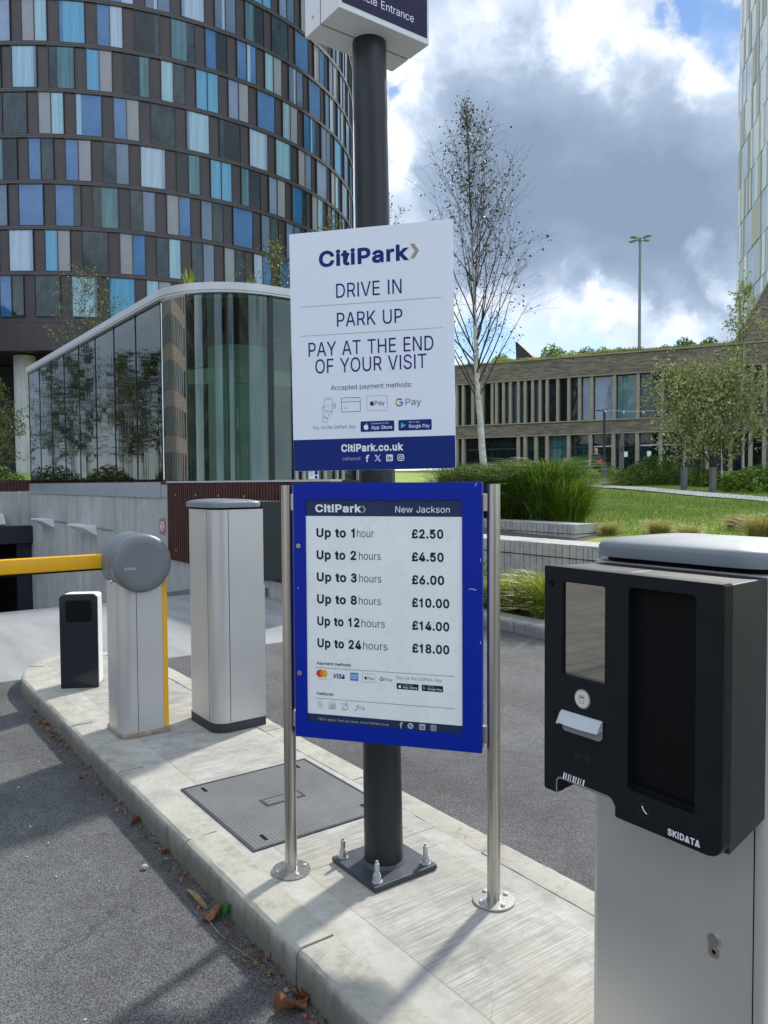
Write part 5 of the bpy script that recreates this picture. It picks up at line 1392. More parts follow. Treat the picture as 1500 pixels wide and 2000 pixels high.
def social(f, kind, x, z, r):
    w = r * .22
    if kind == 'f':
        f.stroke([(x - r * .15, z - r), (x - r * .15, z + r * .5), (x + r * .05, z + r * .85), (x + r * .45, z + r * .88)], w * 1.6); f.rect(x - r * .55, x + r * .38, z + r * .1, z + r * .38, 0, .0002)
    elif kind == 'x':
        f.stroke([(x - r * .8, z + r * .9), (x + r * .45, z - r * .9), (x + r * .85, z - r * .9), (x - r * .4, z + r * .9)], w * .7, closed=True); f.stroke([(x + r * .75, z + r * .9), (x + r * .12, z + r * .15)], w * .8); f.stroke([(x - r * .12, z - r * .15), (x - r * .8, z - r * .9)], w * .8)
    elif kind == 'xd':
        f.poly(circle(x, z, r)); f.stroke([(x - r * .45, z + r * .5), (x + r * .45, z - r * .5)], w * 1.5, 1, .0003); f.stroke([(x + r * .45, z + r * .5), (x - r * .45, z - r * .5)], w * .8, 1, .0003)
    elif kind == 'in':
        f.rect(x - r, x + r, z - r, z + r, 0, 0, r * .2); f.text('in', x - r * .62, x + r * .62, z - r * .62, z + r * .55, 1, .03, .0003)
    else:
        f.stroke(rrect(x - r * .88, x + r * .88, z - r * .88, z + r * .88, r * .45, 5), w, closed=True); f.arc(x, z, r * .42, 0, 360, w, n=20); f.poly(circle(x + r * .5, z + r * .5, r * .13, 8))
for kd, x in (('f', .0572), ('xd', .0907), ('in', .1331), ('ig', .1733)):
    f = pflat(.0009); social(f, kd, x, .7145, .0105); f.build('social_symbol', [M['plastic_grey'], M['band_navy']], pb)
# scuffs on the frame
f = Flat((0, 0, -Z0), *FR.values(), 0.0005)
for a, z, l, q in ((.322, 1.556, .012, 1.1), (.30, 1.205, .016, 0.1), (.315, 1.204, .01, -.1), (-.3275, 1.185, .006, 1.5), (.3395, 1.30, .010, 1.5), (.3395, 1.02, .008, 1.6)):
    f.stroke([(a, z), (a + l * math.cos(q), z + l * math.sin(q))], .0022)
f.build('scuff_mark', M['plastic_grey'], pb)

# ================================================================== SIGN POLE
pole = thing('sign_pole', 'thick dark grey sign pole bolted to the island through a square base plate', 'sign pole', site(0.532, 0.669, 0.118), A)
lean = Vector((.042, .121, 3.117))
def on_pole(k): return lean * k
MB().tube([on_pole(0.006), on_pole(.30), on_pole(.60), on_pole(.905), on_pole(.907), on_pole(1.0)], [.0735, .0705, .0670, .0635, .0648, .0640], 40).build('pole', M['pole'], pole, ang=40)
MB().lathe([(.084, .0215), (.079, .028), (.0735, .034)], 40).build('weld_collar', M['plate'], pole)
b = MB(); b.box(-.143, .143, -.143, .143, 0.002, .0215)
b.build('base_plate', M['plate'], pole, bevel=0.003)
for sx in (-1, 1):
    for sy in (-1, 1):
        c_ = (sx * .112, sy * .112)
        b = MB()
        b.lathe([(.020, .0205), (.020, .0255)], 20, c_)
        b.lathe([(.0165, .0255), (.0165, .043)], 6, c_)
        b.lathe([(.010, .043), (.010, .056)], 14, c_)
        b.lathe([(.0135, .043), (.0135, .052)], 6, (c_[0], c_[1]))
        b.lathe([(.0092, .052), (.0092, .085), (.0075, .0885), (.0055, .0885), (.0055, .098)], 14, c_)
        b.build('anchor_bolt', M['galv'], pole, bevel=0.0006, seg=1)

# ================================================================== INSTRUCTION SIGN
us = thing('instruction_sign', 'white parking instruction panel with blue bottom band above the price board', 'sign', (-.041, 2.755, 0), -.2296)
us.rotation_euler = (0, rad(-0.6), -.2296)
UZ0, UZ1 = 1.6155, 2.4750
loop_plate(rrect(-.2985, .2985, UZ0, UZ1, .006, 3), [], (0.019, 0, 0), Vector((1, 0, 0)), Vector((0, 0, 1)), Vector((0, -1, 0)), -.004, 0, 'panel', M['sign_white'], us, 0.0006)
for z in (1.78, 2.30):
    b = MB(); b.box(-.10, .14, .0045, .032, z - .02, z + .02)
    b.build('clamp_rail', M['galv'], us)
def uflat(off=.0006): return Flat((0.019, 0, 0), FR['ra'], FR['ua'], FR['na'], off)
f = uflat(.0004); f.poly(rrect(-.2978, .2978, UZ0 + .0007, 1.7300, .006, 3, (1, 1, 0, 0))); f.build('bottom_band', M['band_blue'], us)
f = uflat(); f.text('CitiPark', -.1871, .1440, 2.3500, 2.4010, bold=BOLD); f.build('lettering', M['navy_ink'], us)
f = uflat(); chevron(f, .1470, 2.3770, .0330, .0255, .0155); f.build('chevron', M['taupe_ink'], us)
f = uflat()
f.text('DRIVE IN', -.1248, .1153, 2.2337, 2.2842, bold=.002); f.build('lettering', M['navy_ink'], us); f = uflat()
f.text('PARK UP', -.1237, .1166, 2.1310, 2.1805, bold=.002); f.build('lettering', M['navy_ink'], us); f = uflat()
f.text('PAY AT THE END', -.2330, .2257, 2.0295, 2.0800, bold=.002); f.build('lettering', M['navy_ink'], us); f = uflat()
f.text('OF YOUR VISIT', -.2083, .2001, 1.9680, 2.0185, bold=.002)
f.build('lettering', M['navy_ink'], us)
f = uflat()
f.text('Accepted payment methods:', -.1508, .1468, 1.9055, 1.9225); f.build('lettering', M['navy_ink'], us); f = uflat()
f.text('Pay via the CitiPark App', -.2201, -.0618, 1.7665, 1.7790, bold=-.008)
f.build('lettering', M['navy_ink'], us)
f = uflat(); f.rect(-.2605, .2552, 2.2093, 2.2105); f.rect(-.2597, .2567, 2.1044, 2.1056); f.build('rule_line', M['grey_ink'], us)
# phone in hand, card, pay marks
f = uflat()
f.stroke(rrect(-.1770, -.1475, 1.8290, 1.8775, .005, 3), .0012, closed=True); f.rect(-.168, -.156, 1.8720, 1.8732); f.text('PAY', -.1690, -.1555, 1.8475, 1.8530)
for r in (.006, .011, .016): f.arc(-.1500, 1.8510, r, -45, 45, .0013)
f.stroke([(-.1770, 1.8440), (-.1815, 1.8500), (-.1845, 1.8450), (-.1840, 1.8270), (-.1800, 1.8120), (-.1660, 1.8050), (-.1580, 1.8200), (-.1480, 1.8260), (-.1500, 1.8330)], .0012)
f.stroke([(-.1830, 1.8110), (-.1660, 1.8030), (-.1700, 1.7900), (-.1860, 1.7970)], .0012, closed=True)
f.stroke([(-.1690, 1.8330), (-.1600, 1.8280)], .0012)
f.build('payment_symbol', M['grey_ink'], us)
f = uflat(); f.stroke(rrect(-.1125, -.0423, 1.8255, 1.8760, .005, 4), .0016, closed=True); f.rect(-.1125, -.0423, 1.8605, 1.8620); f.rect(-.1040, -.0920, 1.8390, 1.8405); f.build('payment_symbol', M['navy_ink'], us)
f = uflat(); frame_line(f, -.0173, .0575, 1.8265, 1.8785, .004, .0010, 1); fruit(f, .0010, 1.8530, .0200); f.text('Pay', .0110, .0480, 1.8455, 1.8610)
f.build('payment_symbol', [M['black_ink'], M['grey_ink']], us)
f = uflat(); gee(f, .1005, 1.8520, .0120, .0055, (0, 1, 2, 3)); f.text('Pay', .1235, .1795, 1.8405, 1.8645, 4)
f.build('payment_symbol', [M['red_ink'], M['yellow_ink'], M['green_ink'], M['sky_ink'], M['grey_ink']], us)
f = uflat(); store_badge(f, -.0426, .0813, 1.7520, 1.7895, 'app'); f.build('store_badge', [M['band_blue'], M['white_ink']], us)
f = uflat(); store_badge(f, .0963, .2156, 1.7520, 1.7895, 'play'); f.build('store_badge', [M['band_blue'], M['white_ink'], M['teal_ink'], M['green_ink'], M['teal_ink']], us)
f = uflat(.0009); f.text('CitiPark.co.uk', -.1161, .1124, 1.6835, 1.7080, bold=BOLD); f.build('lettering', M['white_ink'], us)
f = uflat(.0009); f.text('CitiParkUK', -.1125, -.0436, 1.6515, 1.6625, bold=-.006); f.build('lettering', M['plastic_grey'], us)
for kd, x in (('f', -.0189), ('x', .0189), ('in', .0620), ('ig', .1030)):
    f = uflat(.0009); social(f, kd, x, 1.6570, .0120); f.build('social_symbol', [M['white_ink'], M['band_blue']], us)

# ================================================================== ENTRANCE SIGN BOX ON TOP OF THE POLE
lb = thing('entrance_sign', 'white sign box with deep purple face reading Vehicle Entrance on the pole top', 'sign', site(0.5635, 0.785, 3.235), A)
hw, hd = .2040, .118
MB().box(-hw, hw, -hd, .006, 0, .62).build('front_case', M['white_panel'], lb, bevel=0.004)
MB().box(-hw + .004, hw - .004, .006, .012, 0.004, .616).build('shadow_gap', M['recess'], lb)
MB().box(-hw, hw, .012, hd, 0, .62).build('rear_case', M['white_panel'], lb, bevel=0.004)
b = MB(); b.box(-hw + .012, hw - .012, -hd - .003, -hd + .002, .022, .60)
b.build('face_panel', M['deep_purple'], lb, bevel=0.001)
f = Flat((0, -hd - .003, 0), (1, 0, 0), (0, 0, 1), (0, -1, 0), .0006)
f.text('Vehicle Entrance', -.1700, .1260, .0560, .0845)
f.build('lettering', M['white_ink'], lb)
for sx in (-1, 1):
    b = MB(); b.prism_f(circle(.06, .05, .006, 14), (sx * hw, 0, 0), (0, 1, 0), (0, 0, 1), (sx, 0, 0), -.001, .002)
    b.build('side_screw', M['galv'], lb)

# ================================================================== RAMP WALLS, PORTAL
rw = thing('retaining_wall', 'long pale stained concrete ramp wall under the glass pavilion', 'wall', site(0, 0), A)
b = MB()
b.box(WALL_T, WALL_T + .35, 11.62, PORTAL_S, -3.2, 1.31)
b.box(WALL_T, WALL_T + .35, 6.15, 11.62, -0.9, 0.235)
b.build('wall_face', M['wall'], rw)
b = MB()
k0 = [(WALL_T - .22, s_) for s_ in (7.9, 8.75, 10, 12, 14, 16, 18, 20, 23.1)]
vs = []
for t_, s_ in k0:
    z = ramp_z(s_)
    vs += [(t_, s_, z - .1), (t_, s_, z + .11), (WALL_T - .001, s_, z + .115), (WALL_T - .001, s_, z - .1)]
fs = []
for i in range(len(k0) - 1):
    for j in range(4):
        fs.append((i * 4 + j, i * 4 + (j + 1) % 4, i * 4 + 4 + (j + 1) % 4, i * 4 + 4 + j))
fs += [(0, 3, 2, 1), tuple(len(vs) - 4 + j for j in range(4))]
b.add(vs, fs)
b.build('foot_kerb', M['ramp_dark'], rw)
b = MB(); b.tube([(WALL_T - .012, 15, .58), (WALL_T - .012, 20, .60), (WALL_T - .012, 23.1, .62)], .012, 6)
b.build('conduit', M['lamp_grey'], rw)
lw = thing('side_wall', 'low concrete wall on the far side of the ramp', 'wall', site(0, 0), A)
b = MB(); b.box(-3.75, -3.4, 6.0, PORTAL_S, -3.2, .45); b.build('wall_face', M['wall'], lw)

po = thing('garage_portal', 'dark garage entrance with concrete lintel at the bottom of the ramp', 'garage entrance', site(0, 0), A)
b = MB(); b.box(-3.75, WALL_T + .3, PORTAL_S + .01, PORTAL_S + .4, .31, 1.36); b.build('lintel', M['wall'], po)
b = MB()
b.box(-3.7, WALL_T, PORTAL_S + .4, PORTAL_S + 9, .33, .5)
b.box(-3.75, -3.5, PORTAL_S + .4, PORTAL_S + 9, -4.2, .33)
b.box(WALL_T - .0, WALL_T + .25, PORTAL_S + .01, PORTAL_S + 9, -4.2, .309)
b.box(-3.7, WALL_T, PORTAL_S + 9, PORTAL_S + 9.2, -4.2, .33)
b.build('tunnel', M['dark_void'], po)
b = MB(); b.box(WALL_T - .42, WALL_T - .02, PORTAL_S - .12, PORTAL_S, -3.0, .0); b.build('jamb', M['navy_beam'], po, bevel=.01)
b = MB(); b.box(-3.3, WALL_T - .02, PORTAL_S - .35, PORTAL_S, -.16, .36); b.build('height_beam', M['navy_beam'], po, bevel=.02)
b = MB(); b.prism_f([(-.11, 0), (.11, 0), (.045, .33), (-.045, .33)], (3.0, PORTAL_S + .005, .40), (1, 0, 0), (0, 0, 1), (0, -1, 0), 0, .2)
tag(b.build('portal_lamp', M['white_shell'], None, bevel=.02, loc=site(0, 0), rz=A), 'small white tapered lamp housing above the dark garage entrance', 'lamp')
for i, s_ in enumerate((16.9, 20.9)):
    b = MB()
    L = .72
    b.add([(WALL_T - .002, s_ - L, .40), (WALL_T - .002, s_ + L, .40), (WALL_T - .002, s_ + L, .63), (WALL_T - .002, s_ - L, .63), (WALL_T - .30, s_ - L, .59), (WALL_T - .30, s_ + L, .59), (WALL_T - .30, s_ + L, .64), (WALL_T - .30, s_ - L, .64)],
          [(0, 1, 2, 3), (4, 7, 6, 5), (0, 4, 5, 1), (3, 2, 6, 7), (0, 3, 7, 4), (1, 5, 6, 2)])
    tag(b.build('wall_light', M['white_shell'], None, bevel=.008, loc=site(0, 0), rz=A),
        ('wedge shaped white wall light on the ramp wall, nearer the round barrier head', 'wedge shaped white wall light on the ramp wall, nearer the garage entrance')[i], 'wall light', 'wall lights along the ramp')
ns = thing('prohibition_sign', 'small grey square sign with a red ring and walking figure on the ramp wall', 'sign', site(WALL_T - .004, 12.0, .80), A)
b = MB(); b.prism_f(rrect(-.15, .15, -.15, .15, .01, 3), (0, 0, 0), (0, -1, 0), (0, 0, 1), (-1, 0, 0), 0, .006)
b.build('panel', M['plastic_mid'], ns)
f = Flat((-.006, 0, 0), (0, -1, 0), (0, 0, 1), (-1, 0, 0), .001)
f.poly(circle(0, 0, .112, 32), 0); f.arc(0, 0, .108, 0, 360, .026, 1, 36, .0006)
f.poly(circle(.008, .062, .016, 12), 2, .0004); f.stroke([(.005, .045), (-.002, -.01), (.03, -.07)], .020, 2, .0004); f.stroke([(-.002, -.01), (-.03, -.07)], .018, 2, .0004)
f.stroke([(-.03, .01), (.005, .035), (.035, .005)], .012, 2, .0004); f.stroke([(-.078, .078), (.078, -.078)], .022, 1, .0009)
f.build('symbol', [M['white_ink'], M['red_ink'], M['black_ink']], ns)

# slatted oxide red screen on the wall
sc = thing('slatted_screen', 'dark oxide red vertical slat screen beside the glass pavilion corner', 'fence', site(0, 0), A)
b = MB()
s_ = 11.58
while s_ > 6.2:
    b.box(WALL_T - .055, WALL_T - .012, s_ - .018, s_ + .018, .235, 1.585)
    s_ -= .088
b.build('slat_panel', M['rust'], sc)
for z in (.42, 1.38):
    b = MB(); b.box(WALL_T - .011, WALL_T + .03, 6.2, 11.6, z - .03, z + .03); b.build('rail', M['rust'], sc)
b = MB(); b.box(WALL_T + .05, WALL_T + .09, 6.2, 11.6, .235, 1.5); b.build('backing', M['dark_frame'], sc)
MB().box(WALL_T - .07, WALL_T + .1, 6.15, 11.6, 1.587, 1.612).build('cap_rail', M['fascia'], sc)
k = 0
for s_ in (11.2, 10.3, 9.4, 8.5):
    for z in (.42, 1.38):
        b = MB(); b.prism_f(circle(s_ * -1, z, .017, 10), (WALL_T - .0555, 0, 0), (0, -1, 0), (0, 0, 1), (-1, 0, 0), 0, .01)
        b.build('fixing', M['galv'], sc)

# ================================================================== GLASS PAVILION
pv = thing('glass_pavilion', 'glazed pavilion with rounded corner, pale metal roof edge and dark interior above the ramp', 'pavilion', site(0, 0), A)
GZ0, GZ1, PR = 1.615, 4.86, 1.48
S0, S1 = 12.02, 23.1
TE = WALL_T + PR
T2 = 7.45
def pav_path(off, nseg=16, t_end=T2):
    """plan line of the street fronts, off = outward offset"""
    pts = [(WALL_T - off, S1), (WALL_T - off, S0)]
    for k in range(1, nseg + 1):
        w = math.pi + math.pi / 2 * k / nseg
        pts.append((TE + (PR + off) * math.cos(w), S0 + (PR + off) * math.sin(w)))
    pts.append((t_end, S0 - PR - off))
    return pts
def ribbon(b, path, z0, z1, th, m=0):
    """band standing on a plan line, th = thickness inwards"""
    n = len(path)
    vs, fs = [], []
    for i, (x, y) in enumerate(path):
        a0, a1 = path[max(0, i - 1)], path[min(n - 1, i + 1)]
        d = Vector((a1[0] - a0[0], a1[1] - a0[1])).normalized()
        nx, ny = -d.y, d.x
        vs += [(x, y, z0), (x, y, z1), (x + nx * th, y + ny * th, z1), (x + nx * th, y + ny * th, z0)]
    for i in range(n - 1):
        for j in range(4):
            fs.append((i * 4 + j, i * 4 + (j + 1) % 4, i * 4 + 4 + (j + 1) % 4, i * 4 + 4 + j))
    fs += [(3, 2, 1, 0), tuple((n - 1) * 4 + j for j in range(4))]
    b.add(vs, fs, m)
npan = 8
for k in range(npan):
    a, c = S1 - (S1 - S0) * k / npan, S1 - (S1 - S0) * (k + 1) / npan
    MB().box(WALL_T + .03, WALL_T + .046, c + .012, a - .012, GZ0, GZ1).build('glass_pane', M['pav_glass'], pv, smooth=False)
    MB().box(WALL_T - .025, WALL_T + .0, c + .006, a - .006, 1.312, 1.600).build('base_panel', M['base_panel'], pv, bevel=.002)
    MB().box(WALL_T + .018, WALL_T + .13, a - .0115, a + .0115, GZ0, GZ1).build('mullion', M['dark_frame'], pv)
cpts = pav_path(-.03, 24)
for lo, hi in ((1, 9), (9, 17), (17, 25)):
    b = MB(); ribbon(b, cpts[lo:hi + 1], GZ0, GZ1, .016); b.build('curved_pane', M['pav_glass'], pv, ang=80)
for i in (1, 9, 17, 25):
    x, y = pav_path(-.035, 24)[i]
    b = MB(); b.prism(circle(x, y, .016 if i < 25 else .06, 8), GZ0, GZ1); b.build('mullion', M['dark_frame'], pv)
for t0, t1 in ((TE + .06, TE + 1.05), (TE + 1.10, T2 - .1)):
    MB().box(t0, t1, S0 - PR + .03, S0 - PR + .046, GZ0, GZ1).build('glass_pane', M['pav_glass'], pv, smooth=False)
for t_ in (5.75, 5.9, 6.36, 6.62, 6.75, 7.1, T2 - .05):
    MB().box(t_ - .025, t_ + .025, S0 - PR - .04, S0 - PR + .02, 1.62, 3.9).build('door_frame', M['pale_frame'], pv)
b = MB(); b.prism_f(rrect(-.11, .11, -.08, .10, .004, 2), (6.13, S0 - PR + .02, 1.72), (1, 0, 0), (0, 0, 1), (0, -1, 0), 0, .004)
nt_ = b.build('door_notice', M['white_ink'], pv)
f = Flat((6.13, S0 - PR + .016, 1.72), (1, 0, 0), (0, 0, 1), (0, -1, 0), .001)
f.rect(.02, .09, .0, .085); f.rect(.025, .085, -.07, -.02)
for k in range(4): f.rect(-.09, -.01, .06 - .025 * k, .066 - .025 * k)
f.build('notice_print', M['navy_ink'], nt_)
b = MB(); ribbon(b, pav_path(.05, 24), GZ1, GZ1 + .165, .40); b.build('fascia', M['fascia'], pv, ang=50)
b = MB(); ribbon(b, pav_path(.055, 24), GZ1 + .03, GZ1 + .036, .01); b.build('fascia_groove', M['plinth'], pv)
b = MB(); ribbon(b, pav_path(.01, 24), GZ0 - .06, GZ0 - .003, .2); b.build('sill', M['dark_frame'], pv, ang=50)
b = MB(); ribbon(b, pav_path(.012, 24)[1:], 1.32, GZ0 - .062, .2); b.build('plinth', M['base_panel'], pv, ang=50)
roof = [p for p in pav_path(-.3, 16)] + [(T2, S1)]
b = MB(); b.prism(roof, GZ1 + .02, GZ1 + .12); b.build('roof', M['dark_frame'], pv)
b = MB(); b.prism(roof, 1.40, GZ0 - .01); b.build('floor', M['interior'], pv)
for k in range(6):
    y0_ = S0 - PR + .1 + (S1 - S0 + PR - .3) * k / 6
    MB().box(T2 - .06, T2 - .04, y0_ + .03, y0_ + (S1 - S0 + PR - .3) / 6 - .03, GZ0, GZ1).build('rear_pane', M['pav_glass'], pv, smooth=False)  # unseen rear side glazed to let sunlight into the interior
    MB().box(T2 - .12, T2, y0_ - .028, y0_ + .028, GZ0, GZ1).build('rear_mullion', M['dark_frame'], pv)
b = MB(); b.box(WALL_T + .1, T2 - .2, S1 - .15, S1, GZ0 - .005, GZ1 + .015)
b.build('inner_wall', M['interior'], pv)
b = MB(); b.lathe([(.62, GZ0 - .005), (.62, GZ1 - .5)], 28, (5.9, 13.2)); b.box(5.2, 6.3, 16.0, 19.0, GZ0 - .004, GZ1 - .6)
b.build('stair_core', M['interior_light'], pv)
b = MB(); ribbon(b, pav_path(-.35, 16)[1:], 3.35, 3.62, .05); b.build('inner_band', M['interior_light'], pv)

# ================================================================== ROUND TOWER
TCX, TCY, TR = -24.9, 76.4, 21.95
tw = thing('round_tower', 'cylindrical brown clad tower with staggered blue and grey windows', 'tower', (TCX, TCY, 0), 0)
dcam = math.atan2(-1.0, .326)     # direction from the tower axis to the street corner
ZL0, PIT, NM = 16.37, 3.15, 55
KLO, KHI = -1, 13
dlt = 2 * math.pi / NM
def tp(phi, r, z):
    w = dcam + phi
    return (r * math.cos(w), r * math.sin(w), z)
NSEG = 220
b = MB()
ztop = ZL0 + PIT * KHI
vs, fs = [], []
for z in (11.1, ztop):
    for k in range(NSEG):
        vs.append(tp(2 * math.pi * k / NSEG, TR, z))
for k in range(NSEG):
    k2 = (k + 1) % NSEG
    fs.append((k, k2, NSEG + k2, NSEG + k))
fs.append(tuple(range(NSEG - 1, -1, -1))); fs.append(tuple(NSEG + k for k in range(NSEG)))
b.add(vs, fs)
def clad_mat():
    m, nt, bs = nm('tower_cladding')
    bs.inputs['Roughness'].default_value = 0.40
    bs.inputs['Metallic'].default_value = 0.3
    x, y, z = xyz(nt)
    ang = nmath(nt, 'ARCTAN2', y, x)
    q = nmath(nt, 'FRACT', nmath(nt, 'MULTIPLY', nmath(nt, 'ADD', ang, 10.0), NM * 3 / (2 * math.pi)))
    j = nmap(nt, nmath(nt, 'ABSOLUTE', nmath(nt, 'SUBTRACT', q, 0.5)), 0.0, 0.025, 1.0, 0.0)
    n = ntex(nt, 0.5, 4, 0.6)
    c = nmix(nt, nmap(nt, n, 0.3, 0.7), (0.036, 0.029, 0.030), (0.050, 0.041, 0.041))
    lnk(nt, nmix(nt, nmath(nt, 'MULTIPLY', j, 0.5), c, (0.03, 0.026, 0.025)), bs.inputs['Base Color'])
    return m
M['tower_clad'] = clad_mat()
b.build('cladding', M['tower_clad'], tw, ang=10)
for k in range(KLO + 1, KHI + 1):
    z = ZL0 + PIT * k
    b = MB()
    vs, fs = [], []
    for (r, zz) in ((TR + .005, z - .11), (TR + .13, z - .11), (TR + .13, z - .012), (TR + .10, z - .008), (TR + .10, z + .008), (TR + .13, z + .012), (TR + .13, z + .11), (TR + .005, z + .11)):
        for q in range(NSEG):
            vs.append(tp(2 * math.pi * q / NSEG, r, zz))
    for i in range(7):
        for q in range(NSEG):
            q2 = (q + 1) % NSEG
            fs.append((i * NSEG + q, i * NSEG + q2, (i + 1) * NSEG + q2, (i + 1) * NSEG + q))
    b.add(vs, fs)
    b.build('spandrel', M['clad_strip'], tw, ang=20)
b = MB()
vs, fs = [], []
for r, z in ((TR - .02, 11.0), (TR + .09, 11.0), (TR + .09, 11.9), (TR + .09, 11.94), (TR + .09, 12.9), (TR, 12.95)):
    for q in range(NSEG):
        vs.append(tp(2 * math.pi * q / NSEG, r, z))
for i in range(5):
    for q in range(NSEG):
        q2 = (q + 1) % NSEG
        fs.append((i * NSEG + q, i * NSEG + q2, (i + 1) * NSEG + q2, (i + 1) * NSEG + q))
b.add(vs, fs)
b.build('soffit_band', M['tower_clad'], tw, ang=20)
b = MB(); b.lathe([(15.5, .8), (15.5, 11.0)], 60); b.build('lobby', M['dark_void'], tw)
for q in range(18):
    w = 2 * math.pi * q / 18 + .10
    b = MB(); b.lathe([(.75, .8), (.75, 11.0)], 20, (19.6 * math.cos(w), 19.6 * math.sin(w)))
    b.build('column', M['wall'], tw)
# windows: one mesh per combination of panes, shared by the copies
rw_ = random.Random(21)
# (pane kind, share of the width); a bar stands between halves, curtains inside one pane have none
SING = [(('deep', .80), ('sheer', .20)), (('sky', 1),), (('sky', .85), ('deep', .15)), (('pale', .86), ('lilac', .14)), (('lilac', 1),), (('dark', 1),), (('deep', .7), ('dark', .3)), (('slate', .78), ('pale', .22)), (('dark', .35), ('teal', .65)), (('deep', 1),), (('black', .62), ('teal', .38)), (('black', .8), ('dark', .2)), (('sheer', .88), ('slate', .12))]
DBL = [(('deep', .5), ('pale', .5)), (('lilac', .5), ('panel', .5)), (('panel', .5), ('sky', .5)), (('dark', .5), ('deep', .5)), (('slate', .5), ('lilac', .5)), (('sheer', .5), ('panel', .5)), (('panel', .5), ('sheer', .5)), (('dark', .5), ('slate', .5)), (('black', .5), ('deep', .5)), (('panel', .5), ('dark', .5)),
       (('deep', .3), ('sheer', .2), ('deep', .5)), (('slate', .5), ('dark', .5)), (('sky', .5), ('sky', .5)), (('lilac', .5), ('slate', .5)), (('panel', .5), ('deep', .5)), (('slate', .5), ('pale', .5)), (('black', .5), ('teal', .5)), (('panel', .5), ('deep', .5)), (('sheer', .5), ('panel', .5)), (('dark', .5), ('sheer', .5)), (('slate', .35), ('pale', .15), ('slate', .5))]
_wm = {}
WW, WH = 1.68, 2.82
def win_geo(b, T, kinds, base):
    """adds a window to b through transform T(x across, d outwards, z)"""
    cells, x_ = [], -WW / 2
    for _, share in kinds:
        cells.append((x_, x_ + share * WW)); x_ += share * WW
    def bx(x0, x1, d0, d1, z0, z1, m):
        b.add([T(x0, d1, z0), T(x1, d1, z0), T(x1, d1, z1), T(x0, d1, z1), T(x0, d0, z0), T(x1, d0, z0), T(x1, d0, z1), T(x0, d0, z1)],
              [(0, 1, 2, 3), (0, 4, 5, 1), (1, 5, 6, 2), (2, 6, 7, 3), (3, 7, 4, 0)], m)
    fw_ = .035
    bx(-WW / 2 - fw_, WW / 2 + fw_, -.03, .085, -fw_, 0, 0); bx(-WW / 2 - fw_, WW / 2 + fw_, -.03, .085, WH, WH + fw_, 0)
    bx(-WW / 2 - fw_, -WW / 2, -.03, .085, 0, WH, 0); bx(WW / 2, WW / 2 + fw_, -.03, .085, 0, WH, 0)
    if any(abs(c[1]) < .01 for c in cells):
        bx(-.022, .022, -.03, .085, 0, WH, 0)
    for (x0, x1), (kd, _) in zip(cells, kinds):
        bx(x0 + (.012 if abs(x0) > WW / 2 - .01 or abs(x0) < .01 else 0), x1 - (.012 if abs(x1) > WW / 2 - .01 or abs(x1) < .01 else 0), -.03, .018 if kd != 'panel' else .03, .002, WH - .002, base[kd])
cand = []
KEYS = list(PANES)
def proj(p):
    d = Vector(p) - Vector((0, 0, 1.57))
    z = d.dot(fw)
    return 750 + 1500 * d.dot(R_) / z, 1000 - 1500 * d.dot(U_) / z, z
for k in range(KLO, KHI):
    for j in range(-NM // 2, NM // 2 + 1):
        phi = .034 + (j + .30 * (k - 4)) * dlt
        phi = (phi + math.pi) % (2 * math.pi) - math.pi
        z = ZL0 + PIT * k + .165
        kinds = rw_.choice(SING) if rw_.random() < .40 else rw_.choice(DBL)
        if rw_.random() < .4:
            kinds = kinds[::-1]
        c = Vector(tp(phi, TR, z + 1.35)) + Vector((TCX, TCY, 0))
        x, y, zz = proj(c)
        face = math.cos(dcam + phi) * -c.x + math.sin(dcam + phi) * -c.y
        vis = face > 0 and 0 < x < 700 and -20 < y < 650
        cand.append((face / zz / zz / zz if vis else -1, phi, z, kinds))
cand.sort(key=lambda c: -c[0])
restb = MB()
allmats = [M['dark_frame']] + [PANES[k] for k in KEYS]
kidx = {k: i + 1 for i, k in enumerate(KEYS)}
for i, (sc_, phi, z, kinds) in enumerate(cand):
    w = dcam + phi
    if i < 100 and sc_ > 0:
        if kinds not in _wm:
            bb = MB()
            win_geo(bb, lambda x, d, zz: (x, -d, zz), kinds, {kd: 1 + KEYS.index(kd) for kd, _ in kinds})
            _wm[kinds] = bb.mesh('window', [M['dark_frame']] + [PANES[kd] for kd in KEYS], smooth=False)
        o = bpy.data.objects.new('window', _wm[kinds])
        COL.objects.link(o)
        o.parent = tw
        o.location = tp(phi, TR + .032, z)
        o.rotation_euler = (rw_.gauss(0, .0025), 0, w + math.pi / 2 + rw_.gauss(0, .008))
    else:
        ca, sa = math.cos(w), math.sin(w)
        jt = rw_.gauss(0, .004)
        win_geo(restb, lambda x, d, zz: ((TR + .032 + d + jt * x) * ca - x * sa, (TR + .032 + d + jt * x) * sa + x * ca, z + zz), kinds, kidx)
o = restb.build('window', allmats, tw, smooth=False)
o['kind'] = 'stuff'

# ================================================================== BRICK HALL IN THE PARK
FZ = 2.1
BA = math.atan2(-.453, .892)
FX0, FY0 = 11.35, 45.0
bh = thing('brick_hall', 'two storey brown brick building with stone fins, wide windows and planted roof', 'building', (FX0, FY0, 0), BA)
def bq(px, yref=45.0):
    r = (px - 750) / 1500
    return (45 * r - FX0) / (.892 + .453 * r)
QL, QR = bq(840), bq(1600)
ZP1, ZP0, ZU0, ZB0 = 8.80, 7.68, 5.05, 4.33
b = MB(); b.box(QL, QR, -.02, 16, ZP0, ZP1); b.build('parapet', M['brick'], bh)
b = MB(); b.box(QL, QR, -.10, .5, ZP1, ZP1 + .07); b.box(QL, QR, -.09, 0.4, ZP0 - .05, ZP0); b.build('coping', M['fin'], bh)
b = MB(); b.box(QL, QR, -.02, 16, ZB0, ZU0); b.build('middle_band', M['brick'], bh)
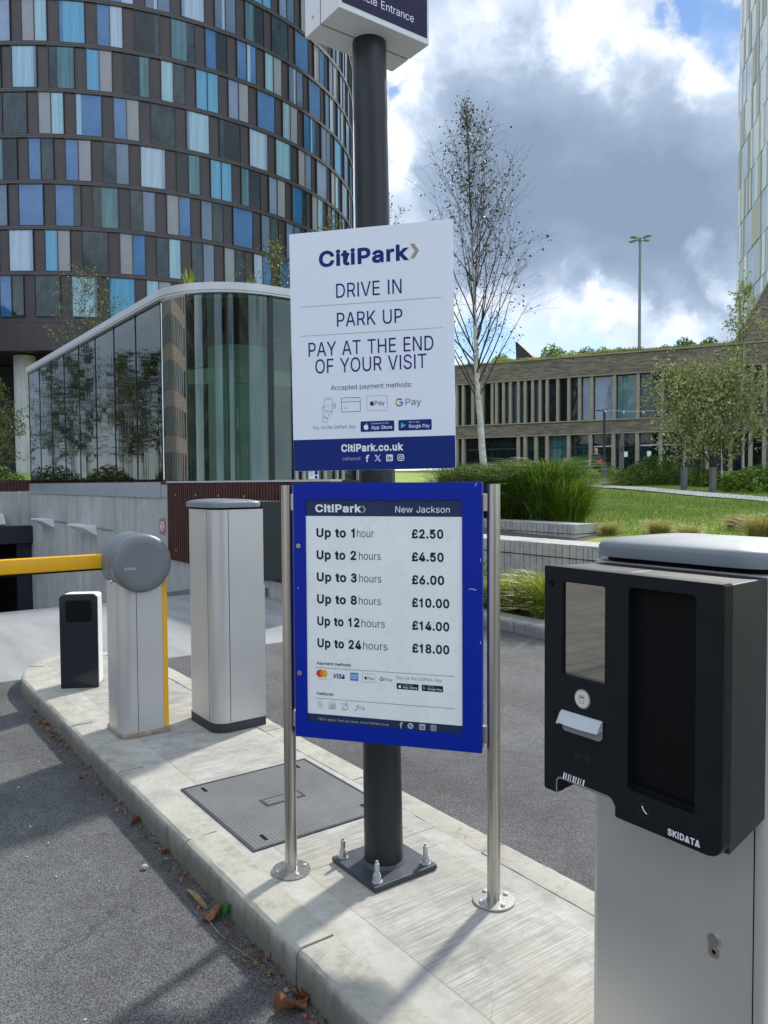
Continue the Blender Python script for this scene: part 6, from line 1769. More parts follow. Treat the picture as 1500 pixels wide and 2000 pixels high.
b = MB(); b.box(QL, QR, -.10, .35, ZU0, ZU0 + .06); b.box(QL, QR, -.08, .3, ZB0 - .05, ZB0); b.build('sill_band', M['fin'], bh)
b = MB(); b.box(QL, QR, 6, 16, FZ - 1, ZB0); b.box(QL, QR, 6, 16, ZU0, ZP0); b.build('inner_wall', M['interior'], bh)
zx = lambda z: 880 + z / 2.419
UF = [30, 60, 105, 150, 197, 217, 250, 282, 320, 352, 387, 422, 455, 505, 557, 608, 665, 772, 883, 997, 1113, 1165, 1213, 1262, 1310, 1370, 1420, 1480, 1560, 1640]
ukinds = ['dark', 'black', 'dark', 'black', 'black', 'dark', 'slate', 'slate', 'slate', 'dark', 'slate', 'dark', 'dark', 'black', 'dark', 'lilac', 'lilac', 'teal', 'dark', 'dark', 'lilac', 'slate', 'dark', 'black', 'dark', 'slate', 'dark', 'black', 'dark']
for i, z in enumerate(UF):
    q = bq(zx(z))
    dp = .34
    MB().box(q - .082, q + .082, -.03, dp, ZU0 + .062, ZP0 - .052).build('fin', M['fin'], bh)
    if i < len(UF) - 1:
        q2 = bq(zx(UF[i + 1]))
        b = MB(); b.box(q + .085, q2 - .085, .30, .33, ZU0 + .07, ZP0 - .06)
        b.box(q + .10, q + .13, .26, .34, ZU0 + .07, ZP0 - .06, 1); b.box(q2 - .13, q2 - .10, .26, .34, ZU0 + .07, ZP0 - .06, 1)
        b.box(q + .13, q2 - .13, .26, .34, ZP0 - .10, ZP0 - .06, 1)
        b.build('window', [PANES[ukinds[i]], M['dark_frame']], bh, smooth=False)
GF = [30, 60, 150, 320, 352, 403, 455, 557, 660, 768, 880, 990, 1110, 1210, 1320, 1415, 1480, 1600]
gk = ['black', 'black', 'black', 'dark', 'dark', 'dark', 'teal', 'dark', 'black', 'black', 'black', 'dark', 'dark', 'black', 'dark', 'black', 'slate']
for i, z in enumerate(GF):
    q = bq(zx(z))
    MB().box(q - .10, q + .10, -.03, .34, FZ - .6, ZB0 - .052).build('fin', M['fin'], bh)
    if i < len(GF) - 1:
        q2 = bq(zx(GF[i + 1]))
        b = MB(); b.box(q + .10, q2 - .10, .30, .33, FZ - .6, ZB0 - .06)
        b.box(q + .10, q + .14, .26, .34, FZ - .6, ZB0 - .06, 1); b.box(q2 - .14, q2 - .10, .26, .34, FZ - .6, ZB0 - .06, 1)
        b.box(q + .14, q2 - .14, .26, .34, 3.55, 3.62, 2 if i in (8, 10, 11) else 1)
        b.build('window', [PANES[gk[i]], M['dark_frame'], M['plastic_grey']], bh, smooth=False)
        if i in (9, 10):
            qm = (q + q2) / 2
            MB().box(qm - .12, qm + .1, .285, .295, 2.95, 3.25).build('door_notice', M['white_ink'], bh)
# green roof
b = MB(); b.box(QL, QR, .42, 15.8, ZP1 - .02, ZP1 + .16); b.build('roof_planting', M['lawn'], bh)
# black rooflight wedge
b = MB(); q0, q1 = bq(997), bq(1040)
b.prism_f([(q0, 0), (q1, 0), (q0, 1.35), (q0 - .06, 1.3)], (0, 1.2, ZP1 + .1), (1, 0, 0), (0, 0, 1), (0, -1, 0), -2.2, 0)
b.build('rooflight', M['black_metal'], bh)
# sloping brick gable wing
gb = MB()
g0, g1 = bq(1428), bq(1560)
gb.prism_f([(g0, 0), (g1, 0), (g1, 5.6), (bq(1503), 3.55)], (0, .6, ZP1 + .0), (1, 0, 0), (0, 0, 1), (0, -1, 0), -9, 0)
gb.build('gable_roof', M['brick'], bh)
gb = MB()
gb.prism_f([(g0 - .1, -.02), (g0 + .02, -.05), (bq(1503), 3.48), (g1, 5.5), (g1, 5.62), (bq(1503), 3.62)], (0, .6, ZP1 + .05), (1, 0, 0), (0, 0, 1), (0, -1, 0), .002, .09)
gb.build('gable_coping', M['fin'], bh)

# ================================================================== PALE GLASS TOWER AT THE RIGHT EDGE
gt = thing('glass_tower', 'pale glass tower of narrow upright panes at the right edge', 'tower', (0, 0, 0), 0)
P0, P1 = Vector((85 * .4575, 85.0, 0)), Vector((85 * .4575 - .24 * 21.5, 63.5, 0))
e = (P1 - P0); LT = e.length; e.normalize()
nrm = Vector((-e.y, e.x, 0)); nrm = nrm if nrm.x < 0 else -nrm
HT = 54
b = MB()
far = [P0, P0 - nrm * 14, P1 - nrm * 14, P1]
b.prism([(p.x, p.y) for p in (P0 - nrm * .3, P1 - nrm * .3, P1 - nrm * 14, P0 - nrm * 14)], 1, HT)
b.build('core', M['fascia'], gt)
M['tan_panel'] = mat('tan_panel', (0.50, 0.47, 0.43), 0.5, var=0.05)
gm = [PANES['pale'], PANES['sheer'], PANES['lilac'], M['white_panel'], M['tan_panel'], PANES['slate']]
rg = random.Random(5)
FP = 4.0
nfl = int(HT / FP)
for k in range(nfl):
    b = MB()
    q = 0.0
    while q < LT - .1:
        w = rg.choice((.45, .6, .9, 1.2))
        w = min(w, LT - q)
        m = rg.choice((0, 0, 3, 3, 1, 1, 4, 4, 0, 3))
        dpt = .12 if m in (3, 4) else .06
        a0, a1 = P0 + e * (q + .01), P0 + e * (q + w - .01)
        z0_, z1_ = 1 + k * FP + .06, 1 + (k + 1) * FP - .06
        vs = []
        for z in (z0_, z1_):
            for p in (a0 - nrm * .3, a1 - nrm * .3, a1 + nrm * dpt, a0 + nrm * dpt):
                vs.append((p.x, p.y, z))
        b.add(vs, [(3, 2, 1, 0), (4, 5, 6, 7), (0, 1, 5, 4), (1, 2, 6, 5), (2, 3, 7, 6), (3, 0, 4, 7)], m)
        q += w
    b.build('floor_glazing', gm, gt, smooth=False)

# ================================================================== LAMP MAST
Yl = 60.0
lx = (1247 - 750) / 1500 * Yl
mast = thing('lamp_mast', 'tall slim four armed lamp mast rising behind the brick building', 'street lamp', (lx, Yl, 1.8), .2)
MB().tube([(0, 0, 0), (0, 0, 18.3)], [.16, .085], 12).build('column', M['lamp_grey'], mast)
MB().tube([(0, 0, 18.2), (0, 0, 18.5)], [.14, .14], 12).build('hub', M['lamp_grey'], mast)
for k in range(4):
    w = rad(20 + 90 * k)
    d = Vector((math.cos(w), math.sin(w), 0)); n_ = Vector((-d.y, d.x, 0))
    b = MB(); b.tube([d * .1 + Vector((0, 0, 18.35)), d * .45 + Vector((0, 0, 18.4))], .035, 6)
    pts = [d * .40 - n_ * .10, d * .95 - n_ * .17, d * .95 + n_ * .17, d * .40 + n_ * .10]
    b.add([(p.x, p.y, 18.37) for p in pts] + [(p.x, p.y, 18.47) for p in pts], [(3, 2, 1, 0), (4, 5, 6, 7), (0, 1, 5, 4), (1, 2, 6, 5), (2, 3, 7, 6), (3, 0, 4, 7)])
    b.build('lamp_head', M['lamp_grey'], mast)

# ================================================================== BUILDINGS ACROSS THE STREET (mirrored in the pavilion glass)
def block(name, label, loc, rz, w, d, h, wall, pane_, nx, nz):
    o = thing(name, label, 'building', loc, rz)
    MB().box(-w / 2, w / 2, -d / 2, d / 2, 0, h).build('wall', wall, o)
    b = MB()
    for i in range(nx):
        for k in range(nz):
            x = -w / 2 + w * (i + .5) / nx; z = 1.2 + (h - 2) * (k + .5) / nz
            b.box(x - w / nx * .28, x + w / nx * .28, d / 2 - .02, d / 2 + .03, z - (h - 2) / nz * .32, z + (h - 2) / nz * .32)
    q = b.build('window', pane_, o, smooth=False)
    q['kind'] = 'stuff'
    return o
block('brick_tower', 'tall red brown building mirrored in the curved pavilion glass', (-3, -46, 0), .1, 12, 14, 46, M['brick'], PANES['dark'], 5, 14)
block('stone_block', 'cream stone building mirrored in the curved pavilion glass', (17, -40, 0), -.35, 17, 14, 20, M['fin'], PANES['slate'], 7, 6)
block('glass_block', 'dark glass building mirrored at the left of the curved pavilion glass', (-30, -38, 0), .5, 16, 12, 26, M['base_panel'], PANES['dark'], 7, 8)
block('terrace_block', 'long dark building across the road mirrored where the pavilion glass starts to curve', (-52, 4, 0), -math.pi / 2 - .1, 62, 12, 21, M['brick'], PANES['dark'], 22, 6)  # unseen block added to dim the bright strip in the curved glass

# ================================================================== VEGETATION
def rnd_unit(r):
    z = r.uniform(-1, 1); w = r.uniform(0, 2 * math.pi); q = math.sqrt(1 - z * z)
    return Vector((q * math.cos(w), q * math.sin(w), z))
def leaf_quad(b, p, size, r, m=0, droop=0.3):
    d = rnd_unit(r); d.z -= droop; d.normalize()
    s_ = d.cross(rnd_unit(r))
    s_ = s_.normalized() if s_.length > 1e-3 else d.orthogonal()
    L, Wd = size, size * .36
    n_ = d.cross(s_) * size * .12
    a, c = p + d * L * .5 + s_ * Wd + n_, p + d * L * .5 - s_ * Wd + n_
    b.add([p, a, p + d * L, c], [(0, 1, 2, 3)], m)
def birch(name, H, crown_r, z_first, nprim, seed, leaf=.055, nleaf=5, bend=(0, 0), trunk_r=.10, lean=(0, 0), second=8, up=.55, leaf_mats=('leaf_a', 'leaf_b'), split=.75, droopy=.25, low=.0):
    """returns (trunk mesh, crown mesh): white trunk; branches with leaves"""
    r = random.Random(seed)
    tr_, cr_ = MB(), MB()
    n = 14
    path, rad_ = [], []
    jx = jy = 0
    for i in range(n + 1):
        k = i / n
        jx += r.gauss(0, .018) * H / 10; jy += r.gauss(0, .018) * H / 10
        path.append(Vector((lean[0] * k + bend[0] * math.sin(k * 3.0) + jx, lean[1] * k + bend[1] * math.sin(k * 3.0) + jy, H * k)))
        rad_.append(max(.007, trunk_r * (1 - k) ** 1.05))
    rad_[0] *= 1.25
    def at(k):
        q = min(max(k, 0), .9999) * n; i = int(q); f_ = q - i
        return path[i].lerp(path[i + 1], f_), rad_[i] * (1 - f_) + rad_[i + 1] * f_
    ks = int(n * split)
    tr_.tube(path[:ks + 1], rad_[:ks + 1], 9, 0)
    cr_.tube(path[ks:], rad_[ks:], 6, 0)
    def leaves(p, cnt, spread):
        for _ in range(cnt):
            leaf_quad(cr_, p + Vector((r.gauss(0, spread), r.gauss(0, spread), r.gauss(0, spread))), leaf * r.uniform(.6, 1.25), r, 1 if r.random() < .72 else 2)
    for i in range(nprim):
        k = z_first + (0.97 - z_first) * (i + r.random()) / nprim
        p, rr = at(k)
        kk = (k - z_first) / (1 - z_first)
        prof = (math.sin(math.pi * min(1, (kk * .86 + .16)) ** .75) ** .8)
        L = crown_r * (0.45 + 0.75 * prof) * r.uniform(.7, 1.15) * (1.55 - .6 * kk)
        w = r.uniform(0, 2 * math.pi)
        el = up + r.uniform(-.12, .22) + .25 * kk
        d = Vector((math.cos(w) * math.cos(el), math.sin(w) * math.cos(el), math.sin(el)))
        pts, rd = [p], [max(.004, rr * .42)]
        ns = 6
        cur = p.copy(); dd = d.copy()
        for q in range(ns):
            dd = (dd + Vector((r.gauss(0, .10), r.gauss(0, .10), .10 + r.gauss(0, .06)))).normalized()
            cur = cur + dd * L / ns
            pts.append(cur.copy()); rd.append(max(.0022, rd[0] * (1 - (q + 1) / ns) ** .9))
        cr_.tube(pts, rd, 4, 0, cap=False)
        for j in range(second):
            q = r.uniform(.15, 1.0)
            a = q * ns; ii = min(ns - 1, int(a))
            p2 = pts[ii].lerp(pts[ii + 1], a - ii)
            d2 = (dd * .6 + rnd_unit(r) * .75 + Vector((0, 0, .25 - droopy * r.random()))).normalized()
            L2 = L * r.uniform(.16, .42)
            q1 = p2 + d2 * L2 * .5 + Vector((0, 0, r.gauss(0, .02)))
            q2 = q1 + (d2 + Vector((r.gauss(0, .2), r.gauss(0, .2), -.35 * droopy))).normalized() * L2 * .5
            cr_.tube([p2, q1, q2], [.0042, .0030, .0016], 3, 0, cap=False)
            cl = 0 if r.random() < low else r.randint(max(0, nleaf - 3), nleaf + 2)
            for _ in range(cl):
                leaves(p2.lerp(q2, r.uniform(.25, 1.05)), 1, .05)
    mm = [M['twig'], M[leaf_mats[0]], M[leaf_mats[1]]]
    return tr_.mesh('trunk', M['bark'], ang=60), cr_.mesh('crown', mm, smooth=False)
def put_tree(meshes, name, label, cat, loc, rz, scale=1, group=None):
    o = thing(name, label, cat, loc, rz, group)
    o.scale = (scale,) * 3
    for nm_, me in zip(('trunk', 'crown'), meshes):
        c = bpy.data.objects.new(nm_, me); COL.objects.link(c); c.parent = o
    return o
def gpos(px, yy, dz=0.0):
    x = (px - 750) / 1500 * yy
    return Vector((x, yy, park_h(x, yy) + dz))

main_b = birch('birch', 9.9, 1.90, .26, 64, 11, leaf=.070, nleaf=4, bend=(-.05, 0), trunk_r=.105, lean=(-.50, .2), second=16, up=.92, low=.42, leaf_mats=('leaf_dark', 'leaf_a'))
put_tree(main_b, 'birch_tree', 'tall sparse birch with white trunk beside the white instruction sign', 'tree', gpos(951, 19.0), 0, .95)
b2 = birch('birch', 9.4, 1.45, .25, 46, 23, leaf=.075, nleaf=5, trunk_r=.09, lean=(.2, 0), second=10, up=.75)
put_tree(b2, 'birch_tree', 'birch standing behind the dark sign pole', 'tree', gpos(738, 25.5), .5)
b3 = birch('birch', 8.2, 1.8, .18, 46, 31, leaf=.085, nleaf=6, trunk_r=.09, second=10, up=.6)
put_tree(b3, 'birch_tree', 'leafy birch behind the right end of the glass pavilion', 'tree', gpos(548, 27.5), 1.1, 1.0)
put_tree(b2, 'birch_tree', 'thin birch rising between tower windows and the instruction sign', 'tree', gpos(650, 25.0), 2.2, .92)
put_tree(b3, 'birch_tree', 'birch showing over the low end of the pavilion roof', 'tree', Vector((-11.4, 30.0, 1.36)), 2.0, .98)
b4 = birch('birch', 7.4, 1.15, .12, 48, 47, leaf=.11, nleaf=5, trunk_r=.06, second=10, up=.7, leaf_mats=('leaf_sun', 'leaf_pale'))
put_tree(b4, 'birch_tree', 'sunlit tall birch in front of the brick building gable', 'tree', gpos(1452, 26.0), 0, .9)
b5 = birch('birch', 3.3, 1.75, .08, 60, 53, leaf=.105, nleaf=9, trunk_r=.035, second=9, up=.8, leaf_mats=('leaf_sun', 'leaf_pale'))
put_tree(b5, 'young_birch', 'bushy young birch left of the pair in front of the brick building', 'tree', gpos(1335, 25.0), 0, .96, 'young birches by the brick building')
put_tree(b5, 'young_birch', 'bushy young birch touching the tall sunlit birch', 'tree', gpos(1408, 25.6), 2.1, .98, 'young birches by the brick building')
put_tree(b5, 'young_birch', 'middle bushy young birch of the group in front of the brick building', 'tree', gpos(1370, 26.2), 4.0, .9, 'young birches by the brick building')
put_tree(b4, 'birch_tree', 'birch at the far right in front of the brick building', 'tree', gpos(1520, 24.5), 1.8, .8)
b6 = birch('birch', 6.0, 1.8, .05, 60, 67, leaf=.13, nleaf=9, trunk_r=.09, second=11, up=.4, leaf_mats=('leaf_a', 'leaf_c'))
put_tree(b6, 'dark_tree', 'dark leafy tree left of the glass pavilion', 'tree', Vector((-14.3, 27.8, 1.36)), 0, .62)
b7 = birch('birch', 11.5, 2.0, .16, 50, 71, leaf=.20, nleaf=5, trunk_r=.17, second=9, up=.6, leaf_mats=('leaf_b', 'leaf_c'))
for i, (t_, s_, sc_, lb_) in enumerate(((-4.5, 40, .62, 'nearest'), (-8.0, 45, .72, 'second'), (-5.0, 50, .78, 'third'), (-10, 54, .82, 'fourth'), (-6.5, 60, .85, 'fifth'), (-12, 65, .95, 'sixth'), (-8, 72, 1.0, 'farthest'))):
    put_tree(b7, 'birch_tree', lb_ + ' of the birches mirrored in the straight pavilion glass', 'tree', site(t_, s_, 1.36), i * 1.3, sc_, 'trees mirrored in the pavilion')

# ---- grass tufts
def tuft(n, H, spread, seed, wd=.008, lean=.55, base=.10, mats=None, droop=.5):
    r = random.Random(seed); b = MB()
    for _ in range(n):
        w = r.uniform(0, 2 * math.pi); q = base * math.sqrt(r.random())
        p = Vector((q * math.cos(w), q * math.sin(w), 0))
        w2 = w + r.gauss(0, .7)
        h = H * r.uniform(.35, 1.12); out = spread * r.uniform(.15, 1.0) * r.choice((1, 1, .6))
        d = Vector((math.cos(w2), math.sin(w2), 0)); sd_ = Vector((-d.y, d.x, 0))
        tw_ = r.uniform(-.6, .6); sd_ = (sd_ + Vector((0, 0, tw_))).normalized()
        m = r.choices(range(len(mats)), [x[1] for x in mats])[0]
        pts = []
        for k in range(5):
            t_ = k / 4
            pts.append(p + d * out * t_ ** 1.7 + Vector((0, 0, h * (t_ - droop * .42 * t_ ** 3))))
        ws = [wd, wd * .95, wd * .8, wd * .5, 0.0006]
        vs = []
        for q_, w_ in zip(pts, ws):
            vs += [q_ - sd_ * w_, q_ + sd_ * w_]
        b.add(vs, [(2 * k, 2 * k + 1, 2 * k + 3, 2 * k + 2) for k in range(4)], m)
    return b.mesh('tuft', [M[x[0]] for x in mats], smooth=False)
def put_tuft(me, name, label, cat, loc, rz=0, sc=1, group=None):
    o = bpy.data.objects.new(name, me); COL.objects.link(o)
    place(o, loc, rz, sc)
    return tag(o, label, cat, group)
# tall ornamental grass behind the setts
g1 = tuft(2900, 1.72, 1.05, 3, .0055, base=.40, mats=[('grass_dark', 7), ('grass_mid', 2), ('grass_straw', .6)], droop=1.0)
g2 = tuft(2600, 1.55, .9, 4, .0055, base=.34, mats=[('grass_mid', 7), ('grass_dark', 1.5), ('grass_lime', 2)], droop=1.0)
GG = 'tall ornamental grasses behind the granite setts'
for i, (px, yy, me, sc_, lb_) in enumerate(((905, 15.3, g1, 1.0, 'dark green ornamental grass half hidden by the instruction sign'), (955, 14.9, g1, .92, 'dark ornamental grass under the birch trunk'), (1012, 14.5, g1, 1.03, 'dark ornamental grass at the middle of the tall clump'),
                                          (1062, 14.0, g1, 1.12, 'tall ornamental grass turning from dark to bright green'), (1108, 13.6, g2, .88, 'bright green ornamental grass at the lawn end of the clump'), (985, 16.2, g1, .95, 'dark ornamental grass at the back of the clump'), (1075, 15.5, g2, 1.15, 'bright ornamental grass at the back of the clump'))):
    put_tuft(me, 'ornamental_grass', lb_, 'grass clump', gpos(px, yy, -.03), i * 1.1, sc_, GG)
g3 = tuft(1500, .62, .50, 5, .0042, base=.15, mats=[('grass_lime', 6), ('grass_mid', 2), ('grass_straw', 1)], droop=.9)
for i, (t_, s_, sc_, lb_) in enumerate(((5.12, 3.95, 1.3, 'yellow green grass tuft by the kerb, larger one beside the black terminal box'), (5.08, 4.6, 1.1, 'yellow green grass tuft by the kerb beside the right steel post'), (5.2, 2.9, 1.2, 'yellow green grass tuft hidden partly by the ticket terminal'), (5.15, 5.5, 1.0, 'yellow green grass tuft in the bed behind the right steel post'))):
    put_tuft(g3, 'grass_tuft', lb_, 'grass tuft', site(t_, s_, .08), i, sc_, 'yellow green tufts in the kerb bed')
g4 = tuft(900, .55, .50, 6, .005, base=.16, mats=[('grass_straw', 7), ('grass_lime', 2)], droop=.8)
for i, (px, yy, sc_, lb_) in enumerate(((1290, 11.8, .72, 'dry straw coloured grass tuft at the lawn edge above the grey terminal lid'), (1345, 11.4, .6, 'small dry grass tuft right of the straw tuft on the lawn edge'), (1490, 11.6, 1.0, 'dry straw coloured grass tuft at the far right of the lawn'), (1440, 12.6, .7, 'dry grass tuft between lawn and far right straw tuft'), (1190, 12.2, .55, 'low dry tuft beside the granite sett end'))):
    put_tuft(g4, 'dry_grass', lb_, 'grass tuft', gpos(px, yy, -.02), i, sc_, 'dry grass tufts on the lawn')
# short lawn blades
r = random.Random(9)
b = MB()
for _ in range(26000):
    yy = 10.5 + 13.5 * r.random() ** 1.3
    x = yy * r.uniform(.22, .56)
    t_ = (x - OX) * VX + (yy - OY) * VY
    if t_ < 8.8: continue
    z = park_h(x, yy)
    h = r.uniform(.03, .085); w = r.uniform(0, 6.28); q = .0045 + .0002 * yy
    dx, dy = math.cos(w) * q, math.sin(w) * q
    ox, oy = r.gauss(0, .025), r.gauss(0, .025)
    b.add([(x - dx, yy - dy, z - .01), (x + dx, yy + dy, z - .01), (x + ox, yy + oy, z + h)], [(0, 1, 2)], r.choices((0, 1, 2), (5, 4, 1.6))[0])
o = b.build('lawn_grass', [M['grass_mid'], M['leaf_d'], M['grass_straw']], smooth=False)
o['kind'] = 'stuff'; o['label'] = 'short mown grass of the park lawn'; o['category'] = 'grass'

def shrub(rx, ry, rz_, n, seed, leaf=.07, mats=('leaf_c', 'leaf_d'), mix=.5, stems=10):
    r = random.Random(seed); b = MB()
    lob = [(rnd_unit(r), r.uniform(.12, .32)) for _ in range(9)]
    for _ in range(stems):
        d = rnd_unit(r); d.z = abs(d.z)
        b.tube([(0, 0, 0), (d.x * rx * .5, d.y * ry * .5, d.z * rz_ * .5 + .05), (d.x * rx * .85, d.y * ry * .85, d.z * rz_ * .9)], [.012, .008, .003], 4, 0, cap=False)
    for _ in range(n):
        d = rnd_unit(r); d.z = abs(d.z) * 1.05 - .05
        k = r.random() ** .35
        kk = 1 + sum(a * max(0, d.dot(l)) ** 6 for l, a in lob) - .12
        p = Vector((d.x * rx, d.y * ry, d.z * rz_)) * k * kk
        leaf_quad(b, p, leaf * r.uniform(.6, 1.3), r, 1 if r.random() > mix else 2, .1)
    return b.mesh('shrub', [M['twig'], M[mats[0]], M[mats[1]]], smooth=False)
s1 = shrub(1.55, 1.1, .95, 4600, 2, .085, mix=.15)
s2 = shrub(.9, .8, .75, 2200, 3, .09, mix=.45)
s3 = shrub(.8, .6, .5, 1600, 4, .075, ('leaf_b', 'leaf_d'), .5)
SH = (('1275', 27.8, s1, 1.0, 'wide sunlit green shrub in front of the hall doors'), ('1215', 27.6, s3, .95, 'low flowering shrub left of the wide green shrub'), ('1440', 23.8, s2, 1.0, 'dark green shrub under the tall sunlit birch'), ('1490', 22.8, s2, 1.15, 'dark shrub at the right picture edge'),
      ('1380', 26.5, s2, .95, 'shrub at the foot of the young birches'), ('1195', 30, s3, 1.0, 'pale flowering shrub beside the left bollard'), ('1155', 29.5, s3, .8, 'low pale shrub between tall grass and left bollard'), ('1480', 25.5, s1, .7, 'yellow green shrub behind the right picture edge'), ('1330', 29.0, s1, .7, 'green shrub behind the middle bollard'))
for i, (px, yy, me, sc_, lb_) in enumerate(SH):
    put_tuft(me, 'shrub', lb_, 'shrub', gpos(int(px), yy, -.03), i * 1.7, sc_, 'shrubs along the park path')
h1 = shrub(1.2, .6, .75, 3200, 8, .075, ('leaf_c', 'leaf_a'), .4)
for i, (t_, lb_) in enumerate(((2.9, 'clipped dark shrub on the garage roof edge beside the pavilion'), (1.2, 'clipped dark shrub farther left on the garage roof edge'), (-.8, 'clipped dark shrub on the garage roof edge beyond the left picture edge'))):
    put_tuft(h1, 'hedge_shrub', lb_, 'shrub', site(t_, 24.3, 1.40), A + i, 1.0, 'shrubs on the garage roof edge')
pl = thing('roof_railing', 'oxide red slatted planter edge on top of the garage entrance wall', 'fence', site(0, 0), A)
b = MB()
t_ = -3.6
while t_ < WALL_T + .1:
    b.box(t_ - .02, t_ + .02, PORTAL_S + .08, PORTAL_S + .13, 1.362, 1.72); t_ += .09
b.build('slat_panel', M['rust'], pl)
b = MB(); b.box(-3.7, WALL_T + .2, PORTAL_S + .131, PORTAL_S + .17, 1.38, 1.70); b.build('backing_board', M['rust'], pl)
# bedding plants behind right post, weeds on roof, roof shrubs
s4 = shrub(.22, .22, .55, 420, 12, .05, ('leaf_c', 'leaf_b'), .4)
put_tuft(s4, 'bedding_plant', 'leafy green bedding plant seen between board edge and right steel post', 'plant', site(4.98, 4.95, .08), 0, 1.15)
put_tuft(s4, 'bedding_plant', 'small bedding plant behind the right steel post by the granite setts', 'plant', site(5.2, 6.2, .08), 1, 1.0)
wd_ = tuft(70, .62, .20, 15, .012, base=.05, mats=[('grass_lime', 3), ('grass_mid', 2)])
put_tuft(wd_, 'roof_weed', 'larger tuft of weeds on the pavilion roof at its rounded corner', 'plant', site(WALL_T + .55, S0 - .1, GZ1 + .10), 0, 1.0, 'weeds on the pavilion roof')
put_tuft(wd_, 'roof_weed', 'smaller tuft of weeds on the pavilion roof toward the sign', 'plant', site(WALL_T + 1.5, S0 - .55, GZ1 + .10), 2, .75, 'weeds on the pavilion roof')
s5 = shrub(.9, .7, .8, 900, 16, .13, ('leaf_c', 'leaf_d'), .5, 14)
for i, (px, dy, sc_, lb_) in enumerate(((968, 1.2, .8, 'dark roof shrub behind the birch trunk'), (1068, 1.4, 1.15, 'tall spindly roof shrub right of the black rooflight'), (1100, 1.8, .7, 'low roof shrub next to the spindly one'), (1135, 1.6, .85, 'rounded roof shrub above the wide hall windows'), (1165, 2.0, .8, 'roof shrub left of the lamp mast'), (1195, 1.5, .6, 'small roof shrub nearest the lamp mast on its left'),
                                      (1290, 1.8, .6, 'small roof shrub right of the lamp mast'), (1330, 1.4, .85, 'roof shrub behind the crown of the young birch'), (1375, 1.6, .8, 'roof shrub beside the brick gable'))):
    q = bq(px)
    p = Vector((FX0, FY0, 0)) + Vector((math.cos(BA), math.sin(BA), 0)) * q + Vector((-math.sin(BA), math.cos(BA), 0)) * dy
    put_tuft(s5, 'roof_shrub', lb_, 'shrub', Vector((p.x, p.y, ZP1 + .1)), i * 2.1, sc_, 'shrubs on the brick hall roof')
g6 = tuft(700, .30, .25, 18, .012, base=.3, mats=[('grass_lime', 5), ('grass_mid', 4), ('grass_straw', 1)])
bb = MB()
r = random.Random(12)
for _ in range(9000):
    q = r.uniform(bq(960), bq(1440)); yy = .45 + 2.2 * r.random() ** 2
    h = r.uniform(.06, .24) * (1.4 if math.sin(q * .8) > .3 else .8)
    wd2 = .02
    bb.add([(q - wd2, yy, ZP1 + .14), (q + wd2, yy, ZP1 + .14), (q + r.gauss(0, .06), yy + r.gauss(0, .06), ZP1 + .14 + h)], [(0, 1, 2)], r.choice((0, 0, 1, 2)))
o = bb.build('roof_meadow', [M['grass_lime'], M['grass_mid'], M['grass_straw']], bh, smooth=False)
o['kind'] = 'stuff'

# ================================================================== GRANITE SETT WALLS
def sett_wall(name, label, t0, s0, s1, z0, z1, th, pitch, group):
    o = thing(name, label, 'planter wall', site(0, 0), A, group)
    b = MB(); r = random.Random(int(s0 * 10))
    s_ = s0
    while s_ < s1:
        L = pitch * r.choice((1, 1, 1, .62))
        b.box(t0 + r.uniform(0, .004), t0 + th, s_ + .004, s_ + L - .004, z0, z1 + r.uniform(-.002, .002)); s_ += L
    b.build('setts', M['granite'], o, bevel=.003, seg=1)
    b = MB()
    b.box(t0 + .012, t0 + th - .01, s0 + .01, s1, z0, z1 - .012)
    b.build('joint_core', M['recess'], o)
    b = MB(); b.box(t0 - .0025, t0 + .02, s0 + .003, s1, z1 - .155, z1 - .146); b.box(t0 + .02, t0 + th, s0 - .0015, s0 + .012, z1 - .155, z1 - .146)
    b.build('bed_joint', M['recess'], o)
    return o
GW = 'granite sett planter walls'
sett_wall('sett_wall', 'granite sett planter wall nearer the kerb with pale flat top', 5.50, 2.2, 8.2, .05, .868, .52, .098, GW)
sett_wall('sett_wall', 'granite sett planter wall behind, ending in a square corner below the tall grass', 8.29, 6.27, 14.0, .30, .895, .50, .098, GW)

# ================================================================== BOLLARDS, SIGNPOSTS, PERSON
for px, yy, lb_, hh in ((1180, 26.6, 'grey bollard nearest the tall grass', .70), (1336, 23.6, 'grey bollard in the middle of the path edge', .66), (1392, 22.4, 'grey flat topped bollard farthest right on the path edge', .70)):
    o = thing('bollard', lb_, 'bollard', gpos(px, yy), .3, 'bollards along the park path')
    MB().prism(rrect(-.075, .075, -.075, .075, .02, 3), -.1, hh).build('body', M['bollard'], o, bevel=.006)
    MB().prism(rrect(-.085, .085, -.085, .085, .02, 3), hh + .001, hh + .05).build('cap', M['bollard'], o, bevel=.008)
p = gpos(1180, 36)
o = thing('path_lamp', 'thin black T shaped lamp post in front of the hall entrance', 'street lamp', p, 0)
MB().tube([(0, 0, -.2), (0, 0, 3.05)], .06, 10).build('column', M['black_metal'], o)
MB().prism_f(rrect(-.36, .12, -.04, .04, .02, 3), (0, 0, 3.05), (1, 0, 0), (0, 0, 1), (0, -1, 0), -.1, .1).build('lamp_head', M['black_metal'], o)
p = gpos(1213, 37)
o = thing('totem_post', 'dark grey curved top totem post by the hall doors', 'signpost', p, 0)
MB().prism_f([(-.10, -.2), (.12, -.2), (.12, 2.15), (.06, 2.15), (-.02, 2.05), (-.05, 1.75), (-.10, 1.6)], (0, 0, 0), (1, 0, 0), (0, 0, 1), (0, -1, 0), -.07, .07).build('blade', M['bollard'], o, bevel=.01)
b = MB(); b.box(-.06, .06, -.078, -.071, 1.1, 1.35); b.build('notice', M['plinth'], o)

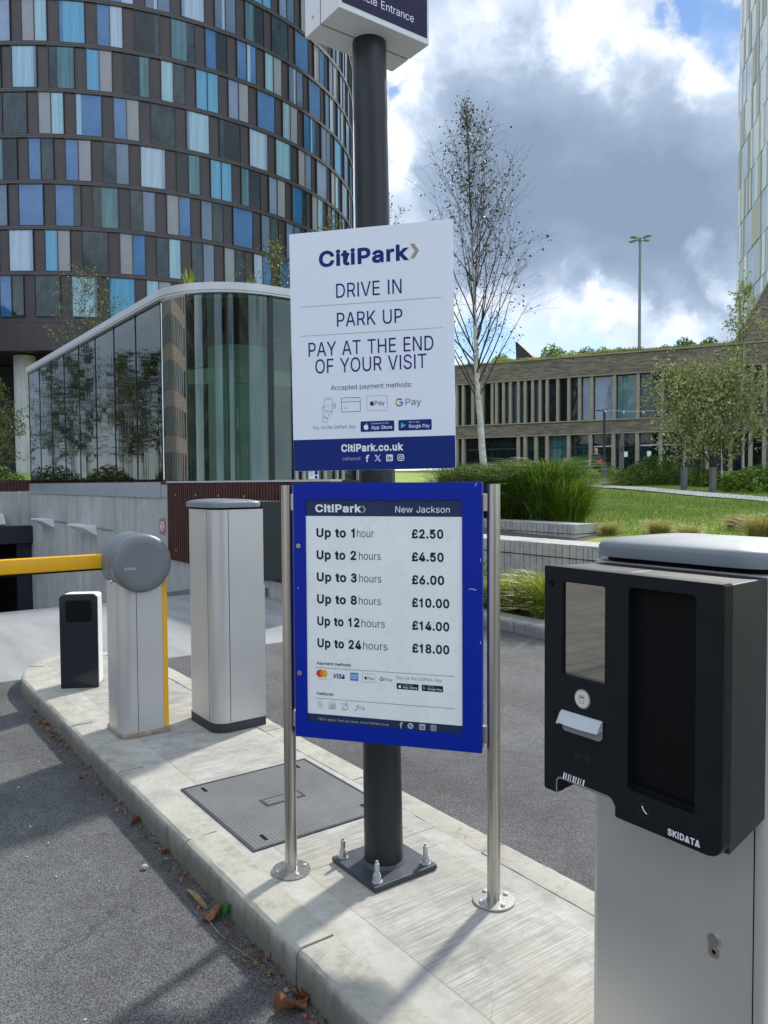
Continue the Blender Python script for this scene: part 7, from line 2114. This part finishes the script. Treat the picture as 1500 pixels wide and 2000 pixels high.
M['skin'] = mat('skin', (0.52, 0.32, 0.24), 0.55, var=.05)
M['hair'] = mat('fair_hair', (0.36, 0.25, 0.13), 0.6, var=.2, vscale=30)
M['jacket'] = mat('dark_jacket', (0.025, 0.025, 0.045), 0.8, var=.2)
M['red_bag'] = mat('red_bag', (0.62, 0.05, 0.03), 0.6, var=.15)
# a seated figure in dark clothes by the hall entrance, with a red bag on the lap
def skin_mesh(name, verts, edges, radii, material, parent, sub=2, root=0):
    me = bpy.data.meshes.new(name)
    me.from_pydata(verts, edges, [])
    o = bpy.data.objects.new(name, me)
    COL.objects.link(o)
    md = o.modifiers.new('Skin', 'SKIN')
    for i, (v, r_) in enumerate(zip(me.skin_vertices[0].data, radii)):
        v.radius = (r_, r_) if not isinstance(r_, tuple) else r_
        v.use_root = i == root
    sb = o.modifiers.new('Sub', 'SUBSURF'); sb.levels = sub; sb.render_levels = sub
    dg = bpy.context.evaluated_depsgraph_get()
    m2 = bpy.data.meshes.new_from_object(o.evaluated_get(dg))
    bpy.data.objects.remove(o)
    m2.materials.clear(); m2.materials.append(material)
    m2.polygons.foreach_set('use_smooth', [True] * len(m2.polygons))
    o = bpy.data.objects.new(name, m2); COL.objects.link(o)
    if parent: o.parent = parent
    return o
pp_ = gpos(1164, 36.5)
bench = thing('bench', 'low dark bench under the seated person by the hall entrance', 'bench', pp_, 0)
MB().box(-.75, .75, -.22, .22, .40, .45).build('seat', M['black_metal'], bench, bevel=.01)
for x in (-.6, .6): MB().box(x - .04, x + .04, -.2, .2, -.1, .40).build('leg', M['black_metal'], bench)
per = thing('person', 'fair haired person in dark clothes seated by the hall entrance with a red bag', 'person', pp_, .5)
V_ = [(0, 0, .53), (0, .02, .72), (0, .0, .95), (0, -.01, 1.05), (0, -.02, 1.14), (0, -.03, 1.25),
      (.10, -.02, .53), (.13, -.42, .52), (.13, -.44, .10), (.13, -.56, .05), (-.10, -.02, .53), (-.13, -.42, .52), (-.13, -.44, .10), (-.13, -.56, .05),
      (.19, 0, .96), (.24, -.06, .72), (.12, -.26, .64), (.06, -.33, .63), (-.19, 0, .96), (-.24, -.06, .72), (-.12, -.26, .64), (-.06, -.33, .63)]
E_ = [(0, 1), (1, 2), (2, 3), (3, 4), (4, 5), (0, 6), (6, 7), (7, 8), (8, 9), (0, 10), (10, 11), (11, 12), (12, 13), (2, 14), (14, 15), (15, 16), (16, 17), (2, 18), (18, 19), (19, 20), (20, 21)]
Rr = [.15, .14, .13, .055, .085, .085, .085, .065, .045, .035, .085, .065, .045, .035, .06, .045, .035, .035, .06, .045, .035, .035]
body = skin_mesh('body', V_, E_, Rr, M['skin'], per)
coat = skin_mesh('coat', [V_[i] for i in (0, 1, 2)] + [(0, -.005, 1.0), V_[14], V_[15], (.135, -.235, .65), V_[18], V_[19], (-.135, -.235, .65)], [(0, 1), (1, 2), (2, 3), (2, 4), (4, 5), (5, 6), (2, 7), (7, 8), (8, 9)], [.175, .165, .15, .085, .075, .06, .05, .075, .06, .05], M['jacket'], per)
trs = skin_mesh('trousers', [V_[i] for i in (0, 6, 7, 8, 10, 11, 12)], [(0, 1), (1, 2), (2, 3), (0, 4), (4, 5), (5, 6)], [.16, .105, .085, .062, .105, .085, .062], M['black_metal'], per)
hr = skin_mesh('hair', [(0, .03, 1.13), (0, .015, 1.22), (0, -.01, 1.29)], [(0, 1), (1, 2)], [.085, .10, .08], M['hair'], per)
bag = thing('bag', 'red bag held on the lap of the seated person', 'bag', pp_ + Vector((.18, -.34, .60)), .5)
MB().prism_f(rrect(-.15, .15, -.11, .13, .04, 4), (0, 0, 0), (1, 0, 0), (0, 0, 1), (0, -1, 0), -.06, .06).build('pouch', M['red_bag'], bag, bevel=.02, seg=3)
MB().tube([(-.09, 0, .12), (-.06, 0, .20), (.06, 0, .20), (.09, 0, .12)], .012, 6).build('handle', M['red_bag'], bag)
# string lights between the trees
w0, w1 = gpos(1165, 34, 3.0), gpos(1540, 24.0, 3.6)
sl_ = thing('string_light', 'sagging cable of small pale bulbs strung in front of the brick hall', 'string light', w0)
pts = []
for k in range(17):
    q = k / 16; v = w0.lerp(w1, q) - w0; v.z -= .5 * math.sin(math.pi * q); pts.append(v)
MB().tube(pts, .012, 5).build('cable', M['plastic_grey'], sl_)
for k in range(1, 16, 2):
    b = MB(); b.lathe([(.012, .0), (.03, -.03), (.034, -.06), (.02, -.09)], 8); q = b.build('bulb', M['white_ink'], sl_); q.location = pts[k]

# ================================================================== LITTER ALONG THE KERB
def curled(name, label, cat, pos, rz, L, Wd, material, seed, curl=.5, group=None, lobes=0, tilt=0.15):
    r = random.Random(seed); b = MB()
    nu, nv = 12, 6
    vs, fs = [], []
    for i in range(nu + 1):
        q = i / nu
        ww = Wd * math.sin(math.pi * (q * .92 + .04)) ** .7 * (1 + lobes * .35 * math.sin(q * 19 + seed))
        for j in range(nv + 1):
            a = (j / nv - .5) * 2
            z = curl * Wd * a * a * (.6 + .5 * math.sin(q * 5 + seed)) + .10 * L * math.sin(q * 3 + seed) ** 2 + r.gauss(0, .03 * Wd)
            vs.append(((q - .5) * L, a * ww * .5 + r.gauss(0, .02 * Wd), z + .004))
    mz = min(v[2] for v in vs)
    vs = [(x, y, z - mz + .001) for x, y, z in vs]
    for i in range(nu):
        for j in range(nv):
            k = i * (nv + 1) + j
            fs.append((k, k + 1, k + nv + 2, k + nv + 1))
    b.add(vs, fs)
    o = b.build(name, material, ang=70, loc=pos, rz=rz)
    return tag(o, label, cat, group)
def ronz(px, py, z=0.0):
    d = fw * 1500 + R_ * (px - 750) - U_ * (py - 1000)
    k = (z - 1.57) / d.z
    return Vector((d.x * k, d.y * k, z + .001))
DL = 'dried leaves by the kerb'
curled('dried_leaf', 'large curled brown leaf at the bottom edge by the kerb', 'leaf', ronz(572, 1972), .7, .125, .055, M['dry_leaf'], 1, .8, DL, 1)
curled('dried_leaf', 'brown leaf standing against the kerb above the largest leaf', 'leaf', ronz(596, 1945), 1.2, .08, .045, M['dry_leaf'], 2, .9, DL, 1)
curled('dried_leaf', 'small brown leaf beside the green wrapper', 'leaf', ronz(414, 1797), .4, .07, .055, M['dry_leaf'], 3, .7, DL)
curled('dried_leaf', 'long pale leaf lying across the kerb foot near the green wrapper', 'leaf', ronz(384, 1762), -.9, .17, .022, M['dry_leaf_pale'], 4, .7, DL)
curled('dried_leaf', 'reddish leaf in the gutter below the manhole cover', 'leaf', ronz(322, 1668), 0.2, .04, .028, M['dry_leaf'], 5, .8, DL)
curled('dried_leaf', 'small leaf in the gutter farther up the kerb', 'leaf', ronz(268, 1607), .8, .05, .035, M['dry_leaf'], 6, .8, DL)
curled('green_wrapper', 'crumpled bright green wrapper scrap against the kerb', 'litter', ronz(446, 1787), 1.3, .085, .034, M['green_foil'], 7, 1.2)
b = MB(); b.tube([ronz(398, 1786, .01), ronz(425, 1820, .006), ronz(455, 1848, .008), ronz(503, 1881, .004)], [.0022, .0018, .0014, .0008], 6)
tag(b.build('dry_stalk', M['dry_leaf_pale']), 'thin pale dry stalk lying on the asphalt by the green wrapper', 'stalk')
b = MB(); b.lathe([(.002, -.013), (.0095, -.010), (.0115, 0), (.009, .010), (.002, .013)], 12)
o = b.build('pebble', M['pebble']); o.location = ronz(283, 1698) + Vector((0, 0, .009)); o.rotation_euler = (rad(85), 0, .9)
tag(o, 'pale oval pebble on the asphalt left of the kerb', 'pebble')
# gutter debris: uncountable crumbs of leaf, twig and grit
r = random.Random(44); b = MB()
for _ in range(2600):
    s_ = r.uniform(-1.2, 4.2)
    t_ = -abs(r.gauss(0, .035)) - .006
    dens = .25 + .75 * (math.sin(s_ * 4.1) * .5 + .5) * (math.sin(s_ * 1.7 + 1) * .5 + .5)
    if r.random() > dens: continue
    p = site(t_, s_, .003 + r.random() * .006)
    leaf_quad(b, p, r.choice((.006, .010, .016, .026)) * r.uniform(.6, 1.2), r, r.choices((0, 1, 2), (5, 3, 3))[0], -.1)
o = b.build('gutter_debris', [M['dry_leaf'], M['dry_leaf_pale'], M['soil']], smooth=False)
tag(o, 'crumbs of dry leaf and grit along the kerb foot', 'debris', kind='stuff')
r = random.Random(45); b = MB()
for _ in range(90):
    t_ = r.uniform(-2.2, -.1); s_ = r.uniform(-1.4, 3.6)
    p = site(t_, s_, .002); q = r.uniform(.003, .007)
    b.add([p + Vector((-q, -q * .7, 0)), p + Vector((q, -q * .6, 0)), p + Vector((q * .8, q, 0)), p + Vector((-q * .6, q * .8, 0)), p + Vector((0, 0, q))], [(0, 1, 4), (1, 2, 4), (2, 3, 4), (3, 0, 4)])
o = b.build('loose_grit', M['pebble'], smooth=False)
tag(o, 'scattered pale grit on the asphalt', 'grit', kind='stuff')
